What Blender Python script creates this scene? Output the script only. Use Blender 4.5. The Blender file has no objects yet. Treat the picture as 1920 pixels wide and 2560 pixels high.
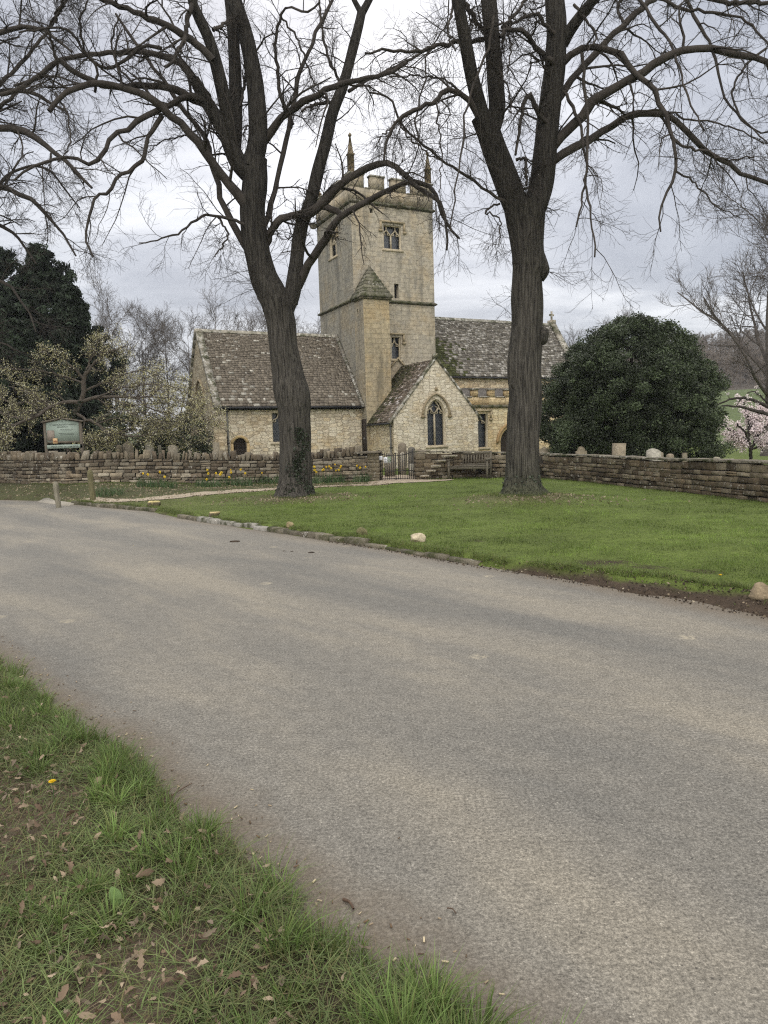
import bpy, math, random
import numpy as np
from mathutils import geometry, Vector, noise as mnoise
random.seed(7); RNG = np.random.default_rng(11)
SC = bpy.context.scene; COL = SC.collection
PI = math.pi
# ------------------------------------------------------------------ camera
F, EYE = 1800.0, 1.65                      # focal length in photo pixels (1920x2560), eye height in metres
PITCH, ROLL = math.radians(5.71), math.radians(-1.7)
_a = PI/2-PITCH
_M = np.array([[1,0,0],[0,math.cos(_a),-math.sin(_a)],[0,math.sin(_a),math.cos(_a)]]) @ \
     np.array([[math.cos(ROLL),-math.sin(ROLL),0],[math.sin(ROLL),math.cos(ROLL),0],[0,0,1]])
cd = bpy.data.cameras.new('camera'); cam = bpy.data.objects.new('camera', cd); COL.objects.link(cam)
from mathutils import Matrix
cam.matrix_world = Matrix.Translation((0,0,EYE)) @ Matrix(_M.tolist()).to_4x4()
cd.sensor_fit = 'VERTICAL'; cd.sensor_height = 34.56; cd.lens = F/2560*34.56
cd.clip_start = 0.05; cd.clip_end = 3000
SC.camera = cam
# ------------------------------------------------------------------ world: overcast sky
SUN_EL, SUN_AZ = math.radians(34), math.radians(-3)       # azimuth from +Y towards +X
W = bpy.data.worlds.new('World'); SC.world = W; W.use_nodes = True
nt = W.node_tree; nt.nodes.clear()
def wn(t, **k):
    n = nt.nodes.new(t)
    for a, b in k.items(): setattr(n, a, b)
    return n
def wmath(op, a, b=None, clamp=False):
    n = wn('ShaderNodeMath', operation=op, use_clamp=clamp)
    for i, s in enumerate((a, b)):
        if s is None: continue
        if isinstance(s, (int, float)): n.inputs[i].default_value = s
        else: nt.links.new(s, n.inputs[i])
    return n.outputs[0]
wo = wn('ShaderNodeOutputWorld'); bg = wn('ShaderNodeBackground'); nt.links.new(bg.outputs[0], wo.inputs[0])
tc = wn('ShaderNodeTexCoord'); sp = wn('ShaderNodeSeparateXYZ'); nt.links.new(tc.outputs['Generated'], sp.inputs[0])
zc = wmath('ADD', wmath('MAXIMUM', sp.outputs[2], 0.0), 0.20)
cb = wn('ShaderNodeCombineXYZ')
nt.links.new(wmath('DIVIDE', sp.outputs[0], zc), cb.inputs[0]); nt.links.new(wmath('DIVIDE', sp.outputs[1], zc), cb.inputs[1])
n1 = wn('ShaderNodeTexNoise'); n1.inputs['Scale'].default_value = 1.15; n1.inputs['Detail'].default_value = 7
n1.inputs['Roughness'].default_value = 0.55; n1.inputs['Distortion'].default_value = 0.5
mpw = wn('ShaderNodeMapping'); mpw.inputs['Scale'].default_value = (0.8, 1.25, 1); mpw.inputs['Location'].default_value = (3.1, 1.7, 0)
nt.links.new(cb.outputs[0], mpw.inputs[0]); nt.links.new(mpw.outputs[0], n1.inputs['Vector'])
cr = wn('ShaderNodeValToRGB'); e = cr.color_ramp.elements
e[0].position = 0.34; e[0].color = (0.31, 0.33, 0.385, 1); e[1].position = 0.70; e[1].color = (0.86, 0.87, 0.90, 1)
k_ = cr.color_ramp.elements.new(0.5); k_.color = (0.49, 0.51, 0.565, 1)
nt.links.new(n1.outputs[0], cr.inputs[0])
# the sun behind the cloud deck: a broad glow round its true direction
dt = wn('ShaderNodeVectorMath', operation='DOT_PRODUCT'); nt.links.new(tc.outputs['Generated'], dt.inputs[0])
dt.inputs[1].default_value = (math.sin(SUN_AZ)*math.cos(SUN_EL), math.cos(SUN_AZ)*math.cos(SUN_EL), math.sin(SUN_EL))
glow = wmath('POWER', wmath('MAXIMUM', dt.outputs['Value'], 0.0), 14.0)
back = wmath('MULTIPLY', wmath('MAXIMUM', wmath('MULTIPLY', sp.outputs[1], -1.0), 0.0), 2.1)
zen = wmath('MULTIPLY', wmath('MAXIMUM', wmath('SUBTRACT', sp.outputs[2], 0.45), 0.0), 2.2)
gain = wmath('ADD', 0.52, wmath('MULTIPLY', glow, 0.20)); thin = wmath('ADD', back, zen)      # brighter, warmer sky overhead; unseen sky behind camera also brightened as added fill
sky = wn('ShaderNodeTexSky', sky_type='NISHITA', sun_disc=False); sky.sun_elevation = SUN_EL; sky.sun_rotation = SUN_AZ
skm = wn('ShaderNodeVectorMath', operation='SCALE'); nt.links.new(sky.outputs[0], skm.inputs[0]); skm.inputs['Scale'].default_value = 0.10
cm = wn('ShaderNodeVectorMath', operation='SCALE'); nt.links.new(cr.outputs[0], cm.inputs[0]); nt.links.new(gain, cm.inputs['Scale'])
bwn = wn('ShaderNodeRGBToBW'); nt.links.new(cr.outputs[0], bwn.inputs[0])
cw = wn('ShaderNodeVectorMath', operation='SCALE'); cw.inputs[0].default_value = (1.06, 1.0, 0.91); nt.links.new(wmath('MULTIPLY', thin, bwn.outputs[0]), cw.inputs['Scale'])
ca = wn('ShaderNodeVectorMath', operation='ADD'); nt.links.new(cm.outputs[0], ca.inputs[0]); nt.links.new(cw.outputs[0], ca.inputs[1])
mx = wn('ShaderNodeMix', data_type='RGBA'); mx.inputs[0].default_value = 0.93
nt.links.new(skm.outputs[0], mx.inputs[6]); nt.links.new(ca.outputs[0], mx.inputs[7])
nt.links.new(mx.outputs[2], bg.inputs[0]); bg.inputs[1].default_value = 1.75
sl = bpy.data.lights.new('sun', 'SUN'); sl.energy = 1.0; sl.angle = math.radians(25); sl.color = (1.0, 0.96, 0.9)
so = bpy.data.objects.new('sun', sl); COL.objects.link(so)
so.rotation_euler = Vector((-dt.inputs[1].default_value[0], -dt.inputs[1].default_value[1], -dt.inputs[1].default_value[2])).to_track_quat('-Z', 'Y').to_euler()
SC.view_settings.view_transform = 'Standard'; SC.view_settings.look = 'None'
SC.view_settings.exposure = 0.27; SC.view_settings.gamma = 1.0
SC.cycles.use_denoising = False; SC.cycles.filter_width = 1.2; SC.cycles.volume_bounces = 0
SC.cycles.max_bounces = 5; SC.cycles.transparent_max_bounces = 4
# ------------------------------------------------------------------ helpers
def ray(x, y): return _M @ np.array([(x-960)/F, -(y-1280)/F, -1.0])
def atY(x, y, Y):
    d = ray(x, y); return np.array([0, 0, EYE]) + d*(Y/d[1])
def atZ(x, y, z=0.0):
    d = ray(x, y); return np.array([0, 0, EYE]) + d*((z-EYE)/d[2])
def lerp(a, b, t): return a+(b-a)*t
def ss(t):
    t = np.clip(t, 0, 1); return t*t*(3-2*t)
def _hash(i, j, s):
    h = np.sin(i*127.1+j*311.7+s*74.7)*43758.5453
    return h-np.floor(h)
def vnoise(x, y, s=0):
    x = np.asarray(x, float); y = np.asarray(y, float)
    i = np.floor(x); j = np.floor(y); u = ss(x-i); v = ss(y-j)
    return lerp(lerp(_hash(i, j, s), _hash(i+1, j, s), u), lerp(_hash(i, j+1, s), _hash(i+1, j+1, s), u), v)
def fbm(x, y, s=0, o=4):
    r = 0; a = .5; t = 0
    for k in range(o):
        r = r+a*vnoise(x, y, s+k*13); t += a; x = x*2.03+5.1; y = y*2.03+1.7; a *= .5
    return r/t
def link(o, parent=None):
    COL.objects.link(o)
    if parent is not None: o.parent = parent
    return o
def mk(name, V, Fc, mat, parent=None, col=None, smooth=False, uv=None):
    """one mesh object; V (n,3); Fc (m,k) array or a list of index lists; col (n,3) vertex tint; uv (loops,2)"""
    V = np.asarray(V, np.float32).reshape(-1, 3); me = bpy.data.meshes.new(name)
    if isinstance(Fc, np.ndarray):
        L = Fc.reshape(-1).astype(np.int32); st = (np.arange(len(Fc))*Fc.shape[1]).astype(np.int32)
    else:
        ln = np.array([len(f) for f in Fc], np.int32); L = np.fromiter((i for f in Fc for i in f), np.int32)
        st = np.concatenate([[0], np.cumsum(ln)[:-1]]).astype(np.int32)
    me.vertices.add(len(V)); me.vertices.foreach_set('co', V.ravel())
    me.loops.add(len(L)); me.loops.foreach_set('vertex_index', L)
    me.polygons.add(len(st)); me.polygons.foreach_set('loop_start', st)
    if smooth: me.polygons.foreach_set('use_smooth', np.ones(len(st), bool))
    me.update(calc_edges=True)
    at = me.color_attributes.new('Col', 'FLOAT_COLOR', 'POINT')
    c = np.ones((len(V), 4), np.float32)
    if col is not None: c[:, :3] = col
    at.data.foreach_set('color', c.ravel())
    if uv is not None:
        ul = me.uv_layers.new(name='UVMap'); ul.data.foreach_set('uv', np.asarray(uv, np.float32).ravel())
    me.materials.append(mat)
    return link(bpy.data.objects.new(name, me), parent)
def info(o, label=None, cat=None, group=None, kind=None):
    if label: o['label'] = label
    if cat: o['category'] = cat
    if group: o['group'] = group
    if kind: o['kind'] = kind
    return o
def empty(name, loc, label, cat, group=None, rz=0):
    o = bpy.data.objects.new(name, None); COL.objects.link(o); o.location = Vector([float(c) for c in loc]); o.rotation_euler = (0, 0, rz)
    return info(o, label, cat, group)
def setting(o): o['kind'] = 'structure'; return o
def stuff(o, label, cat): return info(o, label, cat, None, 'stuff')
class MB:
    """collects boxes, prisms and strips into one mesh"""
    def __init__(s): s.V = []; s.F = []; s.C = []; s.n = 0
    def add(s, V, Fc, c=(1, 1, 1)):
        V = np.asarray(V, float).reshape(-1, 3)
        s.V.append(V); s.F += [[i+s.n for i in f] for f in Fc]; s.C.append(np.tile(np.asarray(c, float), (len(V), 1)) if np.ndim(c) == 1 else c); s.n += len(V)
    def box(s, x0, x1, y0, y1, z0, z1, c=(1, 1, 1)):
        s.add([(x0,y0,z0),(x1,y0,z0),(x1,y1,z0),(x0,y1,z0),(x0,y0,z1),(x1,y0,z1),(x1,y1,z1),(x0,y1,z1)],
              [(0,3,2,1),(4,5,6,7),(0,1,5,4),(1,2,6,5),(2,3,7,6),(3,0,4,7)], c)
    def obox(s, o, a, b, d, c=(1, 1, 1)):
        """box from origin o along three edge vectors"""
        o, a, b, d = [np.asarray(q, float) for q in (o, a, b, d)]
        s.add([o, o+a, o+a+b, o+b, o+d, o+a+d, o+a+b+d, o+b+d],
              [(0,3,2,1),(4,5,6,7),(0,1,5,4),(1,2,6,5),(2,3,7,6),(3,0,4,7)], c)
    def bar(s, p, q, w, h, c=(1, 1, 1), up=(0, 0, 1)):
        p = np.asarray(p, float); q = np.asarray(q, float); t = q-p; L = np.linalg.norm(t); t = t/L
        r = np.cross(t, up); r = r/np.linalg.norm(r); n = np.cross(r, t)
        s.obox(p-r*w/2-n*h/2, t*L, r*w, n*h, c)
    def prism(s, pts, y0, y1, c=(1, 1, 1)):
        """polygon of (x,z) extruded along y"""
        n = len(pts); V = [(x, y0, z) for x, z in pts]+[(x, y1, z) for x, z in pts]
        s.add(V, [list(range(n)), list(range(2*n-1, n-1, -1))]+[(i, i+n, (i+1) % n+n, (i+1) % n) for i in range(n)], c)
    def build(s, name, mat, parent=None, smooth=False, uvbox=True):
        V = np.concatenate(s.V); C = np.concatenate(s.C); uv = None
        if uvbox:
            uv = []
            for f in s.F:
                P = V[f]; nn = np.zeros(3)
                for i in range(len(P)): nn += np.cross(P[i], P[(i+1) % len(P)])
                k = np.argmax(np.abs(nn))
                uv.append(P[:, [1, 2]] if k == 0 else P[:, [0, 2]] if k == 1 else P[:, [0, 1]])
            uv = np.concatenate(uv)
        return mk(name, V, s.F, mat, parent, C, smooth, uv)
def tubes(P, R, S=3, cap=False):
    """P (N,K,3), R (N,K) -> verts, quad faces"""
    P = np.asarray(P, float); R = np.asarray(R, float); N, K, _ = P.shape
    T = np.gradient(P, axis=1); T /= np.linalg.norm(T, axis=2, keepdims=True)+1e-9
    m = P[:, -1]-P[:, 0]; m /= np.linalg.norm(m, axis=1, keepdims=True)+1e-9
    ref = np.where(np.abs(m[:, 2:3]) > .75, np.array([[1., .05, 0]]), np.array([[0., 0, 1.]]))[:, None, :]
    A = np.cross(T, ref); A /= np.linalg.norm(A, axis=2, keepdims=True)+1e-9
    B = np.cross(T, A)
    th = np.arange(S)*2*PI/S
    V = P[:, :, None, :]+R[:, :, None, None]*(A[:, :, None, :]*np.cos(th)[None, None, :, None]+B[:, :, None, :]*np.sin(th)[None, None, :, None])
    i = np.arange(N)[:, None, None]*K*S+np.arange(K-1)[None, :, None]*S
    s0 = np.arange(S)[None, None, :]; s1 = (s0+1) % S
    Fc = np.stack([i+s0, i+s1, i+S+s1, i+S+s0], -1).reshape(-1, 4)
    return V.reshape(-1, 3), Fc
def merge(parts):
    V = []; Fc = []; n = 0
    for v, f in parts:
        V.append(v); Fc.append(f+n); n += len(v)
    return np.concatenate(V), np.concatenate(Fc)
def smoothpath(pts, K):
    """Catmull-Rom resample of rows of any width"""
    p = np.asarray(pts, float); n = len(p)
    if n == 2: return p[0]+(p[1]-p[0])*np.linspace(0, 1, K)[:, None]
    q = np.vstack([2*p[0]-p[1], p, 2*p[-1]-p[-2]]); seg = np.linalg.norm(np.diff(p[:, :2], axis=0), axis=1)+1e-6
    cum = np.concatenate([[0], np.cumsum(seg)]); t = np.linspace(0, cum[-1], K)
    i = np.clip(np.searchsorted(cum, t, 'right')-1, 0, n-2); u = ((t-cum[i])/seg[i])[:, None]
    a, b, c, d = q[i], q[i+1], q[i+2], q[i+3]
    return .5*((2*b)+(-a+c)*u+(2*a-5*b+4*c-d)*u*u+(-a+3*b-3*c+d)*u**3)
def spawn(P, R, n, L, ang=(35, 65), K=6, bias=(0, 0, -.1), rr=.55, tip=.3, t0=.15, wig=.15, rng=RNG, taper=.5, lmul=None, rmin=0.0):
    """n side shoots per chain; L mean length (m) ; returns (P,R)"""
    N, Kp, _ = P.shape
    t = (np.tile(np.arange(n), (N, 1))+rng.random((N, n)))/n; t = (t0+(1-t0)*t)*.985
    x = t*(Kp-1); i = np.minimum(x.astype(int), Kp-2); f = (x-i)[..., None]
    ar = np.arange(N)[:, None]
    p0 = P[ar, i]*(1-f)+P[ar, i+1]*f; T = P[ar, i+1]-P[ar, i]; T /= np.linalg.norm(T, axis=2, keepdims=True)+1e-9
    r0 = (R[ar, i]*(1-f[..., 0])+R[ar, i+1]*f[..., 0])
    rnd = rng.normal(size=(N, n, 3)); pe = rnd-(rnd*T).sum(2, keepdims=True)*T; pe /= np.linalg.norm(pe, axis=2, keepdims=True)+1e-9
    a = np.radians(rng.uniform(ang[0], ang[1], (N, n)))[..., None]
    D = (T*np.cos(a)+pe*np.sin(a)).reshape(-1, 3)
    M = N*n; p = p0.reshape(-1, 3); r0 = r0.reshape(-1)
    ln = L*rng.uniform(.45, 1.25, M)*(1-taper*t.reshape(-1))
    if lmul is not None: ln = ln*np.repeat(lmul, n)
    rs = np.maximum(r0*rr*rng.uniform(.7, 1.1, M), rmin); st = (ln/(K-1))[:, None]
    out = [p]; b = np.asarray(bias, float)
    for k in range(K-1):
        D = D+b*(1.0/(K-1))*3+rng.normal(size=(M, 3))*wig; D /= np.linalg.norm(D, axis=1, keepdims=True)
        p = p+D*st; out.append(p)
    PP = np.stack(out, 1); RR = rs[:, None]*np.linspace(1, tip, K)[None, :]
    return PP, RR
def quads(C, size, rng=RNG, aspect=1.6, nrm=None, up=0.0):
    """leaf-sized diamond quads at centres C"""
    N = len(C); a = rng.normal(size=(N, 3)); a[:, 2] += up; a /= np.linalg.norm(a, axis=1, keepdims=True)
    b = rng.normal(size=(N, 3)); b -= (b*a).sum(1, keepdims=True)*a; b /= np.linalg.norm(b, axis=1, keepdims=True)
    s = (np.asarray(size)*np.ones(N))[:, None]
    V = np.stack([C-a*s*aspect/2, C+b*s*.5, C+a*s*aspect/2, C-b*s*.5], 1).reshape(-1, 3)
    return V, np.arange(N*4).reshape(N, 4)
# ------------------------------------------------------------------ materials
class NB:
    def __init__(s, name):
        s.m = bpy.data.materials.new(name); s.m.use_nodes = True; s.t = s.m.node_tree; s.t.nodes.clear()
        s.out = s.n('ShaderNodeOutputMaterial'); s.b = s.n('ShaderNodeBsdfPrincipled'); s.l(s.b.outputs[0], s.out.inputs[0])
        s.tc = s.n('ShaderNodeTexCoord')
    def n(s, t, **k):
        o = s.t.nodes.new(t)
        for a, b in k.items(): setattr(o, a, b)
        return o
    def l(s, a, b): s.t.links.new(a, b)
    def co(s, scale=(1, 1, 1), src='Object'):
        m = s.n('ShaderNodeMapping'); m.inputs['Scale'].default_value = scale; s.l(s.tc.outputs[src], m.inputs[0]); return m.outputs[0]
    def noise(s, scale, detail=4, rough=.55, vec=None, dist=0):
        n = s.n('ShaderNodeTexNoise'); n.inputs['Scale'].default_value = scale; n.inputs['Detail'].default_value = detail
        n.inputs['Roughness'].default_value = rough; n.inputs['Distortion'].default_value = dist
        s.l(vec if vec is not None else s.tc.outputs['Object'], n.inputs['Vector']); return n.outputs[0]
    def vor(s, scale, vec=None, out='Distance', feature='F1'):
        n = s.n('ShaderNodeTexVoronoi', feature=feature); n.inputs['Scale'].default_value = scale
        s.l(vec if vec is not None else s.tc.outputs['Object'], n.inputs['Vector']); return n.outputs[out]
    def ramp(s, fac, *stops):
        r = s.n('ShaderNodeValToRGB'); el = r.color_ramp.elements
        while len(el) > 1: el.remove(el[-1])
        for i, (p, c) in enumerate(stops):
            e = el[0] if i == 0 else el.new(p)
            e.position = p; e.color = (c, c, c, 1) if isinstance(c, (int, float)) else (*c, 1)
        s.l(fac, r.inputs[0]); return r.outputs[0]
    def mix(s, fac, a, b, mode='MIX'):
        m = s.n('ShaderNodeMix', data_type='RGBA', blend_type=mode)
        for i, q in ((0, fac), (6, a), (7, b)):
            if isinstance(q, (int, float)): m.inputs[i].default_value = q if i == 0 else (q, q, q, 1)
            elif isinstance(q, tuple): m.inputs[i].default_value = (*q, 1)
            else: s.l(q, m.inputs[i])
        return m.outputs[2]
    def math(s, op, a, b=0.0):
        m = s.n('ShaderNodeMath', operation=op)
        for i, q in enumerate((a, b)):
            if isinstance(q, (int, float)): m.inputs[i].default_value = q
            else: s.l(q, m.inputs[i])
        return m.outputs[0]
    def attr(s): a = s.n('ShaderNodeAttribute', attribute_name='Col'); return a.outputs['Color']
    def tint(s, c): return s.mix(1.0, c, s.attr(), 'MULTIPLY')
    def bump(s, h, strength=.4, dist=.02, prev=None):
        b = s.n('ShaderNodeBump'); b.inputs['Strength'].default_value = strength; b.inputs['Distance'].default_value = dist
        s.l(h, b.inputs['Height'])
        if prev is not None: s.l(prev, b.inputs['Normal'])
        return b.outputs[0]
    def done(s, color, rough=.9, normal=None, spec=.3, metal=0, trans=None):
        if isinstance(color, tuple): s.b.inputs['Base Color'].default_value = (*color, 1)
        else: s.l(color, s.b.inputs['Base Color'])
        if isinstance(rough, (int, float)): s.b.inputs['Roughness'].default_value = rough
        else: s.l(rough, s.b.inputs['Roughness'])
        s.b.inputs['Specular IOR Level'].default_value = spec; s.b.inputs['Metallic'].default_value = metal
        if normal is not None: s.l(normal, s.b.inputs['Normal'])
        return s.m
def simple(name, c1, c2, scale=4, rough=.9, bump=.3, bs=30, bd=.01, stretch=(1, 1, 1), spec=.3, metal=0):
    b = NB(name); v = b.co(stretch)
    c = b.tint(b.ramp(b.noise(scale, 5, .6, v), (.32, c1), (.68, c2)))
    return b.done(c, rough, b.bump(b.noise(bs, 4, .6, v), bump, bd) if bump else None, spec, metal)
def leafmat(name, c, var=.35, rough=.6, spec=.3, trl=.25):
    """foliage: tint per leaf, some light through"""
    b = NB(name); n = b.noise(1.3, 3)
    col = b.tint(b.ramp(n, (.3, tuple(x*(1-var) for x in c)), (.7, tuple(x*(1+var) for x in c))))
    m = b.done(col, rough, None, spec)
    if trl:
        t = b.n('ShaderNodeBsdfTranslucent'); b.l(col, t.inputs[0]); mx_ = b.n('ShaderNodeMixShader'); mx_.inputs[0].default_value = trl
        b.l(b.b.outputs[0], mx_.inputs[1]); b.l(t.outputs[0], mx_.inputs[2]); b.l(mx_.outputs[0], b.out.inputs[0])
    return m
# ------------------------------------------------------------------ the lie of the land
KP = [atZ(*q, 0)[:2] for q in ((0,1250),(96,1252),(174,1260),(260,1269),(370,1278),(446,1295),(498,1304),(579,1315),(677,1330),(770,1344),
      (868,1359),(960,1373),(1035,1387),(1168,1410),(1243,1422),(1365,1441),(1510,1466),(1654,1492),(1770,1514),(1920,1543))]
KP = np.array([(-60, KP[0][1]+4), (-20, KP[0][1]+.6)]+[tuple(q) for q in KP]+[(6.5, 2.6), (11, -2.2), (60, -45)])
KERB = KP
EP = [atZ(*q, 0)[:2] for q in ((0,1652),(56,1695),(108,1747),(173,1786),(208,1834),(317,1860),(412,1960),(460,2038),(560,2075),(619,2120),(752,2258),(880,2363),(1018,2413),(1110,2473),(1201,2560))]
EP = np.array([(-30, 33), (-8, 10.6)]+[tuple(q) for q in EP]+[(1.1, .9), (4, -2.3), (30, -30)])
def curve_y(x, C): return np.interp(x, C[:, 0], C[:, 1])
def slope_cos(x, C):
    s = (curve_y(x+.4, C)-curve_y(x-.4, C))/.8; return 1/np.sqrt(1+s*s)
def dkerb(x, y): return (y-curve_y(x, KERB))*slope_cos(x, KERB)
def dverge(x, y): return (curve_y(x, EP)-y)*slope_cos(x, EP)
TL = (-2.55, 20.1); TR = (3.42, 19.0)          # trunk bases, refined below
def Hl(x, y):
    """height of the green beyond the kerb"""
    x = np.asarray(x, float); y = np.asarray(y, float); d = dkerb(x, y)
    mudw = .20+.35*ss((x-1.6)/2.2)
    d = d+(fbm(x*3, y*3, 3)-.5)*.12*(1+2*ss((x-1.3)/1.5))
    h = .10*ss(d/mudw)-.06*ss(-d/.12)
    h = h+.32*ss((-x-3.5)/7.5)*ss((y-20.8)/3.5)*ss(d/1.8)
    for tx, ty, r, a in ((TL[0], TL[1], 1.5, .10), (TR[0], TR[1], 1.7, .20)):
        h = h+a*np.exp(-((x-tx)**2+(y-ty)**2)/r**2)
    return h+(fbm(x*.9, y*.9, 1)-.5)*.06*ss(d/1.5)+(fbm(x*6, y*6, 2)-.5)*.02*ss(d/.3)+(fbm(x*7, y*7, 12)-.45)*.09*ss(d/.1)*ss((.8-d)/.4)*ss((x-.8)/1.2)
def Hv(x, y):
    d = dverge(np.asarray(x, float), np.asarray(y, float))+(fbm(x*5, y*5, 9)-.5)*.16
    return -.02+.07*ss((d+.05)/.25)+(fbm(x*4, y*4, 6)-.5)*.05*ss(d/.3)+.05*ss((d-.3)/1.5)
def onG(px, py):
    """where the photo's ray through (px,py) meets the green"""
    z = .1
    for _ in range(12):
        p = atZ(px, py, z); z = float(Hl(p[0], p[1]))
    return np.array([p[0], p[1], z])
_t = onG(737, 1243); TL = (_t[0], _t[1]+.45); _t = onG(1308, 1238); TR = (_t[0], _t[1]+.45)
# ---- materials of the ground
def groundmat(name, s1=9, s2=60, bd=.02):
    b = NB(name); a = b.noise(s1, 5, .65); f = b.noise(s2, 4, .7); big = b.noise(.7, 4, .6)
    k = b.mix(1.0, b.ramp(a, (.3, .72), (.7, 1.25)), b.ramp(f, (.3, .6), (.72, 1.4)), 'MULTIPLY')
    k = b.mix(1.0, k, b.ramp(big, (.3, .85), (.7, 1.15)), 'MULTIPLY')
    return b.done(b.tint(k), .95, b.bump(f, .7, bd, b.bump(a, .5, bd*2)), .15)
GM = groundmat('turf')
def roadmat():
    b = NB('worn_asphalt')
    m = b.n('ShaderNodeMapping'); m.inputs['Rotation'].default_value = (0, 0, math.radians(49.5)); b.l(b.tc.outputs['Object'], m.inputs[0])
    v = m.outputs[0]                                             # x along the road, y across
    m2 = b.n('ShaderNodeMapping'); m2.inputs['Scale'].default_value = (.22, 1.0, 1); b.l(v, m2.inputs[0])
    n1 = b.noise(.9, 5, .6, m2.outputs[0], .3)
    sp_ = b.n('ShaderNodeSeparateXYZ'); b.l(v, sp_.inputs[0])
    band = b.math('SINE', b.math('ADD', b.math('MULTIPLY', sp_.outputs[1], 3.3), b.math('MULTIPLY', n1, 2.5)))
    t = b.math('ADD', b.math('MULTIPLY', band, .07), n1)
    n2 = b.noise(.8, 4, .6)
    t = b.math('ADD', t, b.math('MULTIPLY', b.math('SUBTRACT', n2, .5), .22))
    c = b.ramp(t, (.34, (.146, .140, .126)), (.50, (.182, .170, .147)), (.66, (.236, .214, .174)))
    # aggregate: dark gaps and pale chips
    g1 = b.noise(62, 5, .85); g2 = b.noise(150, 3, .8); vz = b.vor(60); g3 = b.noise(11, 4, .8)
    c = b.mix(1.0, c, b.ramp(g3, (.3, .80), (.7, 1.2)), 'MULTIPLY')
    c = b.mix(1.0, c, b.ramp(g1, (.34, .42), (.5, .97), (.66, 1.72)), 'MULTIPLY')
    c = b.mix(1.0, c, b.ramp(g2, (.3, .55), (.7, 1.45)), 'MULTIPLY')
    chips = b.math('MULTIPLY', b.math('LESS_THAN', b.vor(38), .10), b.math('GREATER_THAN', b.noise(14, 2), .60))
    c = b.mix(chips, c, (.5, .47, .40))
    spots = b.ramp(b.vor(1.1, b.co((1, 1, 1))), (.055, 1.0), (.10, 0.0))
    spots = b.math('MULTIPLY', spots, b.ramp(b.noise(22, 4, .7), (.42, 0.0), (.55, .55)))
    c = b.mix(spots, c, (.42, .37, .27))
    pit = b.math('MULTIPLY', b.math('LESS_THAN', b.vor(26), .12), b.math('GREATER_THAN', b.noise(3, 3), .52)); c = b.mix(b.math('MULTIPLY', pit, .7), c, (.06, .055, .05))
    # soil washed in along both edges, from the mesh tint
    a = b.n('ShaderNodeAttribute', attribute_name='Col'); se = b.n('ShaderNodeSeparateColor'); b.l(a.outputs['Color'], se.inputs[0])
    dirt = b.math('MULTIPLY', b.math('SUBTRACT', 1.0, se.outputs[0]), b.ramp(b.noise(5, 5, .7), (.25, .35), (.6, 1.25)))
    dirt = b.math('MINIMUM', dirt, .9)
    c = b.mix(dirt, c, b.ramp(g1, (.3, (.080, .066, .050)), (.7, (.215, .180, .138))))
    h = b.math('ADD', g1, b.math('MULTIPLY', vz, .8))
    return b.done(c, .88, b.bump(h, .55, .012), .25)
# ---- meshes
def grid(xs, ys2):                                   # xs (n,), ys2 (n,m)
    n, m = ys2.shape; X = np.repeat(xs[:, None], m, 1); i = np.arange(n-1)[:, None]*m+np.arange(m-1)[None, :]
    return X, np.stack([i, i+m, i+m+1, i+1], -1).reshape(-1, 4)
xs = np.concatenate([np.linspace(-75, -24, 12), np.linspace(-23, 8, 250), np.linspace(8.6, 75, 26)])
tt = np.concatenate([np.linspace(-.35, 1.6, 27), np.linspace(1.7, 16, 100), np.linspace(17, 32, 20), np.linspace(34, 85, 14)])
sc_ = slope_cos(xs, KERB)
ys2 = curve_y(xs, KERB)[:, None]+tt[None, :]/np.where(tt < 17, sc_[:, None], 1.0)
ys2 = np.maximum.accumulate(ys2, axis=1)+np.arange(len(tt))[None, :]*1e-3
X, Fg = grid(xs, ys2); Z = Hl(X, ys2); D = dkerb(X, ys2)
GR = np.array((.090, .120, .027)); MUD = np.array((.052, .038, .027)); BED = np.array((.064, .066, .032)); DRY = np.array((.105, .098, .050))
NOI = fbm(X*1.7, ys2*1.7, 21)
wallY = lambda x: np.interp(x, [q[0] for q in WALLPTS], [q[1] for q in WALLPTS])
# foot of the churchyard wall: far bank, run of the left wall, gate, right wall coming forward
WL = [onG(*q) for q in ((-60, 1207), (172, 1211), (557, 1210), (760, 1205), (947, 1202))]
WR = [onG(*q) for q in ((1040, 1199), (1120, 1196.5), (1200, 1194), (1353, 1195.5), (1500, 1209), (1700, 1230), (1920, 1256), (2080, 1285))]
WALLPTS = WL+WR
mudw = .05+.36*ss((X-1.4)/2.2)
fm = ss(((mudw-D)+(NOI-.5)*.7)/.16)
PATHC = [onG(*q) for q in ((205, 1249), (290, 1243.5), (400, 1236), (590, 1228), (700, 1222), (787, 1218), (929, 1212), (1000, 1206))]
py_ = np.interp(X, [q[0] for q in PATHC], [q[1] for q in PATHC])
fb = ss((ys2-py_-.2+(NOI-.5)*1.0)/.4)*ss((wallY(X)+.3-ys2)/.3)*ss((2.2-X)/.5)
C = GR[None, None, :]*(.85+.35*NOI[..., None])
tr = 1.5*sum(np.exp(-(((X-a)**2+(ys2-b)**2)/r**2)) for a, b, r in ((TL[0], TL[1], 1.15), (TR[0], TR[1], 1.15)))
dry = np.clip(tr*1.0+ss((-X-2)/6)*.75*(NOI+.3), 0, .9)
C = C*(1-dry[..., None])+DRY*dry[..., None]
C = C*(1-fb[..., None]*.9)+BED*fb[..., None]*.9
for qx, qy, qr in ((1530, 1405, .26), (1615, 1420, .2), (1190, 1352, .1), (1770, 1430, .15)):
    q = onG(qx, qy); fm = np.maximum(fm, ss((qr-np.hypot((X-q[0])*.6, ys2-q[1])+(NOI-.5)*.25)/.1))
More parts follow.
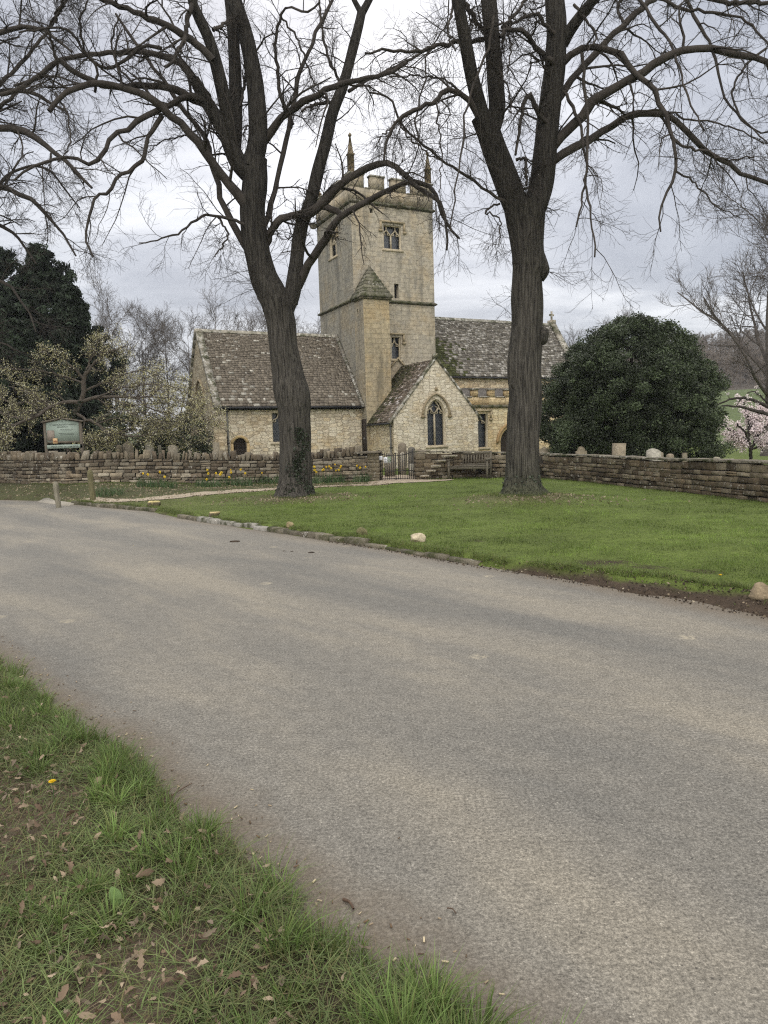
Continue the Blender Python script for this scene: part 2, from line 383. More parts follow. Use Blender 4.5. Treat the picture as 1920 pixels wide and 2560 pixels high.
C = C*(1-fm[..., None])+MUD*(.8+.5*fbm(X*9, ys2*9, 5))[..., None]*fm[..., None]
setting(mk('lawn', np.stack([X, ys2, Z], -1), Fg, GM, col=C.reshape(-1, 3), smooth=True))
# the far country: one sheet to the horizon with the wooded hill
def Hf(x, y):
    r = np.hypot(x, y); az = np.degrees(np.arctan2(x, y))
    rise = ss((r-90)/75)*9*ss((az-2)/16)+ss((r-150)/260)*20*ss((az-1)/14)
    rise = rise+ss((r-120)/330)*9*ss((az+40)/20)
    return rise+(fbm(x*.012, y*.012, 4)-.5)*10*ss((r-150)/200)+.03
rr_ = np.concatenate([[0, 3], np.geomspace(60, 900, 60), [950]]); aa = np.radians(np.linspace(-180, 180, 181))
RA, AA = np.meshgrid(rr_, aa, indexing='ij'); XF = RA*np.sin(AA); YF = RA*np.cos(AA)
ZF = np.where(RA < 80, -.10, Hf(XF, YF)-.10*ss((120-RA)/40)); ii = np.arange(len(rr_)-1)[:, None]*181+np.arange(180)[None, :]
FF = np.stack([ii, ii+1, ii+182, ii+181], -1).reshape(-1, 4)
cf = np.array((.085, .112, .042))*(.8+.4*fbm(XF*.05, YF*.05, 8))[..., None]
_az = np.degrees(np.arctan2(XF, YF)); wd_ = (ss((RA-168)/8)*ss((_az-4)/3)*ss((42-_az)/4))[..., None]; cf = cf*(1-wd_)+np.array((.070, .058, .046))*wd_
setting(mk('ground', np.stack([XF, YF, ZF], -1), FF, groundmat('field', .8, 9, .1), col=cf.reshape(-1, 3), smooth=True))
# road
RX = np.concatenate([np.linspace(-40, -24, 8), np.linspace(-23, 6, 200), np.linspace(6.5, 40, 30)])
ye = curve_y(RX, EP)-1.5/slope_cos(RX, EP); yk_ = curve_y(RX, KERB)+.6/slope_cos(RX, KERB); tr_ = np.linspace(0, 1, 60)
YR = ye[:, None]+(yk_-ye)[:, None]*tr_[None, :]; XR, FR = grid(RX, YR)
de = -dverge(XR, YR); dk = -dkerb(XR, YR)
dirt = np.clip(ss(1-(de-.03)/.30), 0, 1)+np.clip(ss(1-(dk-.0)/.5), 0, 1)*(.55+.45*ss((XR-1)/2))
CR_ = np.ones(XR.shape+(3,)); CR_[..., 0] = 1-np.clip(dirt, 0, 1)
setting(mk('road', np.stack([XR, YR, np.zeros_like(XR)], -1), FR, roadmat(), col=CR_.reshape(-1, 3)))
# crumbs of soil, grit and dead bits on the muddy margin
n = 5200; x = RNG.uniform(-1.0, 5.5, n); d = RNG.uniform(-.12, .62, n); y = curve_y(x, KERB)+d/slope_cos(x, KERB); k = (d < .10+.50*ss((x-1.2)/2.4)); x, y = x[k], y[k]
V, Fc = quads(np.stack([x, y, np.maximum(Hl(x, y), 0)+.006], 1), RNG.uniform(.006, .030, len(x)), aspect=1.3)
cr__ = np.array([(.045, .034, .025), (.09, .07, .05), (.20, .16, .11), (.03, .024, .018), (.30, .26, .19)])[RNG.choice(5, len(x), p=(.42, .3, .14, .1, .04))]
stuff(mk('soil_crumbs', V, Fc, simple('crumb', (.8, .8, .8), (1.2, 1.2, 1.2), 30, .95, 0), col=np.repeat(cr__, 4, 0)), 'crumbs of mud and dead bits along the worn edge of the green', 'soil')
# near verge
vx = np.linspace(-9, 2.2, 190); vt = np.concatenate([np.linspace(-.12, 3.2, 110), np.linspace(3.3, 9, 16)])
vy = (curve_y(vx, EP)[:, None]-vt[None, :]/slope_cos(vx, EP)[:, None])
XV, FV = grid(vx, vy); ZV = Hv(XV, vy); NV = fbm(XV*4, vy*4, 31)
lit = ss((fbm(XV*2.6, vy*2.6, 33)-.50)/.12)*ss((dverge(XV, vy)-.30)/.25)
CV = np.array((.060, .050, .032))*(1-lit[..., None])+np.array((.105, .080, .058))*lit[..., None]
dv = dverge(XV, vy); e0 = ss((.14-dv)/.12); CV = CV*(1-e0[..., None])+np.array((.12, .09, .062))*e0[..., None]
CV = CV*(.75+.5*NV[..., None])
setting(mk('verge', np.stack([XV, vy, ZV], -1), FV[:, ::-1], groundmat('verge_soil', 25, 120, .012), col=CV.reshape(-1, 3), smooth=True))
# the footpath to the gate: a pale gravel strip laid on the green
def path_strip():
    c = smoothpath([(q[0], q[1]) for q in PATHC]+[(1.25, 26.4), (2.6, 26.9)], 90); t = np.gradient(c, axis=0); t /= np.linalg.norm(t, axis=1)[:, None]
    nrm = np.stack([-t[:, 1], t[:, 0]], 1); w = .40+.06*np.sin(np.arange(90)*.7)+.06*RNG.normal(size=90); w[-22:] += np.linspace(0, .25, 22); w[-6:] *= np.linspace(1, .3, 6)
    rows = [c+nrm*(w*k)[:, None] for k in (-1, -.5, 0, .5, 1)]
    P = np.stack(rows, 1); z = Hl(P[..., 0], P[..., 1])+.016
    V = np.concatenate([P, z[..., None]], -1); i = np.arange(89)[:, None]*5+np.arange(4)[None, :]
    return V, np.stack([i, i+5, i+6, i+1], -1).reshape(-1, 4)
V, Fp = path_strip()
setting(mk('path', V, Fp, groundmat('path_gravel', 20, 90, .01), col=np.tile((.36, .305, .23), (len(V.reshape(-1, 3)), 1))))
g_ = onG(975, 1203); V2 = []
gx = np.linspace(-.55, 1.75, 12); gy = np.linspace(g_[1]-1.3, 31.5, 26); GX, GY = np.meshgrid(gx, gy, indexing='ij')
i = np.arange(11)[:, None]*26+np.arange(25)[None, :]
setting(mk('path', np.stack([GX+.06*np.sin(GY*3), GY, Hl(GX, GY)+.012], -1), np.stack([i, i+26, i+27, i+1], -1).reshape(-1, 4), bpy.data.materials['path_gravel'],
           col=np.tile((.36, .30, .23), (12*26, 1))))
# ---- blades
def ribbons(P, Wd, side):
    N, K, _ = P.shape; s = side[:, None, :]*Wd[..., None]
    V = np.stack([P-s, P+s], 2).reshape(-1, 3); i = np.arange(N)[:, None]*2*K+np.arange(K-1)[None, :]*2
    return V, np.stack([i, i+1, i+3, i+2], -1).reshape(-1, 4)
def blades(B, L, w, lean, K=4, rng=RNG, laz=None):
    N = len(B); az = rng.uniform(0, 2*PI, N) if laz is None else laz; dr = np.stack([np.cos(az), np.sin(az), 0*az], 1)
    t = np.linspace(0, 1, K)[None, :, None]; ln = (lean*rng.uniform(.2, 1.6, N))[:, None, None]
    P = B[:, None, :]+dr[:, None, :]*(L[:, None, None]*ln*t**1.9)+np.array([0, 0, 1.])*(L[:, None, None]*t*(1-.32*np.clip(ln, 0, 1.6)*t))
    sd = np.stack([-np.sin(az), np.cos(az), 0*az], 1)
    tw = rng.uniform(-1.2, 1.2, N); sd = sd*np.cos(tw)[:, None]+dr*np.sin(tw)[:, None]
    return ribbons(P, (w[:, None]*np.array([1, .9, .6, .08][:K] if K == 4 else np.linspace(1, .08, K))[None, :])/2, sd)
def percol(base, var, N, reps, rng=RNG, yel=.3):
    k = rng.uniform(1-var, 1+var, (N, 1)); c = np.array(base)[None, :]*k; y = rng.random((N, 1))**3*yel
    c = c*(1-y)+np.array((.19, .17, .075))*y
    return np.repeat(c, reps, 0)
GB = leafmat('grass_blade', (1.0, 1.0, 1.0), .22, .55, .25, .3)
# lawn blades
n = 900000; x = RNG.uniform(-12, 9.5, n); y = RNG.uniform(4, 27.5, n); dd = dkerb(x, y)
keep = (RNG.random(n) < np.clip((8.0/np.maximum(y, 4))**1.5, .13, 1))&(dd > .02)&(y < np.interp(x, [q[0] for q in WALLPTS], [q[1] for q in WALLPTS])-.05)&(np.abs(x) < y*.62+1)
keep &= (dd > .05+.36*ss((x-1.4)/2.2)+(fbm(x*1.7, y*1.7, 21)-.5)*.7-.05)|(RNG.random(n) < .06)
pc = np.interp(x, [q[0] for q in PATHC], [q[1] for q in PATHC]); keep &= ~((y > pc-.62)&(y < pc+.62)&(x < 1.6)&(x > -10.5))
keep &= ~((x > -.5)&(x < 2.4)&(y > 25.6)&(y < 27.6))
for a, b in (TL, TR): keep &= np.hypot(x-a, y-b) > .55
thin = (x < -2)&(y > pc)&(RNG.random(n) < .25); keep &= ~thin
x, y = x[keep], y[keep]; N = len(x); B = np.stack([x, y, Hl(x, y)-.004], 1)
L = RNG.uniform(.016, .045, N)*(.75+.9*ss((fbm(x*2.2, y*2.2, 40)-.42)/.2)); w = RNG.uniform(.003, .0055, N)*(1+y/22)
V, Fc = blades(B, L, w, .7, 3)
cb_ = percol((.138, .208, .040), .38, N, 1); pt = ss((fbm(x*.5, y*.8, 44)-.35)/.3)[:, None]; p2_ = ss((fbm(x*3, y*3.6, 47)-.35)/.3)[:, None]; cb_ = cb_*(.62+.46*pt)*(.70+.52*p2_)
dr_ = np.clip(sum(np.exp(-(((x-a)**2+(y-b)**2)/1.6**2)) for a, b in (TL, TR))*.8+ss((-x-2)/6)*.55, 0, .8)[:, None]
cb_ = cb_*(1-dr_)+np.array((.150, .155, .060))*dr_
stuff(mk('lawn_grass', V, Fc, GB, col=np.repeat(cb_, 6, 0)), 'short mown green grass covering the green between kerb and churchyard wall', 'grass')
# longer fringe along the kerb, round the trunks and at the wall foot
n = 26000; x = RNG.uniform(-9.3, 6, n); d = np.abs(RNG.normal(size=n))*.09+.03; mw = .05+.36*ss((x-1.4)/2.2)*(.6+.9*vnoise(x*1.4, x*0, 3)); y = curve_y(x, KERB)+(d+mw*.9)/slope_cos(x, KERB)
k = fbm(x*3, y*3, 60) > .40; x, y = x[k], y[k]; xw = np.concatenate([RNG.uniform(-13, -.2, 7000), RNG.uniform(1.3, 9, 5000)]); yw = np.interp(xw, [q[0] for q in WALLPTS], [q[1] for q in WALLPTS])-.04-np.abs(RNG.normal(size=len(xw)))*.12
k = fbm(xw*2, yw*2, 61) > .45; x = np.concatenate([x, xw[k]]); y = np.concatenate([y, yw[k]])
for a, b in (TL, TR):
    t = RNG.uniform(0, 2*PI, 2600); r = .50+np.abs(RNG.normal(size=2600))*.14; x = np.concatenate([x, a+np.cos(t)*r]); y = np.concatenate([y, b+np.sin(t)*r])
N = len(x); V, Fc = blades(np.stack([x, y, Hl(x, y)-.005], 1), RNG.uniform(.03, .095, N), RNG.uniform(.003, .006, N)*(1+y/25), .9, 3)
stuff(mk('edge_grass', V, Fc, GB, col=percol((.115, .160, .042), .42, N, 6, yel=.8)), 'longer ragged grass along the kerb, the tree feet and the wall foot', 'grass')
# verge blades: short turf everywhere, tall tufts mostly along the road edge
def vpoints(n, dmin, dmax):
    x = RNG.uniform(-5.5, 1.6, n); d = RNG.uniform(dmin, dmax, n); y = curve_y(x, EP)-d/slope_cos(x, EP)
    k = (y > .4)&(np.abs(x) < y*.60+.5); return x[k], y[k], d[k]
Vs = []; Cs = []
x, y, d = vpoints(230000, .0, 3.4)
g = fbm(x*2.6, y*2.6, 33); k = RNG.random(len(x)) < np.clip(1.0-1.1*ss((g-.49)/.13)*ss((d-.25)/.25), .36, 1)*ss((d+.02)/.10); x, y = x[k], y[k]
B = np.stack([x, y, Hv(x, y)-.004], 1); N = len(B); L = RNG.uniform(.03, .095, N); V, Fc = blades(B, L, RNG.uniform(.0028, .0058, N), 1.5, 4)
Vs.append((V, Fc)); Cs.append(percol((.125, .170, .060), .5, N, 8, yel=1.0))
x, y, d = vpoints(1700, .02, 3.0); k = (RNG.random(len(x)) < np.where(d < .40, 1.0, .42))&((fbm(x*2.6, y*2.6, 33) < .53)|(d < .35)|(RNG.random(len(x)) < .25)); x, y, d = x[k], y[k], d[k]
for cx, cy, cd_ in zip(x, y, d):
    m = int(RNG.integers(35, 110)); r = RNG.uniform(.03, .085); a = RNG.uniform(0, 2*PI, m); q = r*np.sqrt(RNG.random(m))
    bx, by = cx+np.cos(a)*q, cy+np.sin(a)*q; B = np.stack([bx, by, Hv(bx, by)-.005], 1)
    ll = (RNG.uniform(.07, .16) if cd_ < .4 else RNG.uniform(.045, .115))
    V, Fc = blades(B, ll*RNG.uniform(.5, 1.15, m), RNG.uniform(.003, .0062, m), RNG.uniform(.5, 1.0), 4, laz=np.where(RNG.random(m) < .8, a, RNG.uniform(0, 2*PI, m)))
    Vs.append((V, Fc)); Cs.append(percol((.125, .195, .052), .42, m, 8, yel=.7)*RNG.uniform(.8, 1.15))
V, Fc = merge(Vs)
stuff(mk('verge_grass', V, Fc, GB, col=np.concatenate(Cs)), 'tufts of long green grass on the near verge beside the road', 'grass')
# plainer turf further back on the verge
x = RNG.uniform(-8.5, 1.0, 150000); d = RNG.uniform(3.1, 7.5, 150000); y = curve_y(x, EP)-d/slope_cos(x, EP); k = (fbm(x*1.5, y*1.5, 35) < .55)&(y > -3); x, y = x[k], y[k]; N = len(x)
V, Fc = blades(np.stack([x, y, Hv(x, y)-.004], 1), RNG.uniform(.03, .09, N), RNG.uniform(.004, .008, N), 1.3, 3)
stuff(mk('verge_grass', V, Fc, GB, col=percol((.115, .160, .055), .45, N, 6, yel=.9)), 'rough turf on the back of the near verge, away from the road', 'grass')
# dead oak leaves
def dead_leaves(x, y, size, z):
    Vs = []; Fs = []; Cs = []; n = 0
    out = [(-.5, 0), (-.36, .06), (-.25, .17), (-.15, .12), (0, .24), (.12, .17), (.25, .20), (.36, .10), (.47, 0)]
    up = out; lo = [(a, -b*.9) for a, b in out[1:-1]]
    for i in range(len(x)):
        s = size[i]*RNG.uniform(.7, 1.2); wd = RNG.uniform(.7, 1.1); cu = RNG.uniform(-1.0, 1.8); cu2 = RNG.uniform(-1.0, 1.2)
        pts = [(a, b*wd*RNG.uniform(.75, 1.2), 0) for a, b in up]+[(a, b*wd*RNG.uniform(.75, 1.2), 0) for a, b in lo]
        P = np.array(pts)*s; P[:, 2] = cu*(P[:, 1]**2)/s*2.6+cu2*(P[:, 0]**2)/s*1.2+RNG.normal(size=len(P))*.03*s
        mid = np.array([(a*s, 0, cu2*(a*s)**2/s*1.2) for a in (-.3, 0, .3)])
        P = np.vstack([P, mid]); az = RNG.uniform(0, 2*PI); tx, ty = RNG.normal(size=2)*.5
        R1 = np.array([[math.cos(az), -math.sin(az), 0], [math.sin(az), math.cos(az), 0], [0, 0, 1]])
        R2 = np.array([[1, 0, 0], [0, math.cos(tx), -math.sin(tx)], [0, math.sin(tx), math.cos(tx)]])
        R3 = np.array([[math.cos(ty), 0, math.sin(ty)], [0, 1, 0], [-math.sin(ty), 0, math.cos(ty)]])
        P = P@(R1@R2@R3).T; P += np.array([x[i], y[i], z[i]-P[:, 2].min()*.6]); Vs.append(P)
        U = list(range(9)); Lw = [0]+list(range(9, 16))+[8]; M_ = [0, 16, 16, 17, 17, 17, 18, 18, 8]
        for r_, fl in ((U, 0), (Lw, 1)):
            for k in range(8):
                f = [r_[k], r_[k+1], M_[k+1], M_[k]]; g = []
                for q in f:
                    if q not in g: g.append(q)
                if len(g) > 2: Fs.append([q+n for q in (g if not fl else g[::-1])])
        n += len(P); c = np.array([(.20, .145, .10), (.26, .20, .14), (.13, .09, .062), (.32, .255, .18), (.17, .135, .10)][RNG.integers(0, 5)])*RNG.uniform(.8, 1.15)
        Cs.append(np.tile(c, (len(P), 1)))
    return np.concatenate(Vs), Fs, np.concatenate(Cs)
lm = leafmat('dead_leaf', (1, 1, 1), .25, .8, .15, .15)
x, y, d = vpoints(19000, .02, 3.2); g = fbm(x*2.6, y*2.6, 33); k = (RNG.random(len(x)) < .50+.50*ss((g-.43)/.1))&(RNG.random(len(x)) < .2+.65*ss((d-.2)/.4)); x, y = x[k], y[k]
V, Fs, C_ = dead_leaves(x, y, RNG.uniform(.022, .060, len(x)), Hv(x, y)+.006+RNG.random(len(x))*.045)
stuff(mk('fallen_leaves', V, Fs, lm, col=C_), 'curled brown oak leaves littering the near verge', 'dead leaves')
# leaf litter beyond, in the bed under the wall and along the lawn edge
m = 5200; x = RNG.uniform(-14, .2, m); pc = np.interp(x, [q[0] for q in PATHC], [q[1] for q in PATHC]); wy = np.interp(x, [q[0] for q in WALLPTS], [q[1] for q in WALLPTS])
y = pc-.9+(wy+.2-pc)*RNG.random(m); xb = TL[0]+RNG.normal(size=900)*1.0; yb = TL[1]-.4+RNG.normal(size=900)*.7; xb2 = TR[0]+.3+RNG.normal(size=700)*.9; yb2 = TR[1]-.5+RNG.normal(size=700)*.6; x = np.concatenate([x, xb, xb2]); y = np.concatenate([y, yb, yb2])
k = (fbm(x*2, y*2, 50) > .42)&(dkerb(x, y) > .1); x, y = x[k], y[k]
Vq, Fq = quads(np.stack([x, y, Hl(x, y)+.015], 1), RNG.uniform(.02, .06, len(x)), aspect=1.4, up=-0.0)
stuff(mk('leaf_litter', Vq, Fq, lm, col=percol((.24, .20, .14), .4, len(x), 4, yel=.2)), 'pale dead leaf litter in the bed under the dry stone wall', 'dead leaves')
# dry straw and crumbs matted into the verge soil
x, y, d = vpoints(30000, .0, 3.2); k = RNG.random(len(x)) < .35+.65*ss((fbm(x*2.6, y*2.6, 33)-.45)/.1); x, y = x[k], y[k]; N = len(x)
V, Fc = blades(np.stack([x, y, Hv(x, y)+.003], 1), RNG.uniform(.008, .05, N), RNG.uniform(.0015, .0045, N), 4.5, 3)
cs_ = np.array([(.26, .21, .13), (.12, .085, .055), (.18, .14, .09), (.06, .045, .03), (.12, .14, .05)])[RNG.choice(5, N, p=(.22, .24, .24, .2, .1))]
stuff(mk('dead_straw', V, Fc, lm, col=np.repeat(cs_, 6, 0)), 'flattened dry straw and crumbs matted into the verge', 'dead grass')
# chips and twigs washed to the near road edge
bx = MB()
for _ in range(330):
    xx = RNG.uniform(-3.6, .5); dd_ = -abs(RNG.normal())*.14+.05; yy = float(curve_y(xx, EP)-dd_/slope_cos(xx, EP)); a = RNG.uniform(0, PI); l = RNG.uniform(.005, .022)
    z0 = max(.001, float(Hv(xx, yy)))
    cc = [(.5, .42, .28), (.15, .1, .06), (.32, .25, .17), (.1, .07, .045)][RNG.integers(0, 4)]
    bx.bar((xx, yy, z0+.004), (xx+math.cos(a)*l, yy+math.sin(a)*l, z0+.004+RNG.uniform(0, .004)), l*RNG.uniform(.15, .4), .003, cc)
stuff(bx.build('wood_chips', simple('wood_chip', (.8, .8, .8), (1.1, 1.1, 1.1), 40)), 'splintered wood chips and grit along the near road edge', 'debris')
# ------------------------------------------------------------------ dry stone walls
def stonemat(name, lichen=.62, rough=.92, moss=.0, lc=(.50, .48, .43)):
    b = NB(name); n = b.noise(7, 5, .65); f = b.noise(45, 4, .7)
    c = b.tint(b.mix(1.0, b.ramp(n, (.3, .65), (.7, 1.3)), b.ramp(f, (.3, .7), (.7, 1.3)), 'MULTIPLY'))
    li = b.math('MULTIPLY', b.ramp(b.noise(9, 6, .75), (lichen, 0.0), (lichen+.05, 1.0)), b.ramp(b.noise(1.1, 3), (.42, .15), (.6, 1.0)))
    c = b.mix(li, c, lc)
    if moss: c = b.mix(b.ramp(b.noise(2.3, 5, .7), (.5-moss*.1, 0.0), (.62-moss*.1, .85)), c, (.038, .044, .014))
    return b.done(c, rough, b.bump(f, .6, .012, b.bump(n, .5, .03)), .2)
SM = stonemat('dry_stone', .585, moss=.0); DARK = simple('wall_core', (.02, .017, .013), (.035, .03, .022), 8, bump=0)
class Line:
    def __init__(s, pts, n=200):
        p = np.array([q[:2] for q in pts]); d = np.concatenate([[0], np.cumsum(np.linalg.norm(np.diff(p, axis=0), axis=1))])
        s.p = p; s.d = d; s.L = d[-1]
    def at(s, t):
        x = np.interp(t, s.d, s.p[:, 0]); y = np.interp(t, s.d, s.p[:, 1]); x2 = np.interp(t+.05, s.d, s.p[:, 0]); y2 = np.interp(t+.05, s.d, s.p[:, 1])
        x1 = np.interp(t-.05, s.d, s.p[:, 0]); y1 = np.interp(t-.05, s.d, s.p[:, 1])
        T = np.array([x2-x1, y2-y1]); T /= np.linalg.norm(T)+1e-9
        return np.array([x, y]), T, np.array([T[1], -T[0]])        # outward = towards the road
def stone(mb, o, T, Nn, w, h, dep, out, c, rng, jit=.012, tilt=0.0, ins=.012):
    """one roughly squared stone: o bottom-left of its face, T along, Nn outward"""
    j = lambda s=jit: rng.normal()*s
    U = np.array([0, 0, 1.]); T3 = np.array([T[0], T[1], 0]); N3 = np.array([Nn[0], Nn[1], 0]); o = np.array(o, float)
    tv = U+T3*tilt; q = [(0, 0), (w, 0), (w, h), (0, h)]; V = []
    jj = [(j(), j(jit*.7)) for _ in q]
    for d in (-dep, out-ins): V += [o+T3*(a+e)+tv*(b+f)+N3*d for (a, b), (e, f) in zip(q, jj)]
    ins2 = min(ins, w*.2, h*.25)
    V += [o+T3*(a+e+(ins2 if a == 0 else -ins2))+tv*(b+f+(ins2 if b == 0 else -ins2))+N3*(out+j(.006)) for (a, b), (e, f) in zip(q, jj)]
    mb.add(V, [(0,1,5,4),(1,2,6,5),(2,3,7,6),(3,0,4,7),(4,5,9,8),(5,6,10,9),(6,7,11,10),(7,4,8,11),(8,9,10,11)], c)
STC = [(.175, .142, .10), (.135, .108, .078), (.22, .185, .135), (.11, .09, .066), (.195, .168, .125), (.25, .22, .17)]
def build_wall(line, hts, mb, rng, ch, cw, dep=.32, jit=.012, light=None):
    """courses of stones; hts(t) wall height"""
    fr = 0.0; mean = np.mean([hts(t) for t in np.linspace(0, line.L, 20)])
    while fr < .985:
        h = rng.uniform(*ch); 
        if fr+h/mean > .93: h = (1-fr)*mean
        t = -rng.uniform(0, .15); big = rng.random() < .2
        while t < line.L:
            w = rng.uniform(*cw)*(1.0 if h < .09 else 1.2)
            if t+w > line.L: w = line.L-t
            if w < .04: break
            tm = min(max(t+w/2, 0), line.L); P, T, Nn = line.at(max(t, 0)); P2, T, Nn = line.at(tm)
            Ht = hts(tm); z = float(Hl(P[0], P[1]))+fr*Ht-.02+math.sin(t*1.1+fr*5)*.012
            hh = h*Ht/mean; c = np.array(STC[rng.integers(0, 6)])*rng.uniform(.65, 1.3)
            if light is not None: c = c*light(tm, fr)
            o = (P[0]+T[0]*(0 if t >= 0 else 0), P[1]+T[1]*0, z+.005)
            if rng.random() < .12 and h > .10 and w > .15:
                stone(mb, o, T, Nn, w-.010, hh*.48-.006, dep, rng.uniform(.0, .03), c, rng, jit)
                stone(mb, (o[0], o[1], z+hh*.5), T, Nn, w-.010, hh*.5-.008, dep, rng.uniform(.0, .03), c*rng.uniform(.8, 1.2), rng, jit)
            else: stone(mb, o, T, Nn, w-.022, hh-.018, dep, rng.uniform(-.01, .035), c, rng, jit)
            t += w
        fr += h/mean
def core(line, hts, name, parent, out=-.035, dep=.36):
    mb = MB(); n = max(2, int(line.L/.5)); ts = np.linspace(.01, line.L-.01, n)
    for a, b in zip(ts[:-1], ts[1:]):
        P, T, Nn = line.at(a); Q, T2, N2 = line.at(b); z = float(Hl(*P))-.05
        p = np.array([*(P+Nn*out), z]); q = np.array([*(Q+N2*out), z]); e = np.array([*(-Nn*dep), 0]); h = (hts(a)+hts(b))/2
        mb.obox(p, q-p, e, np.array([0, 0, h]))
    return mb.build(name, DARK, parent)
def tops(pts, tp):
    L = Line(pts); hs = []
    for q, (px, py) in zip(pts, tp): hs.append(atY(px, py, q[1])[2]-q[2])
    return L, (lambda t, d=L.d, h=hs: float(np.interp(t, d, h)))
rg = np.random.default_rng(5)
Ll, hL = tops(WL, ((-60, 1150), (172, 1149), (557, 1149), (760, 1148), (947, 1131)))
hLb = lambda t: hL(t)-.0
wl = empty('stone_wall', (*WL[1][:2], WL[1][2]), 'dry stone wall with jagged upright coping, running from the notice board to the iron gate', 'stone wall')
def atw(o): o.matrix_parent_inverse = o.parent.matrix_world.inverted(); return o
def under(root, o):
    """parent keeping world place: root has only a location and z rotation"""
    o.parent = root; o.matrix_parent_inverse = (Matrix.Translation(root.location) @ Matrix.Rotation(root.rotation_euler[2], 4, 'Z')).inverted(); return o
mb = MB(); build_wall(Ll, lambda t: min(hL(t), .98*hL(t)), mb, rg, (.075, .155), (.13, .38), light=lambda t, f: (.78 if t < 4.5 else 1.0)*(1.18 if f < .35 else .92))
under(wl, mb.build('stonework', SM)); under(wl, core(Ll, lambda t: hL(t)+.02, 'rubble_core', None))
mb = MB(); t = 0.0
while t < Ll.L-.9:
    w = rg.uniform(.06, .21); P, T, Nn = Ll.at(t); z = float(Hl(*P))+hL(t)-.03
    th = (1150-1126)/F*P[1]*rg.uniform(.48, 1.0)*(1.0 if t > 2 else .8)
    stone(mb, (P[0], P[1], z), T, Nn, w-.012, max(.12, th), .34, rg.uniform(-.04, .05), np.array(STC[rg.integers(0, 6)])*rg.uniform(.75, 1.15), rg, .022, rg.normal()*.16, .03)
    t += w
under(wl, mb.build('coping', SM))
mb = MB(); P, T, Nn = Ll.at(Ll.L-.42)           # squared pier by the gate
z = float(Hl(*P)); zz = 0
while zz < hL(Ll.L)-.06:
    h = rg.uniform(.10, .2); h = min(h, hL(Ll.L)-zz)
    stone(mb, (P[0], P[1], z+zz), T, Nn, .44, h-.008, .45, .05, np.array((.17, .145, .10))*rg.uniform(.8, 1.1), rg, .006); zz += h
stone(mb, (P[0]-.5, P[1], z+hL(Ll.L)-.02), T, Nn, .98, .07, .45, .06, (.16, .14, .11), rg, .008)
under(wl, mb.build('gate_pier', SM))
Lr, hR = tops(WR, ((1040, 1131), (1120, 1132), (1200, 1132.5), (1353, 1137), (1500, 1143), (1700, 1151), (1920, 1159), (2080, 1166)))
wr = empty('stone_wall', (*WR[2][:2], WR[2][2]), 'low coursed stone wall with flat top, running right from the iron gate behind the tree', 'stone wall')
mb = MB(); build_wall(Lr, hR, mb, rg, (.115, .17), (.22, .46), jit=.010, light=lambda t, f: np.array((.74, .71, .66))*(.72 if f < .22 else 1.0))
under(wr, mb.build('stonework', SM)); under(wr, core(Lr, lambda t: hR(t), 'rubble_core', None))
mb = MB(); t = 0
while t < Lr.L:
    w = rg.uniform(.35, .75); P, T, Nn = Lr.at(t); z = float(Hl(*P))+hR(t)
    stone(mb, (P[0], P[1], z), T, Nn, w-.01, .052, .38, .045, np.array((.17, .15, .12))*rg.uniform(.8, 1.25), rg, .006, 0, .006); t += w
under(wr, mb.build('coping', stonemat('cope_stone', .53, moss=.2)))
# projecting stile steps, each a slab left standing out of the wall
SB = stonemat('step_stone', .5)
def ppx_(x, y, z=.5):
    c = _M.T@(np.array([x, y, z])-np.array([0, 0, EYE])); return 960+F*c[0]/-c[2]
for px0, px1, py in ((1048, 1074, 1188), (1063, 1090, 1175), (1076, 1103, 1163.5), (1088, 1116, 1150), (1101, 1144, 1138.5)):
    mb = MB(); ts = np.linspace(0, 6, 200); xs_ = [ppx_(*Lr.at(t)[0]) for t in ts]; P, T, Nn = Lr.at(float(np.interp((px0+px1)/2, xs_, ts))); a = atY(px0, py, P[1]); b_ = atY(px1, py, P[1]); w = b_[0]-a[0]
    c_ = np.array([(a[0]+b_[0])/2, P[1], a[2]])
    mb.add([c_+np.array([-w/2, -.02, 0]), c_+np.array([w/2, -.02, 0]), c_+np.array([w/2-.08, -.32, -.0]), c_+np.array([-w/2+.10, -.29, 0]),
            c_+np.array([-w/2+.03, -.02, -.09]), c_+np.array([w/2-.03, -.02, -.09]), c_+np.array([w/2-.14, -.22, -.05]), c_+np.array([-w/2+.16, -.21, -.05])],
           [(0, 3, 2, 1), (0, 4, 7, 3), (3, 7, 6, 2), (2, 6, 5, 1), (4, 5, 6, 7)], (.47, .43, .35))
    under(wr, mb.build('step', SB))
# ------------------------------------------------------------------ iron gate
IRON = simple('black_iron', (.012, .012, .013), (.022, .021, .02), 20, .55, .2, 80, .002)
gx0, gx1 = atY(950, 1200, 27.6)[0], atY(1036, 1200, 27.6)[0]; gz = float(Hl((gx0+gx1)/2, 27.6)); gy = 27.60
gate = empty('iron_gate', (gx0, gy, gz), 'black iron gate of thin upright bars with papers tied to it, between stone piers', 'gate')
zt = lambda x: gz+.93+.16*((x-gx0)/(gx1-gx0)-.45)**2*3.2
mb = MB(); xs_ = np.linspace(gx0+.03, gx1-.10, 15)
for i, x in enumerate(xs_):
    mb.box(x-.011, x+.011, gy-.009, gy+.009, gz+.03, zt(x)+.05)
    mb.add([(x-.012, gy, zt(x)+.05), (x, gy-.012, zt(x)+.05), (x+.012, gy, zt(x)+.05), (x, gy+.012, zt(x)+.05), (x, gy, zt(x)+.10)], [(0, 1, 4), (1, 2, 4), (2, 3, 4), (3, 0, 4)])
under(gate, mb.build('bars', IRON))
mb = MB(); q = np.linspace(gx0, gx1-.06, 12)
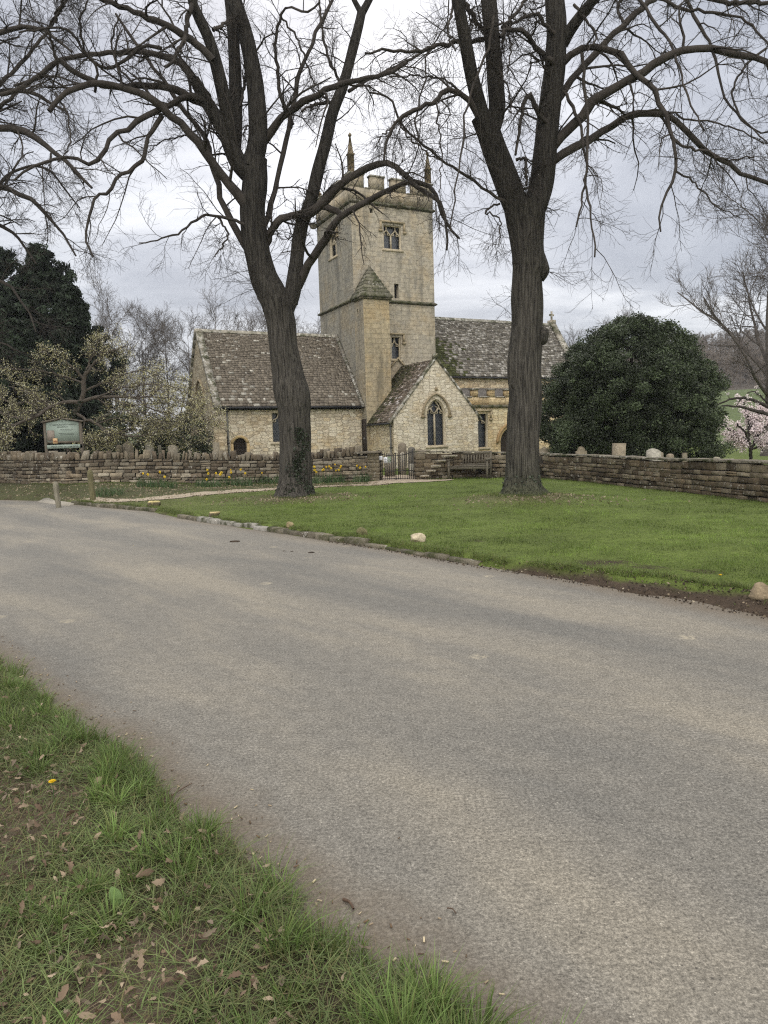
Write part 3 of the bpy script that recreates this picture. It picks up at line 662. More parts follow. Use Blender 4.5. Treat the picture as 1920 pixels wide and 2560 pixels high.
for a, b_ in zip(q[:-1], q[1:]): mb.bar((a, gy-.011, zt(a)), (b_, gy-.011, zt(b_)), .02, .028)
under(gate, mb.build('top_rail', IRON))
for zr in (.05, .34): mb = MB(); mb.box(gx0, gx1-.06, gy-.014, gy-.004, gz+zr, gz+zr+.028); under(gate, mb.build('rail', IRON))
mb = MB(); xm = atY(990, 1190, 27.6)[0]; mb.box(xm-.02, xm+.02, gy-.03, gy, gz-.02, gz+1.05); mb.box(xm-.045, xm-.02, gy-.02, gy, gz+1.0, gz+1.05); under(gate, mb.build('latch_post', IRON))
mb = MB(); mb.box(gx1-.055, gx1-.02, gy-.02, gy+.02, gz-.03, gz+1.17); under(gate, mb.build('hinge_post', IRON))
V, Fc = tubes(np.array([smoothpath([(gx0-.06, gy, gz+1.13), (gx0+.0, gy-.02, gz+1.16), (gx0+.06, gy, gz+1.05), (gx0+.14, gy, gz+.99)], 10)]), np.full((1, 10), .013), 5)
under(gate, mk('hook', V, Fc, IRON))
PAPER = simple('paper', (.62, .64, .68), (.74, .75, .78), 9, .8, 0); INK = simple('dark_ink', (.03, .03, .03), (.05, .05, .05), 9, .8, 0)
GREEN = simple('notice_green', (.10, .15, .09), (.20, .24, .15), 9, .8, 0)
def flat(mb, x0, x1, y, z0, z1, c=(1, 1, 1)): mb.box(x0, x1, y-.003, y, z0, z1, c)
def notice(x0, x1, y0, y1, label, green):
    a = atY(x0, y1, gy-.03); b_ = atY(x1, y0, gy-.03); y = gy-.034
    mb = MB(); flat(mb, a[0], b_[0], y, a[2], b_[2]); o = mb.build('notice', PAPER); info(o, label, 'notice')
    if green:
        mb = MB(); m_ = lerp(a[0], b_[0], .52); flat(mb, m_, b_[0]+.01, y-.004, a[2]+.02, b_[2]+.02); g = mb.build('green_panel', GREEN, o)
        mb = MB()
        for k in range(4): flat(mb, m_+.01, b_[0]-.01-.02*(k % 2), y-.0075, a[2]+.05+.04*k, a[2]+.058+.04*k)
        mb.build('lettering', PAPER, o)
        mb = MB(); cx, cz, r = lerp(a[0], b_[0], .26), lerp(a[2], b_[2], .62), .035
        for k in range(16):
            t0_, t1_ = k*PI/8, (k+1)*PI/8; mb.add([(cx+r*math.cos(u)*f_, y-.004, cz+r*math.sin(u)*f_) for u, f_ in ((t0_, 1), (t1_, 1), (t1_, .78), (t0_, .78))], [(0, 1, 2, 3)])
        mb.prism([(cx-.02, cz-.012), (cx-.014, cz+.008), (cx+.012, cz+.008), (cx+.022, cz+.016), (cx+.018, cz-.012), (cx+.010, cz-.002), (cx-.012, cz-.002)], y-.0045, y-.0035)
        for k in range(3): flat(mb, cx-.04, cx+.03, y-.0032, a[2]+.02+.02*k, a[2]+.026+.02*k)
        mb.build('symbol', INK, o)
    else:
        mb = MB()
        for k in range(6): flat(mb, a[0]+.015, b_[0]-.02-.015*(k % 3), y-.0032, a[2]+.02+.019*k, a[2]+.025+.019*k)
        mb.build('lettering', simple('grey_ink', (.3, .32, .38), (.35, .36, .42), 9, .8, 0), o)
notice(947.2, 956, 1140, 1150.5, 'small plain white paper notice tied to the left end of the gate', False)
notice(959.2, 977, 1142.5, 1158, 'white and green paper notice with a round symbol, tied to the gate bars', True)
# ------------------------------------------------------------------ bench
WOOD = simple('weathered_wood', (.085, .076, .058), (.17, .15, .115), 5, .85, .5, 40, .006, (2, 2, 12))
bo = onG(1172, 1197); BS = 1.12; ba = math.radians(-22)
bench = empty('park_bench', (bo[0]+.05, bo[1]+.1, bo[2]-.01), 'weathered grey wooden slatted bench with armrests against the low wall', 'bench', rz=ba)
def bpart(name, fn):
    mb = MB(); fn(mb); return mb.build(name, WOOD, bench)
hw = .66*BS
for sx in (-1, 1):
    bpart('leg', lambda m, s=sx: m.box(s*hw-.035, s*hw+.035, -.30, -.23, 0, .64*BS))
    bpart('leg', lambda m, s=sx: m.obox((s*hw-.035, .20, 0), (.07, 0, 0), (0, .06, 0), (0, .12, .92*BS)))
    bpart('armrest', lambda m, s=sx: (m.box(s*hw-.05, s*hw+.05, -.36, .26, .641*BS, .641*BS+.035)))
    bpart('side_rail', lambda m, s=sx: m.box(s*hw-.02, s*hw+.02, -.229, .215, .34*BS, .40*BS))
def seat(m):
    for k in range(5): m.box(-hw-.02, hw+.02, -.315+k*.105, -.315+k*.105+.088, .43*BS, .43*BS+.025)
bpart('seat', seat); bpart('seat_rail', lambda m: m.box(-hw+.036, hw-.036, -.29, -.25, .34*BS, .425*BS))
def back(m):
    for k in range(13):
        x = lerp(-hw+.10, hw-.10, k/12); m.obox((x-.024, .235, .50*BS), (.048, 0, 0), (0, .018, 0), (0, .05, .34*BS))
bpart('back_slats', back)
bpart('back_rail', lambda m: m.obox((-hw+.036, .265, .83*BS), (2*hw-.072, 0, 0), (0, .04, 0), (0, .01, .09*BS)))
bpart('back_rail', lambda m: m.obox((-hw+.036, .225, .46*BS), (2*hw-.072, 0, 0), (0, .035, 0), (0, .005, .045*BS)))
mb = MB(); mb.box(.02, .12, .255, .265, .85*BS, .90*BS); mb.build('plaque', simple('brass', (.35, .32, .22), (.45, .42, .32), 9, .4, 0), bench)
# ------------------------------------------------------------------ loose rocks on the grass edge
def rockmesh(rng, sx, sy, sz, n=3, ang=.35, flat=0):
    import bmesh
    bm = bmesh.new(); bmesh.ops.create_icosphere(bm, subdivisions=n, radius=1); V = np.array([v.co[:] for v in bm.verts]); Fc = np.array([[v.index for v in f.verts] for f in bm.faces]); bm.free()
    s = rng.uniform(0, 50)
    for _ in range(9):                                # plane cuts give facets
        d = rng.normal(size=3); d /= np.linalg.norm(d); h = rng.uniform(.62, .85); q = V@d-h; V = V-np.where(q > 0, q, 0)[:, None]*d[None, :]
    nz = np.array([mnoise.fractal(Vector(v*2.2+s), 1, 2, 4) for v in V]); V = V*(1+nz[:, None]*.12)
    if flat: V[:, 2] = np.minimum(V[:, 2], flat)
    return V*np.array([sx, sy, sz]), Fc
for i, (x0, x1, y0, y1, c, fl, lab) in enumerate((
    (368, 400, 1249, 1270, (.50, .42, .20), .62, 'flat-topped stone with a yellow-painted top on the kerb end by the footpath'),
    (517, 550, 1274, 1293, (.42, .34, .18), .5, 'squared flat stone with a yellowish top, lying on the grass beside the pale kerbs'),
    (713, 737, 1301, 1320, (.26, .21, .12), 0, 'small round brown stone on the grass in front of the ivy-grown tree'),
    (891, 919, 1323, 1347, (.15, .14, .07), 0, 'mossy greenish stone on the grass just behind the kerb'),
    (1025, 1066, 1341, 1370, (.44, .38, .27), 0, 'bright cream angular stone on the lawn edge'),
    (1880, 1950, 1452, 1500, (.24, .19, .125), 0, 'large tan boulder in the mud at the far right of the lawn edge'))):
    r2 = np.random.default_rng(50+i); p = onG((x0+x1)/2, y1-2); w = (x1-x0)/F*p[1]/2; h = (y1-y0)/F*p[1]/1.75
    V, Fc = rockmesh(r2, w*1.05, w*.75, h, 3, flat=fl); V = V+np.array([p[0], p[1]+w*.5, p[2]+h*.45])
    if fl: cc = np.where((V[:, 2:3] > p[2]+h*.75), np.array([c]), np.array([(.13, .11, .07)]))
    else: cc = np.tile(c, (len(V), 1))
    info(mk('rock', V, Fc, stonemat('rock_stone%d' % i, .66, lc=(.6, .56, .45)), col=cc, smooth=False), lab, 'rock', 'stones set along the lawn edge')
# ------------------------------------------------------------------ kerb stones
KM = stonemat('kerb_stone', .6, moss=.3); rk = np.random.default_rng(9)
kx0, kx1 = atZ(178, 1261)[0], atZ(1150, 1408)[0]; x = kx0; i = 0
def ppx(x, y, z=0):
    c = _M.T@(np.array([x, y, z])-np.array([0, 0, EYE])); return 960+F*c[0]/-c[2]
while x < kx1:
    sc1 = float(slope_cos(x, KERB)); L = rk.uniform(.38, .62); y = float(curve_y(x, KERB)); x2 = x+L*sc1; y2 = float(curve_y(x2, KERB)); pxm = ppx((x+x2)/2, (y+y2)/2)
    T = np.array([x2-x, y2-y]); Ln = np.linalg.norm(T); T /= Ln; Nn = np.array([T[1], -T[0]])
    if not (385 < pxm < 440) and not (1075 < pxm < 1140 and rk.random() < .6):
        white = 497 < pxm < 660; mb = MB(); c = (.29, .275, .245) if white else np.array((.135, .12, .09))*rk.uniform(.75, 1.3)
        stone(mb, (x+rk.normal()*.01, y+.03+rk.normal()*.015, -.06), T, Nn, Ln-.025, rk.uniform(.125, .165)-(.03 if pxm > 900 else 0), .13, .03, c, rk, .008, 0, .02)
        o = mb.build('kerb_stone', KM)
        if white: lab = 'pale kerb stone in the bright middle run of the kerb, opposite the squared flat stone'; gp = 'pale kerb stones'
        elif pxm < 420: lab = 'dark mossy kerb stone between the concrete ramp and the yellow-topped stone'; gp = 'dark kerb stones by the ramp'
        elif pxm < 500: lab = 'dark worn kerb stone between the yellow-topped stone and the pale kerb run'; gp = 'dark kerb stones before the pale run'
        else: lab = 'rounded brown-grey kerb stone edging the lawn, right of the pale kerb run'; gp = 'brown kerb stones right of the pale run'
        info(o, lab, 'kerb stone', gp)
    x = x2; i += 1
a = onG(1168, 1411); b_ = onG(1243, 1423); mb = MB(); T = (b_-a)[:2]; Ln = np.linalg.norm(T); T /= Ln
stone(mb, (a[0], a[1], .035), T, np.array([T[1], -T[0]]), Ln, .05, .13, .03, (.40, .38, .34), rk, .006, 0, .008)
info(mb.build('kerb_stone', KM), 'long flat pale kerb slab lying alone at the right end, half sunk in mud', 'kerb stone')
# dropped kerb ramp of concrete
q = [atZ(94, 1254, .012), atZ(172, 1265, .012), atZ(209, 1246, .10), atZ(112, 1244.5, .10)]; mb = MB()
q = [np.array(p) for p in q]; dn = np.array([0, 0, -.12])
mb.add(q+[p+dn for p in q], [(0, 1, 2, 3), (0, 4, 5, 1), (1, 5, 6, 2), (2, 6, 7, 3), (3, 7, 4, 0)], (.30, .275, .23))
setting(mb.build('path_ramp', simple('concrete', (.85, .85, .85), (1.15, 1.15, 1.15), 6, .9, .3, 60, .004)))
# ------------------------------------------------------------------ wooden posts
for px0, px1, pt, pb, c, lean, lab in ((137, 149.5, 1163, 1233, (.95, .95, .92), .055, 'leaning pale grey timber post in the leaf litter, nearer the wall'),
                              (224, 238, 1167, 1244, (.62, .62, .42), .035, 'stout mossy timber post standing at the end of the kerb by the path')):
    p = onG((px0+px1)/2+1, pb); h = (pb-pt)/F*p[1]; r = (px1-px0)/F*p[1]/2; K = 14; zz = np.linspace(0, 1, K)
    Pp = np.stack([p[0]-lean*h*zz+.006*np.sin(zz*7), p[1]+0*zz, p[2]-.05+(h+.05)*zz], 1)[None]; Rr = (r*(1+.05*np.sin(zz*9))*np.where(zz > .985, .45, 1))[None]
    Rr[0, -2] *= .97
    V, Fc = tubes(Pp, Rr, 12); top = len(V); V = np.vstack([V, Pp[0, -1]+np.array([0, 0, .01])]); Fl = [list(f) for f in Fc]+[[top-12+k, top-12+(k+1) % 12, top] for k in range(12)]
    info(mk('wooden_post', V, Fl, simple('post_wood', (.15, .135, .10), (.27, .25, .20), 6, .9, .7, 30, .01, (5, 5, .7)), col=np.tile(c, (len(V), 1)), smooth=True), lab, 'post', 'timber posts by the road')
# ------------------------------------------------------------------ notice board
def text(body, size, loc, mat, parent, rz=0, ext=.001, align='CENTER', name='lettering'):
    cu = bpy.data.curves.new('t', 'FONT'); cu.body = body; cu.size = size; cu.align_x = align; cu.extrude = ext
    o = bpy.data.objects.new('t', cu); COL.objects.link(o); dg = bpy.context.evaluated_depsgraph_get(); me = bpy.data.meshes.new_from_object(o.evaluated_get(dg))
    bpy.data.objects.remove(o); n = bpy.data.objects.new(name, me); me.materials.clear(); me.materials.append(mat); link(n, parent)
    n.location = loc; n.rotation_euler = (PI/2, 0, 0); return n
yb = 26.35; p0, p1 = atY(114, 1109, yb), atY(203, 1109, yb); cx = (p0[0]+p1[0])/2; bw = p1[0]-p0[0]; zb = atY(160, 1107, yb)[2]; ze = atY(160, 1055.5, yb)[2]; za = atY(155, 1044, yb)[2]
gz0 = float(Hl(cx, yb))
sg = empty('notice_board', (cx, yb, gz0), 'green church notice board with a small gabled roof, standing above the wall', 'notice board')
FR = simple('board_frame', (.085, .072, .055), (.15, .13, .10), 6, .8, .3, 40, .004); BG = simple('board_green', (.27, .33, .285), (.32, .385, .335), 3, .55, 0)
h1, h2, ha = zb-gz0, ze-gz0, za-gz0; B2 = bw/2
def sp_part(name, fn, mat): m = MB(); fn(m); return m.build(name, mat, sg)
for s in (-1, 1): sp_part('post', lambda m, s=s: m.box(s*B2-.045, s*B2+.045, .0, .08, -.05, h2+.0), FR)
bd_ = sp_part('board', lambda m: m.prism([(-B2+.045, h1+.06), (B2-.045, h1+.06), (B2-.045, h2-.01), (0, ha-.07), (-B2+.045, h2-.01)], .02, .05), BG)
sp_part('bottom_rail', lambda m: m.box(-B2+.046, B2-.046, -.01, .07, h1-.01, h1+.06), FR)
sp_part('roof', lambda m: (m.prism([(-B2-.10, h2-.01), (0, ha-.045), (0, ha), (-B2-.10, h2+.045)], -.06, .14), m.prism([(0, ha-.045), (B2+.10, h2-.01), (B2+.10, h2+.045), (0, ha)], -.06, .14)), FR)
lb = sp_part('lower_board', lambda m: m.box(-B2+.04, B2+.04, .0, .03, h1-.20, h1-.065), BG)
DG = simple('dark_green_ink', (.03, .07, .05), (.04, .08, .06), 9, .8, 0)
text("ST EADBURGHA'S CHURCH", .078, (.02, .018, h2-.115), DG, bd_); text("BROADWAY", .068, (.0, .018, h2-.195), INK, bd_)
for k, tx_ in enumerate(("You are welcome to visit", "this ancient Church", "Sunday services and visiting are", "listed at the Parish Church")): text(tx_, .046, (.14, .018, h2-.27-.055*k-(.03 if k > 1 else 0)), INK, bd_)
text("PARISH OFFICE TEL. 01386 852352", .066, (.04, -.002, h1-.155), INK, lb)
m_ = MB(); m_.box(-B2+.07, -B2+.34, .012, .018, h1+.09, h1+.46); m_.build('panel', simple('brown_panel', (.22, .19, .16), (.30, .25, .21), 5, .7, 0), bd_)
m_ = MB(); m_.box(-.004, .004, .012, .018, h2-.03, h2+.07); m_.box(-.03, .03, .0125, .0175, h2+.03, h2+.038); m_.build('cross', DG, bd_)
m_ = MB(); m_.box(-B2+.28, -B2+.45, -.022, -.016, h1-.02, h1+.17); po = m_.build('poster', simple('poster_paper', (.62, .50, .30), (.55, .33, .16), 4, .7, 0), sg)
m_ = MB(); m_.box(-B2+.31, -B2+.42, -.026, -.0225, h1+.05, h1+.08); m_.box(-B2+.38, -B2+.39, -.026, -.0225, h1+.08, h1+.12); m_.build('picture', simple('poster_red', (.30, .08, .04), (.2, .07, .05), 9, .7, 0), po)
# ------------------------------------------------------------------ headstones
HM = stonemat('headstone', .58, lc=(.46, .44, .39))
def headstone(x0, x1, ty, Y, style, c, label, group=None, thick=.11, rot=0.0):
    a = atY(x0, ty, Y); b_ = atY(x1, ty, Y); w = b_[0]-a[0]; cx = (a[0]+b_[0])/2; g = float(Hl(cx, Y)); h = atY((x0+x1)/2, ty, Y)[2]-g; W2 = w/2
    if style == 'arch': top = [(W2*math.cos(t), h-W2*.8+W2*.8*math.sin(t)) for t in np.linspace(0, PI, 12)]
    elif style == 'shoulder': top = [(W2, h-w*.42), (W2*.72, h-w*.40)]+[(W2*.66*math.cos(t), h-W2*.62+W2*.62*math.sin(t)) for t in np.linspace(0.1, PI-.1, 10)]+[(-W2*.72, h-w*.40), (-W2, h-w*.42)]
    elif style == 'gable': top = [(W2, h-w*.30), (0, h), (-W2, h-w*.30)]
    elif style == 'flat': top = [(W2, h), (-W2, h)]
    else: top = [(W2, h-w*.25), (W2*.5, h-w*.08), (0, h), (-W2*.5, h-w*.04), (-W2, h-w*.2)]
    mb = MB(); mb.prism([(-W2, -.08), (W2, -.08)]+top, -thick/2, thick/2, c); o = mb.build('headstone', HM)
    o.location = (cx, Y, g); o.rotation_euler = (RNG.normal()*.03, RNG.normal()*.03, rot); info(o, label, 'headstone', group)
headstone(993, 1014, 1106.5, 32.2, 'arch', (.20, .17, .13), 'tall round-topped headstone rising behind the middle of the gate')
headstone(1019, 1037, 1117, 31.0, 'arch', (.13, .12, .10), 'dark round-topped headstone with white lichen beside the gate hinge post')
headstone(960, 986, 1132, 30.2, 'shoulder', (.17, .15, .115), 'broad squat headstone seen through the left half of the gate')
headstone(1000, 1013, 1131, 31.6, 'arch', (.36, .33, .27), 'narrow pale headstone seen through the gate bars')
headstone(1036, 1060, 1120, 33.0, 'gable', (.22, .19, .14), 'low gabled headstone just above the wall right of the gate')
headstone(1022, 1034, 1160, 29.9, 'flat', (.30, .28, .23), 'short pale block of stone low behind the right gate bars', thick=.3)
headstone(310, 334, 1103, 30.5, 'gable', (.24, .21, .16), 'pointed headstone under the blossom branches, left of the tall faceted one')
headstone(363, 382, 1105, 29.5, 'rough', (.30, .28, .23), 'pale faceted headstone behind the wall under the blossom branches')
headstone(398, 405, 1113, 30.5, 'arch', (.26, .24, .19), 'very narrow headstone tip behind the wall')
headstone(421, 444, 1112, 28.6, 'rough', (.24, .215, .165), 'broad rough-topped headstone poking over the coping, right of the narrow tip')
headstone(288, 302, 1112, 30.2, 'arch', (.22, .19, .14), 'small headstone behind the wall, nearest the notice board')
headstone(530, 545, 1106, 28.8, 'flat', (.25, .22, .165), 'squared headstone in front of the church corner buttress')
headstone(1346, 1374, 1117, 29.5, 'gable', (.19, .165, .12), 'brown gabled headstone beside the right tree trunk')
headstone(1440, 1467, 1116, 28.0, 'shoulder', (.20, .17, .12), 'shouldered brown headstone in the shade under the holly')
headstone(1531, 1558, 1108, 25.6, 'flat', (.26, .22, .16), 'tall square stone pillar monument under the holly', thick=.35)
headstone(1617, 1649, 1121, 23.4, 'rough', (.34, .32, .27), 'lumpy headstone crusted with white lichen above the wall', thick=.2)
headstone(1648, 1660, 1130, 24.5, 'arch', (.24, .21, .16), 'small brown headstone tucked behind the lichen-crusted one')
headstone(1668, 1685, 1134, 24.0, 'arch', (.24, .20, .15), 'small round-topped headstone right of the lichen-crusted one')
headstone(1782, 1800, 1142, 24.0, 'arch', (.28, .26, .2), 'little pale headstone at the right edge of the holly shade')
headstone(1706, 1717, 1132, 26.0, 'flat', (.16, .14, .10), 'slim dark upright stone under the right side of the holly')
# ------------------------------------------------------------------ daffodils
DL = leafmat('daffodil_leaf', (.075, .125, .050), .3, .5, .3, .2); DY = leafmat('daffodil_petal', (1, 1, 1), .08, .5, .3, .3)
def daff(cx_px, by, half, leaves, fl, label):
    g = onG(cx_px, by); r = half/F*g[1]; root = empty('daffodil_clump', g, label, 'daffodils', 'daffodil clumps along the wall')
    n = leaves; a = RNG.uniform(-1, 1, n)*r; b = RNG.uniform(-.22, .22, n); B = np.stack([a, b, 0*a], 1)
    B[:, 2] = Hl(g[0]+B[:, 0], g[1]+B[:, 1])-g[2]
    V, Fc = blades(B, RNG.uniform(.22, .44, n), RNG.uniform(.011, .019, n), .55, 4); mk('leaves', V, Fc, DL, root, percol((1, 1, 1), .35, n, 8, yel=.0))
    for px, py in fl:
        f = atY(px, py, g[1]-.05+RNG.uniform(-.12, .12))-g; V = []; Fc = []; cc = []; m = MB()
        st = np.array([smoothpath([(f[0]+RNG.normal()*.04, f[1], 0), (f[0], f[1], f[2]*.6), (f[0], f[1]+.0, f[2]-.01), (f[0], f[1]-.02, f[2])], 6)]); v, q = tubes(st, np.full((1, 6), .004), 4)
        m.add(v, q.tolist(), (.10, .17, .05)); az = RNG.uniform(-1.0, 1.0); dx = np.array([math.sin(az), -math.cos(az), -.15]); dx /= np.linalg.norm(dx)
        s1 = np.cross(dx, (0, 0, 1)); s1 /= np.linalg.norm(s1); s2 = np.cross(s1, dx); c = f+np.array([0, -.02, 0]); R_ = RNG.uniform(.052, .064)
        for k in range(6):
            t = k*PI/3; e = s1*math.cos(t)+s2*math.sin(t); e2 = s1*math.cos(t+1.57)+s2*math.sin(t+1.57)
            m.add([c, c+e*R_*.5+e2*R_*.30, c+e*R_-dx*.006, c+e*R_*.5-e2*R_*.30], [(0, 1, 2, 3)], (.80, .62, .06))
        tp, q = tubes(np.array([[c, c+dx*.015, c+dx*.032]]), np.array([[.012, .013, .020]]), 7); m.add(tp, q.tolist(), (.78, .42, .02))
        m.build('flower', DY, root)
daff(270, 1222, 38, 130, [], 'flowerless clump of green daffodil leaves, nearest the stout mossy post')
daff(392, 1218, 48, 260, [(358, 1183.6), (370, 1186), (400, 1180), (412, 1192)], 'wide daffodil clump with four blooms, left of the rest along the wall')
daff(522, 1217, 32, 170, [(519, 1175), (521, 1184), (517, 1198), (540, 1183), (554, 1181), (551, 1186)], 'daffodil clump with six blooms at mid wall')
daff(598, 1214, 34, 190, [(577.6, 1175), (578, 1181), (573, 1193), (602, 1174), (613, 1183)], 'daffodil clump with orange and yellow blooms left of the ivied trunk')
daff(664, 1209, 40, 230, [(655, 1182)], 'leafy daffodil clump with one bloom, against the left side of the ivied trunk')
daff(800, 1208, 26, 170, [(786, 1167), (791, 1180), (787, 1175), (809, 1173.5), (815.6, 1167), (806, 1175)], 'bright daffodil clump just right of the ivied trunk')
daff(838, 1206, 24, 150, [(823, 1166), (827.5, 1170.6), (837.6, 1161), (840, 1176), (847, 1174.6), (852.5, 1165), (851, 1169)], 'tallest daffodil clump with seven blooms, second right of the ivied trunk')
daff(902, 1205, 22, 110, [(892.6, 1164), (900, 1169), (914, 1167)], 'small daffodil clump with three blooms, nearest the gate')
# dandelions, a dock leaf, sticks
def dandelion(px, py, on, label, s=.018):
    p = atZ(px, py, .07) if on == 'v' else onG(px, py); z0 = float(Hv(p[0], p[1])) if on == 'v' else p[2]
    root = empty('dandelion', (p[0], p[1], z0), label, 'flower'); m = MB()
    hd = .10 if on == 'v' else .05
    for k in range(46):
        t = k*2.4; r = s*(k/46)**.5; e = np.array([math.cos(t), math.sin(t), 0]); m.bar((e[0]*r*.3, e[1]*r*.3, hd), (e[0]*r, e[1]*r, hd+.008*(1-k/46)), .004, .001, (.85, .60, .02))
    m.build('flower_head', DY, root); v, q = tubes(np.array([[[0, 0, 0], [.003, 0, hd*.5], [0, 0, hd]]]), np.full((1, 3), .0022), 5); mk('stem', v, q, DL, root)
dandelion(134, 1999, 'v', 'yellow dandelion flower in the verge grass'); dandelion(1801, 1449, 'l', 'tiny yellow flower on the lawn edge near the boulder', .02)
p = atZ(300, 2262, .06); z0 = float(Hv(p[0], p[1])); n = 9; t = np.linspace(0, 1, n)
c = np.stack([p[0]-.03*t, p[1]+.01*t, z0+.10*t-.02*t*t], 1)[None]; V, Fc = ribbons(c, (.021*np.sin(np.pi*np.clip(t*.93+.05, 0, 1))**.7)[None], np.array([[.85, .5, .15]]))
info(mk('dock_leaf', V, Fc, leafmat('dock', (.17, .26, .09), .1, .5, .3, .3), smooth=True), 'single broad pale green leaf standing up among the dead leaves', 'plant')
for (ax, ay), (bx_, by_), r, lab in (((858, 2248), (884, 2272), .006, 'short thick brown stick lying on the near road edge'), ((1118, 2270), (1140, 2284), .0025, 'thin dark twig lying on the asphalt'), ((428, 1990), (480, 1958), .003, 'forked dry twig by the tall grass tuft'), ((520, 2068), (582, 2056), .003, 'long dry twig on the soil at the road edge')):
    a = atZ(ax, ay, .008); b = atZ(bx_, by_, .008); m = (a+b)/2+np.array([.004, .006, .003]); P = smoothpath([a, m, b], 8)[None]; V, Fc = tubes(P, np.linspace(r, r*.7, 8)[None], 6)
    info(mk('stick', V, Fc, simple('stick_bark', (.07, .045, .03), (.12, .08, .055), 40, .9, .3, 90, .002)), lab, 'stick')
for i, (px, py, s) in enumerate(((588, 1354, .10), (710, 1377, .035), (730, 1378, .03), (778, 1381, .06))):
    p = atZ(px, py, 0.005); V, Fc = rockmesh(np.random.default_rng(80+i), s, s*.6, s*.18, 2); V = V+np.array([p[0], p[1], s*.08])
    info(mk('mud_clod', V, Fc, stonemat('mud_clod_earth', .9), col=np.tile((.05, .037, .027), (len(V), 1))), ('largest dark clod of mud on the far side of the road', 'left clod of a tight pair on the far side of the road', 'right clod of a tight pair on the far side of the road', 'flat brown clod alone on the road, right of the pair')[i], 'mud clod')
# ------------------------------------------------------------------ the church
CH = empty('church', (-1.358, 42.0, 0), 'old limestone parish church with a square battlemented tower and mossy stone-slate roofs', 'church', rz=math.radians(26.5))
def wallmat(name, c1, c2, mort, bw, bh, distort, msz, ochre=.5, smoothk=.0, cont=1.0, streak=.35):
    b = NB(name); uv = b.tc.outputs['UV']
    nd = b.n('ShaderNodeTexNoise'); nd.inputs['Scale'].default_value = 2.6; nd.inputs['Detail'].default_value = 3; b.l(uv, nd.inputs['Vector'])
    sub = b.n('ShaderNodeVectorMath', operation='SUBTRACT'); b.l(nd.outputs['Color'], sub.inputs[0]); sub.inputs[1].default_value = (.5, .5, .5)
    sc = b.n('ShaderNodeVectorMath', operation='SCALE'); b.l(sub.outputs[0], sc.inputs[0]); sc.inputs['Scale'].default_value = distort
    ad = b.n('ShaderNodeVectorMath', operation='ADD'); b.l(uv, ad.inputs[0]); b.l(sc.outputs[0], ad.inputs[1])
    br = b.n('ShaderNodeTexBrick', offset=.43, squash=.7, squash_frequency=3); b.l(ad.outputs[0], br.inputs['Vector'])
    br.inputs['Scale'].default_value = 1; br.inputs['Mortar Size'].default_value = msz; br.inputs['Mortar Smooth'].default_value = .4; br.inputs['Bias'].default_value = 0
    br.inputs['Brick Width'].default_value = bw; br.inputs['Row Height'].default_value = bh
    br.inputs['Color1'].default_value = (*c1, 1); br.inputs['Color2'].default_value = (*c2, 1); br.inputs['Mortar'].default_value = (*mort, 1)
    big = b.noise(.55, 5, .65, uv); c = b.mix(b.ramp(big, (.48, 0.0), (.62, ochre)), br.outputs['Color'], (.40, .28, .13))
    fine = b.noise(5, 5, .7, uv); c = b.mix(1.0, c, b.ramp(fine, (.3, 1-.32*cont), (.7, 1+.28*cont)), 'MULTIPLY')
    mp = b.n('ShaderNodeMapping'); mp.inputs['Scale'].default_value = (1.6, .22, 1); b.l(uv, mp.inputs[0])
    st = b.noise(1.0, 5, .65, mp.outputs[0]); c = b.mix(b.ramp(st, (.50, 0.0), (.68, streak)), c, (.13, .125, .11))
    f2 = b.noise(22, 4, .7, uv); c = b.mix(1.0, c, b.ramp(f2, (.3, .84), (.7, 1.14)), 'MULTIPLY')
    h = b.math('ADD', b.math('MULTIPLY', br.outputs['Fac'], -1.0), b.math('MULTIPLY', fine, .8))
    return b.done(b.tint(c), .92, b.bump(h, .65, .03, b.bump(f2, .4, .01)), .15)
TS = wallmat('tower_stone', (.405, .362, .285), (.35, .318, .26), (.315, .280, .222), .55, .27, .025, .007, .30, cont=1.1, streak=.66)
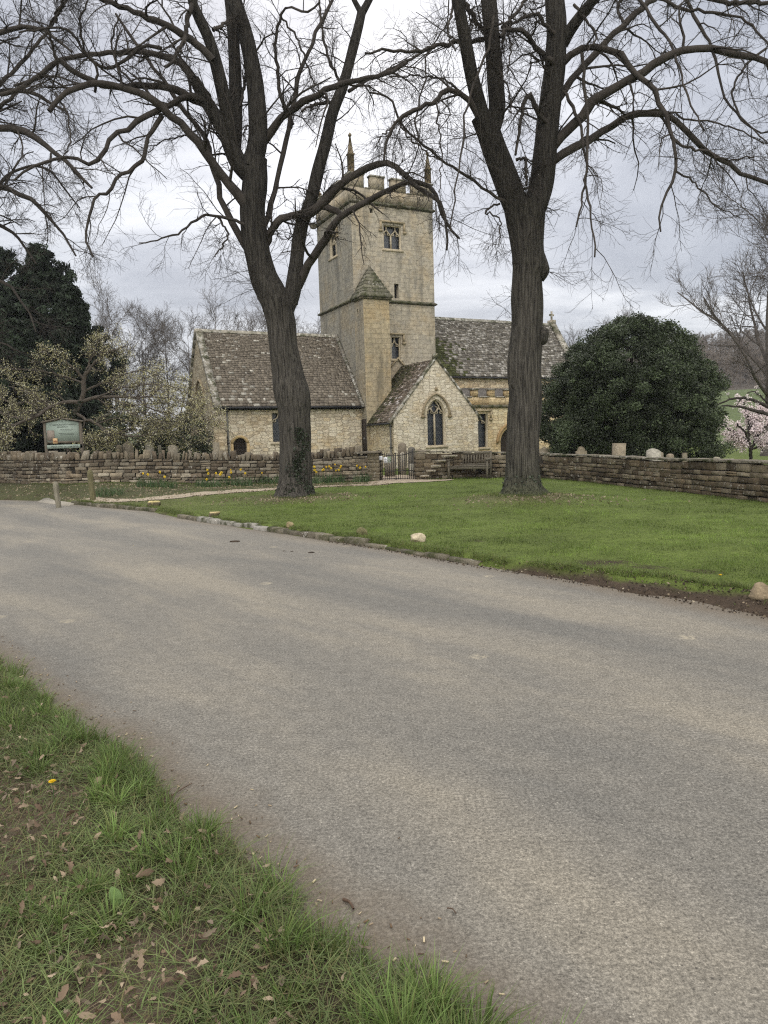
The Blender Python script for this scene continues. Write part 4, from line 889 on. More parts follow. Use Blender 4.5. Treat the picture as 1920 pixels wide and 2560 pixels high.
def rubblemat(name, sx, sy, cols, mort, ochre, streak):
    """irregular squared rubble: stretched cells with mortar between"""
    b = NB(name); uv = b.tc.outputs['UV']; nd = b.n('ShaderNodeTexNoise'); nd.inputs['Scale'].default_value = 3.2; nd.inputs['Detail'].default_value = 3; b.l(uv, nd.inputs['Vector'])
    sub = b.n('ShaderNodeVectorMath', operation='SUBTRACT'); b.l(nd.outputs['Color'], sub.inputs[0]); sub.inputs[1].default_value = (.5, .5, .5)
    sc = b.n('ShaderNodeVectorMath', operation='SCALE'); b.l(sub.outputs[0], sc.inputs[0]); sc.inputs['Scale'].default_value = .07
    ad = b.n('ShaderNodeVectorMath', operation='ADD'); b.l(uv, ad.inputs[0]); b.l(sc.outputs[0], ad.inputs[1])
    mp = b.n('ShaderNodeMapping'); mp.inputs['Scale'].default_value = (sx, sy, 1); b.l(ad.outputs[0], mp.inputs[0])
    def v(out, feat='F1'):
        n = b.n('ShaderNodeTexVoronoi', feature=feat, distance='CHEBYCHEV' if feat == 'F1' else 'EUCLIDEAN', voronoi_dimensions='2D'); n.inputs['Scale'].default_value = 1; n.inputs['Randomness'].default_value = .72; b.l(mp.outputs[0], n.inputs['Vector']); return n.outputs[out]
    cell = b.n('ShaderNodeSeparateColor'); b.l(v('Color'), cell.inputs[0]); ed = v('Distance', 'DISTANCE_TO_EDGE')
    c = b.ramp(cell.outputs[0], (.0, cols[0]), (.35, cols[1]), (.7, cols[2]), (1.0, cols[3]))
    n2 = b.n('ShaderNodeTexVoronoi', feature='F2', distance='CHEBYCHEV', voronoi_dimensions='2D'); n2.inputs['Scale'].default_value = 1; n2.inputs['Randomness'].default_value = .72; b.l(mp.outputs[0], n2.inputs['Vector'])
    gap = b.math('SUBTRACT', n2.outputs['Distance'], v('Distance')); m = b.ramp(gap, (.03, 1.0), (.13, 0.0))
    fine = b.noise(6, 5, .7, uv); f2 = b.noise(24, 4, .7, uv); big = b.noise(.5, 5, .65, uv)
    patchy = b.ramp(b.noise(1.2, 4, .6, uv), (.35, .25), (.6, 1.0))
    c = b.mix(b.math('MULTIPLY', m, patchy), c, mort); c = b.mix(b.ramp(big, (.50, 0.0), (.64, ochre)), c, (.42, .29, .13))
    c = b.mix(1.0, c, b.ramp(fine, (.3, .72), (.7, 1.25)), 'MULTIPLY'); c = b.mix(1.0, c, b.ramp(f2, (.3, .84), (.7, 1.15)), 'MULTIPLY')
    ms = b.n('ShaderNodeMapping'); ms.inputs['Scale'].default_value = (1.3, .3, 1); b.l(uv, ms.inputs[0]); st = b.noise(1.0, 5, .65, ms.outputs[0]); c = b.mix(b.ramp(st, (.52, 0.0), (.70, streak)), c, (.14, .13, .115))
    h = b.math('ADD', b.math('MULTIPLY', m, -1.0), b.math('MULTIPLY', fine, .7)); return b.done(b.tint(c), .92, b.bump(h, .7, .03, b.bump(f2, .4, .01)), .15)
RU = rubblemat('rubble_stone', 2.5, 5.6, ((.44, .375, .275), (.56, .49, .375), (.66, .60, .475), (.58, .48, .33)), (.34, .29, .215), .40, .40)
AS = rubblemat('coursed_stone', 2.9, 6.4, ((.48, .42, .32), (.57, .51, .405), (.66, .60, .485), (.58, .50, .36)), (.37, .325, .25), .35, .30)
DR = simple('dressed_stone', (.36, .31, .22), (.50, .44, .33), 3, .9, .3, 25, .01)
DK = stonemat('weathered_string', .58, moss=.5); COP = stonemat('coping_stone', .50, moss=.1, lc=(.52, .51, .47))
def glassmat():
    b = NB('leaded_glass'); uv = b.tc.outputs['UV']; s = b.n('ShaderNodeSeparateXYZ'); b.l(uv, s.inputs[0])
    def lat(sgn): 
        a = b.math('ADD', b.math('MULTIPLY', s.outputs[0], 7.0), b.math('MULTIPLY', s.outputs[1], 4.6*sgn)); return b.math('LESS_THAN', b.math('ABSOLUTE', b.math('SUBTRACT', b.math('FRACT', a), .5)), .075)
    l = b.math('MAXIMUM', lat(1), lat(-1)); bar = b.math('LESS_THAN', b.math('FRACT', b.math('MULTIPLY', s.outputs[1], 2.6)), .07); l = b.math('MAXIMUM', l, bar)
    pn = b.vor(9, uv, 'Color'); se = b.n('ShaderNodeSeparateColor'); b.l(pn, se.inputs[0])
    g = b.mix(se.outputs[0], (.006, .009, .016), (.022, .030, .045)); return b.done(b.mix(l, g, (.075, .08, .085)), .35, None, .5)
GL = glassmat()
def wall(name, outline, holes, mapf, mat, parent, reveal=.25, tint=(1, 1, 1), uvo=(0, 0)):
    """flat wall with openings; mapf(a, z, depth) -> xyz ; reveals run inwards"""
    rings = [outline]+holes; pts = [p for r_ in rings for p in r_]
    tri = geometry.tessellate_polygon([[Vector((a, z, 0)) for a, z in r_] for r_ in rings])
    V = [mapf(a, z, 0) for a, z in pts]; Fs = [list(t) for t in tri]; uv = [(pts[i][0]+uvo[0], pts[i][1]+uvo[1]) for t in tri for i in t]
    for r_ in holes:
        n = len(r_); b0 = len(V); V += [mapf(a, z, 0) for a, z in r_]+[mapf(a, z, reveal) for a, z in r_]
        for i in range(n):
            j = (i+1) % n; Fs.append([b0+i, b0+j, b0+n+j, b0+n+i]); L = math.hypot(r_[i][0]-r_[j][0], r_[i][1]-r_[j][1]); uv += [(0, r_[i][1]), (L, r_[j][1]), (L, r_[j][1]+reveal), (0, r_[i][1]+reveal)]
    return mk(name, V, Fs, mat, parent, np.tile(tint, (len(V), 1)), uv=uv)
front = lambda v: (lambda a, z, d: (a, v+d, z))
left = lambda u: (lambda a, z, d: (u+d, a, z))
right = lambda u: (lambda a, z, d: (u-d, a, z))
backm = lambda v: (lambda a, z, d: (a, v-d, z))
def arch(c, hw, z0, z1, z2, n=8):
    h = z2-z1
    if h >= hw*.98:
        R = (hw*hw+h*h)/(2*hw); t1 = math.asin(min(1, h/R)) if h <= R else PI/2; t1 = math.atan2(h, R-hw) if R > hw else PI/2
        rp = [(c-(R-hw)+R*math.cos(t), z1+R*math.sin(t)) for t in np.linspace(0, t1, n)]
    else:
        R = (hw*hw+h*h)/(2*h); zc_ = z2-R; t0 = math.atan2(z1-zc_, hw); rp = [(c+R*math.cos(t), zc_+R*math.sin(t)) for t in np.linspace(t0, PI/2, n)]
    lp = [(2*c-a, z) for a, z in rp[::-1]][1:]
    return ([(c-hw, z0), (c+hw, z0)] if z0 is not None else [])+rp+lp
def rib(mb, pts, w, y0, y1, c=(1, 1, 1), closed=False):
    P = np.array(pts, float); n = len(P); T = np.roll(P, -1, 0)-np.roll(P, 1, 0)
    if not closed: T[0] = P[1]-P[0]; T[-1] = P[-1]-P[-2]
    T /= np.linalg.norm(T, axis=1)[:, None]+1e-9; Nn = np.stack([-T[:, 1], T[:, 0]], 1)*w/2; V = []
    for p, q in zip(P, Nn): V += [(p[0]+q[0], y0, p[1]+q[1]), (p[0]-q[0], y0, p[1]-q[1]), (p[0]-q[0], y1, p[1]-q[1]), (p[0]+q[0], y1, p[1]+q[1])]
    Fs = []; m = n if closed else n-1
    for i in range(m):
        a = 4*i; b = 4*((i+1) % n)
        for k in range(4): Fs.append([a+k, a+(k+1) % 4, b+(k+1) % 4, b+k])
    if not closed: Fs += [[0, 3, 2, 1], [4*n-4, 4*n-3, 4*n-2, 4*n-1]]
    mb.add(V, Fs, c)
def window(parent, outline, c, hw, z0, zs, za, lights, hood, depth=.28, xf=None, tint=(1, 1, 1)):
    """frame mesh with tracery, glass and hood mould as its children; local x along the wall, y into it"""
    mb = MB(); rib(mb, outline, .10, .05, depth-.02, tint, True); fr_ = mb.build('window', DR, parent)
    if xf: fr_.location, fr_.rotation_euler = xf
    tri = geometry.tessellate_polygon([[Vector((a, z, 0)) for a, z in outline]])
    mk('glass', [(a, depth, z) for a, z in outline], [list(t) for t in tri], GL, fr_, uv=[(outline[i][0]-c, outline[i][1]) for t in tri for i in t])
    mb = MB(); y0, y1 = depth-.14, depth-.012
    if lights == 2:
        q = hw/2; rise = za-zs
        rib(mb, [(c, z0), (c, zs+.02)], .075, y0, y1)
        for s in (-1, 1):
            rib(mb, [(c+s*hw, zs-.02), (c+s*(hw-.06), zs+.10), (c+s*(q+.10), zs+.20), (c+s*q, zs+.34)], .05, y0, y1)
            rib(mb, [(c, zs), (c+s*.07, zs+.10), (c+s*(q-.10), zs+.20), (c+s*q, zs+.34)], .05, y0, y1)
            rib(mb, [(c+s*(hw-.03), zs+.02), (c+s*(q+.07), zs+.04), (c+s*(q+.10), zs+.14)], .03, y0+.02, y1); rib(mb, [(c+s*.05, zs+.03), (c+s*(q-.08), zs+.05), (c+s*(q-.09), zs+.14)], .03, y0+.02, y1)
            if hood == 'arch':
                rib(mb, [(c+s*q, zs+.34), (c+s*q*1.02, zs+.42), (c+s*q*.55, zs+.60), (c, za-.03)], .045, y0, y1)
                rib(mb, [(c, zs+.02), (c+s*q*.55, zs+.20), (c+s*q*.80, zs+.33)], .04, y0, y1)
                rib(mb, [(c+s*q*.8, zs+.33), (c+s*.09, zs+.42)], .03, y0+.02, y1)
            else:
                rib(mb, [(c+s*q, zs+.34), (c+s*q, za)], .045, y0, y1)
    else:
        rib(mb, [(c-hw, zs), (c-hw*.7, zs+.14), (c-hw*.2, zs+.24), (c, zs+.42)], .05, y0, y1); rib(mb, [(c+hw, zs), (c+hw*.7, zs+.14), (c+hw*.2, zs+.24), (c, zs+.42)], .05, y0, y1)
        rib(mb, [(c-hw*.9, zs+.05), (c-hw*.35, zs+.05), (c-hw*.4, zs+.18)], .035, y0+.02, y1); rib(mb, [(c+hw*.9, zs+.05), (c+hw*.35, zs+.05), (c+hw*.4, zs+.18)], .035, y0+.02, y1)
        if za-zs > .42: rib(mb, [(c, zs+.42), (c, za)], .05, y0, y1)
    mb.build('tracery', DR, fr_)
    mb = MB(); mb.prism([(c-hw-.12, z0-.14), (c+hw+.12, z0-.14), (c+hw+.12, z0-.02), (c-hw-.12, z0-.02)], -.05, depth-.03, (.95, .93, .9)); mb.build('sill', DR, fr_)
    mb = MB()
    if hood == 'arch':
        o = arch(c, hw+.27, None, zs-.08, za+.28, 10); rib(mb, o, .10, -.10, .03, (.62, .58, .52))
        for s in (-1, 1): mb.prism([(c+s*(hw+.27)-.10, zs-.20), (c+s*(hw+.27)+.10, zs-.20), (c+s*(hw+.27)+.10, zs-.07), (c+s*(hw+.27)-.10, zs-.07)], -.13, .03, (.55, .5, .44))
    elif hood == 'label':
        for (a0, a1, b0, b1) in ((c-hw-.24, c+hw+.24, za+.12, za+.22), (c-hw-.24, c-hw-.14, za-.30, za+.118), (c+hw+.14, c+hw+.24, za-.30, za+.118), (c-hw-.32, c-hw-.10, za-.42, za-.302), (c+hw+.10, c+hw+.32, za-.42, za-.302)):
            mb.prism([(a0, b0), (a1, b0), (a1, b1), (a0, b1)], -.10, .03, (.70, .66, .58))
    if mb.n: mb.build('hood_mould', DR, fr_)
    return fr_
def slates(parent, name, O, A, U, la, lu, mat, tintf=None, h0=.20, h1=.095, rng=np.random.default_rng(21), cols=None):
    O, A, U = [np.array(q, float) for q in (O, A, U)]; A /= np.linalg.norm(A); U /= np.linalg.norm(U); Nn = np.cross(A, U)
    if Nn[2] < 0: Nn = -Nn
    mb = MB(); s = 0.0
    mb.obox(O-Nn*.06, A*la, U*lu, Nn*.05, (.08, .07, .06))
    while s < lu:
        f = s/lu; h = lerp(h0, h1, f); t = -rng.uniform(0, .2)
        while t < la:
            w = rng.uniform(.10, .30)*lerp(1.15, .75, f); a0 = max(t, 0); a1 = min(t+w-.008, la)
            if a1-a0 > .03:
                c = np.array(cols[rng.integers(0, len(cols))])*rng.uniform(.78, 1.18)
                if tintf is not None: c = tintf((a0+a1)/2, s, c, rng)
                th = rng.uniform(.014, .032); jj = rng.normal()*.012
                mb.obox(O+A*a0+U*(s+jj)+Nn*.028, A*(a1-a0), U*(min(h*1.25, lu-s+.02))-Nn*.024, Nn*th, c)
            t += w
        s += h
    return mb.build(name, mat, parent)
SL = stonemat('stone_slate', .64, lc=(.56, .545, .50)); SLC = [(.158, .136, .108), (.178, .154, .122), (.136, .116, .092), (.198, .172, .138), (.166, .143, .114)]
SLD = [(.15, .135, .115), (.20, .185, .165), (.11, .10, .085), (.26, .245, .22), (.16, .145, .12)]
def flake(p):            # pale lichened slates here and there
    return lambda a, s, c, r_: (np.array((.36, .34, .295))*r_.uniform(.7, 1.2) if r_.random() < p(a, s) else c)
# --- tower
TW, TD, TZ = 5.33, 5.2, 15.0
bel = [(2.02, 12.66), (3.17, 12.66), (3.17, 14.0), (2.02, 14.0)]; slit = [(2.62, 9.88), (2.90, 9.88), (2.90, 10.72), (2.62, 10.72)]; lw = [(2.33, 6.38), (2.95, 6.38), (2.95, 7.66), (2.33, 7.66)]
hole = [(1.18, 14.55), (1.38, 14.55), (1.38, 14.80), (1.18, 14.80)]
wt = wall('tower_wall', [(0, -.2), (TW, -.2), (TW, TZ), (0, TZ)], [bel, slit, lw, hole], front(0), TS, CH, .36)
info(wt, 'buff stone south wall of the tower with the belfry window')
for nm, mp_, tn in (('left', left(0), (.70, .73, .76)), ('right', right(TW), (.9, .9, .9))):  # left wall tinted darker and greyer than the others
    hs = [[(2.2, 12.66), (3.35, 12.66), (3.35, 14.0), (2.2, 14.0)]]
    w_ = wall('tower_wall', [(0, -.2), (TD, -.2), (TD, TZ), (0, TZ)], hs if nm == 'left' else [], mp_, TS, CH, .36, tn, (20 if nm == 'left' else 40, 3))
    if nm == 'left': info(w_, 'darker grey west wall of the tower')
wall('tower_wall', [(0, -.2), (TW, -.2), (TW, TZ), (0, TZ)], [], backm(TD), TS, CH, uvo=(60, 0))
window(CH, bel, 2.595, .575, 12.66, 13.45, 14.0, 2, 'label', .34)
window(CH, bel, 2.595, .575, 12.66, 13.45, 14.0, 2, 'label', .34, xf=((0, 5.37, 0), (0, 0, -PI/2)))
window(CH, lw, 2.64, .31, 6.38, 7.10, 7.66, 1, 'label', .34)
mb = MB(); mb.box(2.621, 2.899, .30, .34, 9.881, 10.719); mb.build('louvre', simple('dark_louvre', (.01, .01, .01), (.02, .02, .02), 9, .8, 0), CH)
mb = MB(); mb.box(1.181, 1.379, .25, .30, 14.551, 14.799); mb.build('dark_opening', bpy.data.materials['dark_louvre'], CH)
def string(z0, z1, o, u0, u1, v0, v1, name='string_course', mat=DK, c=(.13, .12, .09), fl=True):
    mb = MB()
    def seg(m):                # chamfered band all round
        A_ = [(u0-o, v0-o), (u1+o, v0-o), (u1+o, v1+o), (u0-o, v1+o)]; B_ = [(u0-.003, v0-.003), (u1+.003, v0-.003), (u1+.003, v1+.003), (u0-.003, v1+.003)]
        V = [(*p, z1) for p in B_]+[(*p, z0+(z1-z0)*.55) for p in A_]+[(*p, z0+(z1-z0)*.3) for p in A_]+[(*p, z0) for p in B_]
        m.add(V, [(a+4*k, (a+1) % 4+4*k, (a+1) % 4+4*(k+1), a+4*(k+1)) for k in range(3) for a in range(4)], c)
    seg(mb); return mb.build(name, mat, CH)
string(14.98, 15.22, .14, 0, TW, 0, TD); string(9.56, 9.78, .13, 0, TW, 0, TD)
# parapet: solid band, merlons with coping
PS = [(.0, .85), (1.28, 2.15), (2.62, 3.55), (3.98, 5.33)]
mb = MB(); t_ = .32; e_ = .02
for (x0, x1, y0, y1) in ((-e_, TW+e_, -e_, t_), (-e_, TW+e_, TD-t_, TD+e_), (-e_, t_, t_+.001, TD-t_-.001), (TW-t_, TW+e_, t_+.001, TD-t_-.001)): mb.box(x0, x1, y0, y1, TZ+.22, 15.86, (.86, .84, .80))
pr = mb.build('parapet', TS, CH)
mb = MB(); mc = MB()
def merlon(x0, x1, y0, y1, z0=15.861, z1=16.56, mat=TS, c=(.82, .80, .76)):
    m = MB(); m.box(x0, x1, y0, y1, z0, z1, c); o = m.build('merlon', mat, CH); m = MB(); m.box(x0-.05, x1+.05, y0-.05, y1+.05, z1+.001, z1+.09, (.24, .22, .18)); m.build('coping', COP, o)
for a, b_ in PS: merlon(a-e_*(a == 0), b_+e_*(b_ == TW), -e_, t_); merlon(a-e_*(a == 0), b_+e_*(b_ == TW), TD-t_, TD+e_)
for a, b_ in ((t_+.06, 1.0), (1.45, 2.35), (2.8, 3.7), (4.15, TD-t_-.06)): merlon(-e_, t_, a, b_); merlon(TW-t_, TW+e_, a, b_)
for a, b_ in zip(PS[:-1], PS[1:]):
    for y0 in (-.06, TD-t_-.03): mc.box(a[1]+.051, b_[0]-.051, y0, y0+t_+.10, 15.862, 15.92, (.2, .18, .14))
mc.build('parapet_coping', COP, CH)
mb = MB(); mb.box(.33, TW-.33, .33, TD-.33, 15.3, 15.4, (.2, .2, .2)); mb.build('tower_roof', DK, CH)
def pinnacle(u, v, z0, h, w):
    mb = MB(); hw = w/2; lv = [(z0, hw), (z0+h*.42, hw), (z0+h*.43, hw*1.25), (z0+h*.47, hw*1.25), (z0+h*.48, hw*.85), (z0+h*.9, hw*.22), (z0+h*.905, hw*.5), (z0+h*.95, hw*.5), (z0+h, .01)]; V = []
    for z, r_ in lv: V += [(u-r_, v-r_, z), (u+r_, v-r_, z), (u+r_, v+r_, z), (u-r_, v+r_, z)]
    mb.add(V, [(4*k+a, 4*k+(a+1) % 4, 4*k+4+(a+1) % 4, 4*k+4+a) for k in range(len(lv)-1) for a in range(4)], (.50, .45, .36)); return mb.build('pinnacle', TS, CH)
pinnacle(.15, .15, 16.67, 2.15, .30); pinnacle(TW-.18, .15, 16.67, 1.85, .28); pinnacle(TW-.15, TD-.15, 16.67, 1.1, .26); pinnacle(.15, TD-.15, 16.67, .7, .26)
V, Fc = rockmesh(np.random.default_rng(3), .34, .22, .20, 2); V = V+np.array([-.30, TD-.1, 15.05]); mk('gargoyle', V, Fc, DK, CH, np.tile((.2, .18, .14), (len(V), 1)))
V, Fc = rockmesh(np.random.default_rng(4), .20, .34, .18, 2); V = V+np.array([3.0, -.25, 15.1]); mk('gargoyle', V, Fc, DK, CH, np.tile((.25, .22, .17), (len(V), 1)))
# --- stair turret
SV = -1.22
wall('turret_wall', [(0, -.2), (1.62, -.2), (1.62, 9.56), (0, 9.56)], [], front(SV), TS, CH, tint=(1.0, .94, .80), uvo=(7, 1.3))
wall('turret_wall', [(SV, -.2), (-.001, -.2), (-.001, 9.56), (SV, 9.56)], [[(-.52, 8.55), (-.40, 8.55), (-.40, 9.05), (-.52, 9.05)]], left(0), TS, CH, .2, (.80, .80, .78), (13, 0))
wall('turret_wall', [(SV, -.2), (-.001, -.2), (-.001, 9.56), (SV, 9.56)], [], right(1.62), TS, CH)
mb = MB(); mb.box(.16, .20, -.53, -.39, 8.54, 9.06); mb.build('dark_opening', bpy.data.materials['dark_louvre'], CH)
mb = MB(); A_ = (-.16, 1.78, SV-.16, -.001); mb.box(*A_, 9.60, 9.70, (.13, .12, .09)); mb.box(A_[0]+.05, A_[1]-.05, A_[2]+.05, A_[3], 9.50, 9.599, (.16, .14, .1)); mb.build('turret_cornice', DK, CH)
mb = MB(); n = 8; rs_ = np.random.default_rng(2)
for k in range(n):
    f0 = k/n; f1 = (k+1)/n; z0, z1 = 9.70+1.72*f0, 9.70+1.72*f1; ap = (.84, -.40)
    def rect(f, ex=0): return [lerp(-.13, ap[0], f)-ex, lerp(1.75, ap[0], f)+ex, lerp(SV-.13, ap[1], f)-ex, lerp(.25, ap[1], f)]
    r0 = rect(f0*.95, .025); r1 = rect(f1*.95, -.0); z0 += .0
    V = [(r0[0], r0[2], z0), (r0[1], r0[2], z0), (r0[1], r0[3], z0), (r0[0], r0[3], z0), (r0[0], r0[2], z0+.03), (r0[1], r0[2], z0+.03), (r0[1], r0[3], z0+.03), (r0[0], r0[3], z0+.03), (r1[0], r1[2], z1+.004), (r1[1], r1[2], z1+.004), (r1[1], r1[3], z1+.004), (r1[0], r1[3], z1+.004)]
    mb.add(V, [(0, 1, 2, 3)]+[(4*j+a, 4*j+(a+1) % 4, 4*j+4+(a+1) % 4, 4*j+4+a) for j in range(2) for a in range(4)]+[(8, 9, 10, 11)], np.array((.125, .118, .085))*rs_.uniform(.8, 1.3))
mb.build('turret_roof', stonemat('turret_roof_stone', .56, moss=.15), CH)
V, Fc = rockmesh(np.random.default_rng(6), .10, .10, .12, 2); mk('finial', V+np.array([.84, -.40, 11.44]), Fc, DK, CH, np.tile((.2, .18, .14), (len(V), 1)))
# --- chancel on the left
CV0, CE, CR0, CRV = -.6, 3.74, 7.97, 2.6
low = arch(-7.16, .36, -.1, 1.72, 1.98, 6); cw_ = [(-5.36, 1.70), (-4.55, 1.70), (-4.55, 3.28), (-5.36, 3.28)]
wall('chancel_wall', [(-8.4, -.2), (-.001, -.2), (-.001, CE-.05), (-8.4, CE-.05)], [low, cw_], front(CV0), RU, CH, .25)
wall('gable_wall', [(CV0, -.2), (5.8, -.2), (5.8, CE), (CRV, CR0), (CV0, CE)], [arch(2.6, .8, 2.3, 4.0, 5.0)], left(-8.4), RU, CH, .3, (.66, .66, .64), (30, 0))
window(CH, arch(0, .8, 2.3, 4.0, 5.0), 0, .8, 2.3, 4.0, 5.0, 2, 'arch', .3, xf=((-8.4, 2.6, 0), (0, 0, -PI/2)))
window(CH, cw_, -4.955, .405, 1.70, 2.75, 3.28, 1, None, .25, xf=((0, CV0, 0), (0, 0, 0)))
DW = simple('dark_door_wood', (.018, .014, .011), (.04, .03, .022), 3, .8, .4, 30, .005, (14, 14, 1))
tri = geometry.tessellate_polygon([[Vector((a, z, 0)) for a, z in low]]); dr = mk('door', [(a, CV0+.22, z) for a, z in low], [list(t) for t in tri], DW, CH)
mb = MB()
for k in range(5): mb.box(-7.44+.14*k, -7.432+.14*k, CV0+.20, CV0+.215, 0, 1.8, (.4, .4, .4))
for z in (.6, 1.45): mb.box(-7.5, -6.95, CV0+.195, CV0+.205, z, z+.05, (.3, .3, .3))
mb.build('hinge', IRON, dr)
mb = MB(); rib(mb, arch(-7.16, .44, None, 1.70, 2.05, 6), .15, CV0-.012, CV0+.05, (1.0, .86, .62)); rib(mb, [(-7.60, -.1), (-7.60, 1.70)], .15, CV0-.012, CV0+.05, (1.0, .86, .62)); rib(mb, [(-6.72, -.1), (-6.72, 1.70)], .15, CV0-.012, CV0+.05, (1.0, .86, .62))
mb.build('door_surround', DR, CH)
sl_ = math.hypot(CRV+.87, CR0-3.60)
slates(CH, 'chancel_roof', (-8.15, -.87, 3.60), (1, 0, 0), (0, CRV+.87, CR0-3.60), 8.02, sl_, SL, flake(lambda a, s: .022+.08*math.exp(-s*1.6)+.05*math.exp(-((a-1.2)/1.5)**2)+.08*math.exp(-((s-4.9)/.7)**2)), cols=SLC)
mb = MB(); mb.add([(-8.2, CRV, CR0), (-.05, CRV, CR0), (-.05, 6.05, 3.62), (-8.2, 6.05, 3.62)], [(0, 1, 2, 3)], (.15, .12, .09)); mb.build('chancel_roof', SL, CH)
mb = MB(); r4 = np.random.default_rng(4); x = -8.15
while x < -.2:
    w = r4.uniform(.35, .55); mb.add([(x, CRV-.17, CR0-.10), (x+w-.01, CRV-.17, CR0-.10), (x+w-.01, CRV, CR0+.09), (x, CRV, CR0+.09), (x, CRV+.17, CR0-.10), (x+w-.01, CRV+.17, CR0-.10)], [(0, 1, 2, 3), (3, 2, 5, 4), (0, 3, 4), (1, 5, 2)], np.array((.26, .24, .19))*r4.uniform(.7, 1.2)); x += w
mb.build('ridge_tiles', COP, CH)
def gable_coping(u0, u1, va, za_, vb, zb_, lift=.16, both=True, name='gable_coping', mat=COP, c=(.22, .20, .16)):
    """sloping coping slabs from eave (va,za) up to ridge (vb,zb)"""
    mb = MB(); r5 = np.random.default_rng(int(abs(u0*10))+1)
    for sgn in ((1, -1) if both else (1,)):
        a = np.array([va, za_]); b_ = np.array([vb, zb_]); L = np.linalg.norm(b_-a); d = (b_-a)/L; t = 0
        while t < L-.02:
            w = min(r5.uniform(.5, .8), L-t); p = a+d*t; q = a+d*(t+w-.012); n_ = np.array([-d[1], d[0]]); 
            f = lambda z: (lambda v: v) if sgn == 1 else (lambda v: 2*vb-v)
            g = f(0); V = []
            for uu in (u0, u1):
                for pt in (p-n_*.05, q-n_*.05, q+n_*lift, p+n_*lift): V.append((uu, g(pt[0]), pt[1]))
            mb.add(V, [(0, 1, 2, 3), (7, 6, 5, 4), (0, 4, 5, 1), (1, 5, 6, 2), (2, 6, 7, 3), (3, 7, 4, 0)], np.array(c)*r5.uniform(.75, 1.25)); t += w
    return mb.build(name, mat, CH)
gable_coping(-8.52, -8.16, -.95, 3.50, CRV, CR0); gable_coping(-.17, -.02, -.95, 3.50, CRV, CR0, .17, False, c=(.15, .135, .11))
BG_ = simple('black_gutter', (.012, .013, .015), (.03, .031, .034), 5, .5, .1, 30, .003)
mb = MB(); mb.box(-8.14, -.03, -1.02, -.90, 3.49, 3.60); mb.box(-8.14, -.03, -.64, CV0-.005, 3.44, 3.60); mb.build('gutter', BG_, CH)
def pipe(x, y, z0, z1, name='downpipe', r_=.05):
    V, Fc = tubes(np.array([smoothpath([(x, y, z0), (x, y, z0+.5), (x, y, z1-.3), (x, y-.02, z1)], 12)]), np.full((1, 12), r_), 8); o = mk(name, V, Fc, simple('grey_pipe', (.10, .10, .095), (.17, .165, .15), 4, .6, .1) if 'grey_pipe' not in bpy.data.materials else bpy.data.materials['grey_pipe'], CH, smooth=True)
    m = MB()
    for z in (z0+.4, (z0+z1)/2, z1-.15): m.box(x-.075, x+.075, y-.06, y+.06, z, z+.05)
    m.build('bracket', BG_, o)
pipe(-7.80, CV0-.08, -.1, 3.50)
mb = MB(); mb.box(-8.62, -8.0, -1.15, CV0-.001, -.2, 2.2, (.75, .73, .68)); mb.prism([(-8.62, 2.2), (-8.0, 2.2), (-8.0, 2.21), (-8.62, 2.21)], -1.15, CV0-.001); mb.add([(-8.62, -1.15, 2.2), (-8.0, -1.15, 2.2), (-8.0, -.602, 2.9), (-8.62, -.602, 2.9)], [(0, 1, 2, 3)], (.5, .48, .42)); mb.build('buttress', RU, CH)
# tall dark door in the corner, on the turret's flank
mb = MB(); mb.box(-.06, -.004, -1.12, -.625, .45, 2.86); dk = mb.build('door', DW, CH); mb = MB(); mb.box(-.09, -.062, -.95, -.93, 1.7, 1.82); mb.build('door_handle', simple('pale_metal', (.4, .42, .45), (.5, .52, .55), 5, .3, 0), dk)
info(dk, 'tall narrow black door in the corner beside the turret')
mb = MB(); mb.box(-.5, -.002, -1.22, -.602, -.1, .44, (.4, .38, .34)); mb.build('door_step', DR, CH)
# --- nave on the right
NV, NE, NR, N1 = .08, 5.46, 9.38, 16.2
wall('nave_wall', [(TW, -.2), (N1, -.2), (N1, NE), (TW, NE)], [], front(NV), RU, CH, tint=(1.05, 1.0, .92), uvo=(3, 7))
wall('gable_wall', [(NV, -.2), (5.1, -.2), (5.1, NE), (2.6, NR), (NV, NE)], [], right(N1), RU, CH, uvo=(9, 9))
moss_n = lambda a, s, c, r_: (np.array((.055, .060, .022))*r_.uniform(.7, 1.3) if r_.random() < math.exp(-((a-.4)/1.3)**2)*ss((3.7-s)/1.5) else (np.array((.40, .38, .35))*r_.uniform(.7, 1.15) if r_.random() < .09 else c))
sl_ = math.hypot(2.6+.22, NR-5.40)
slates(CH, 'nave_roof', (TW+.01, -.22, 5.40), (1, 0, 0), (0, 2.82, NR-5.40), N1-TW, sl_, SL, moss_n, cols=SLD)
mb = MB(); mb.add([(TW, 2.6, NR), (N1, 2.6, NR), (N1, 5.42, 5.4), (TW, 5.42, 5.4)], [(0, 1, 2, 3)], (.15, .13, .1)); mb.build('nave_roof', SL, CH)
mb = MB(); mb.add([(TW, 2.42, NR-.12), (N1, 2.42, NR-.12), (N1, 2.6, NR+.08), (TW, 2.6, NR+.08), (TW, 2.78, NR-.12), (N1, 2.78, NR-.12)], [(0, 1, 2, 3), (3, 2, 5, 4)], (.17, .16, .13)); mb.build('ridge_tiles', COP, CH)
gable_coping(N1+.001, N1+.42, -.35, 5.25, 2.6, NR, .2)
mb = MB(); mb.box(N1+.03, N1+.39, 2.35, 2.85, NR-.05, NR+.28, (.30, .26, .2)); cx_, cz_ = N1+.21, NR+.28
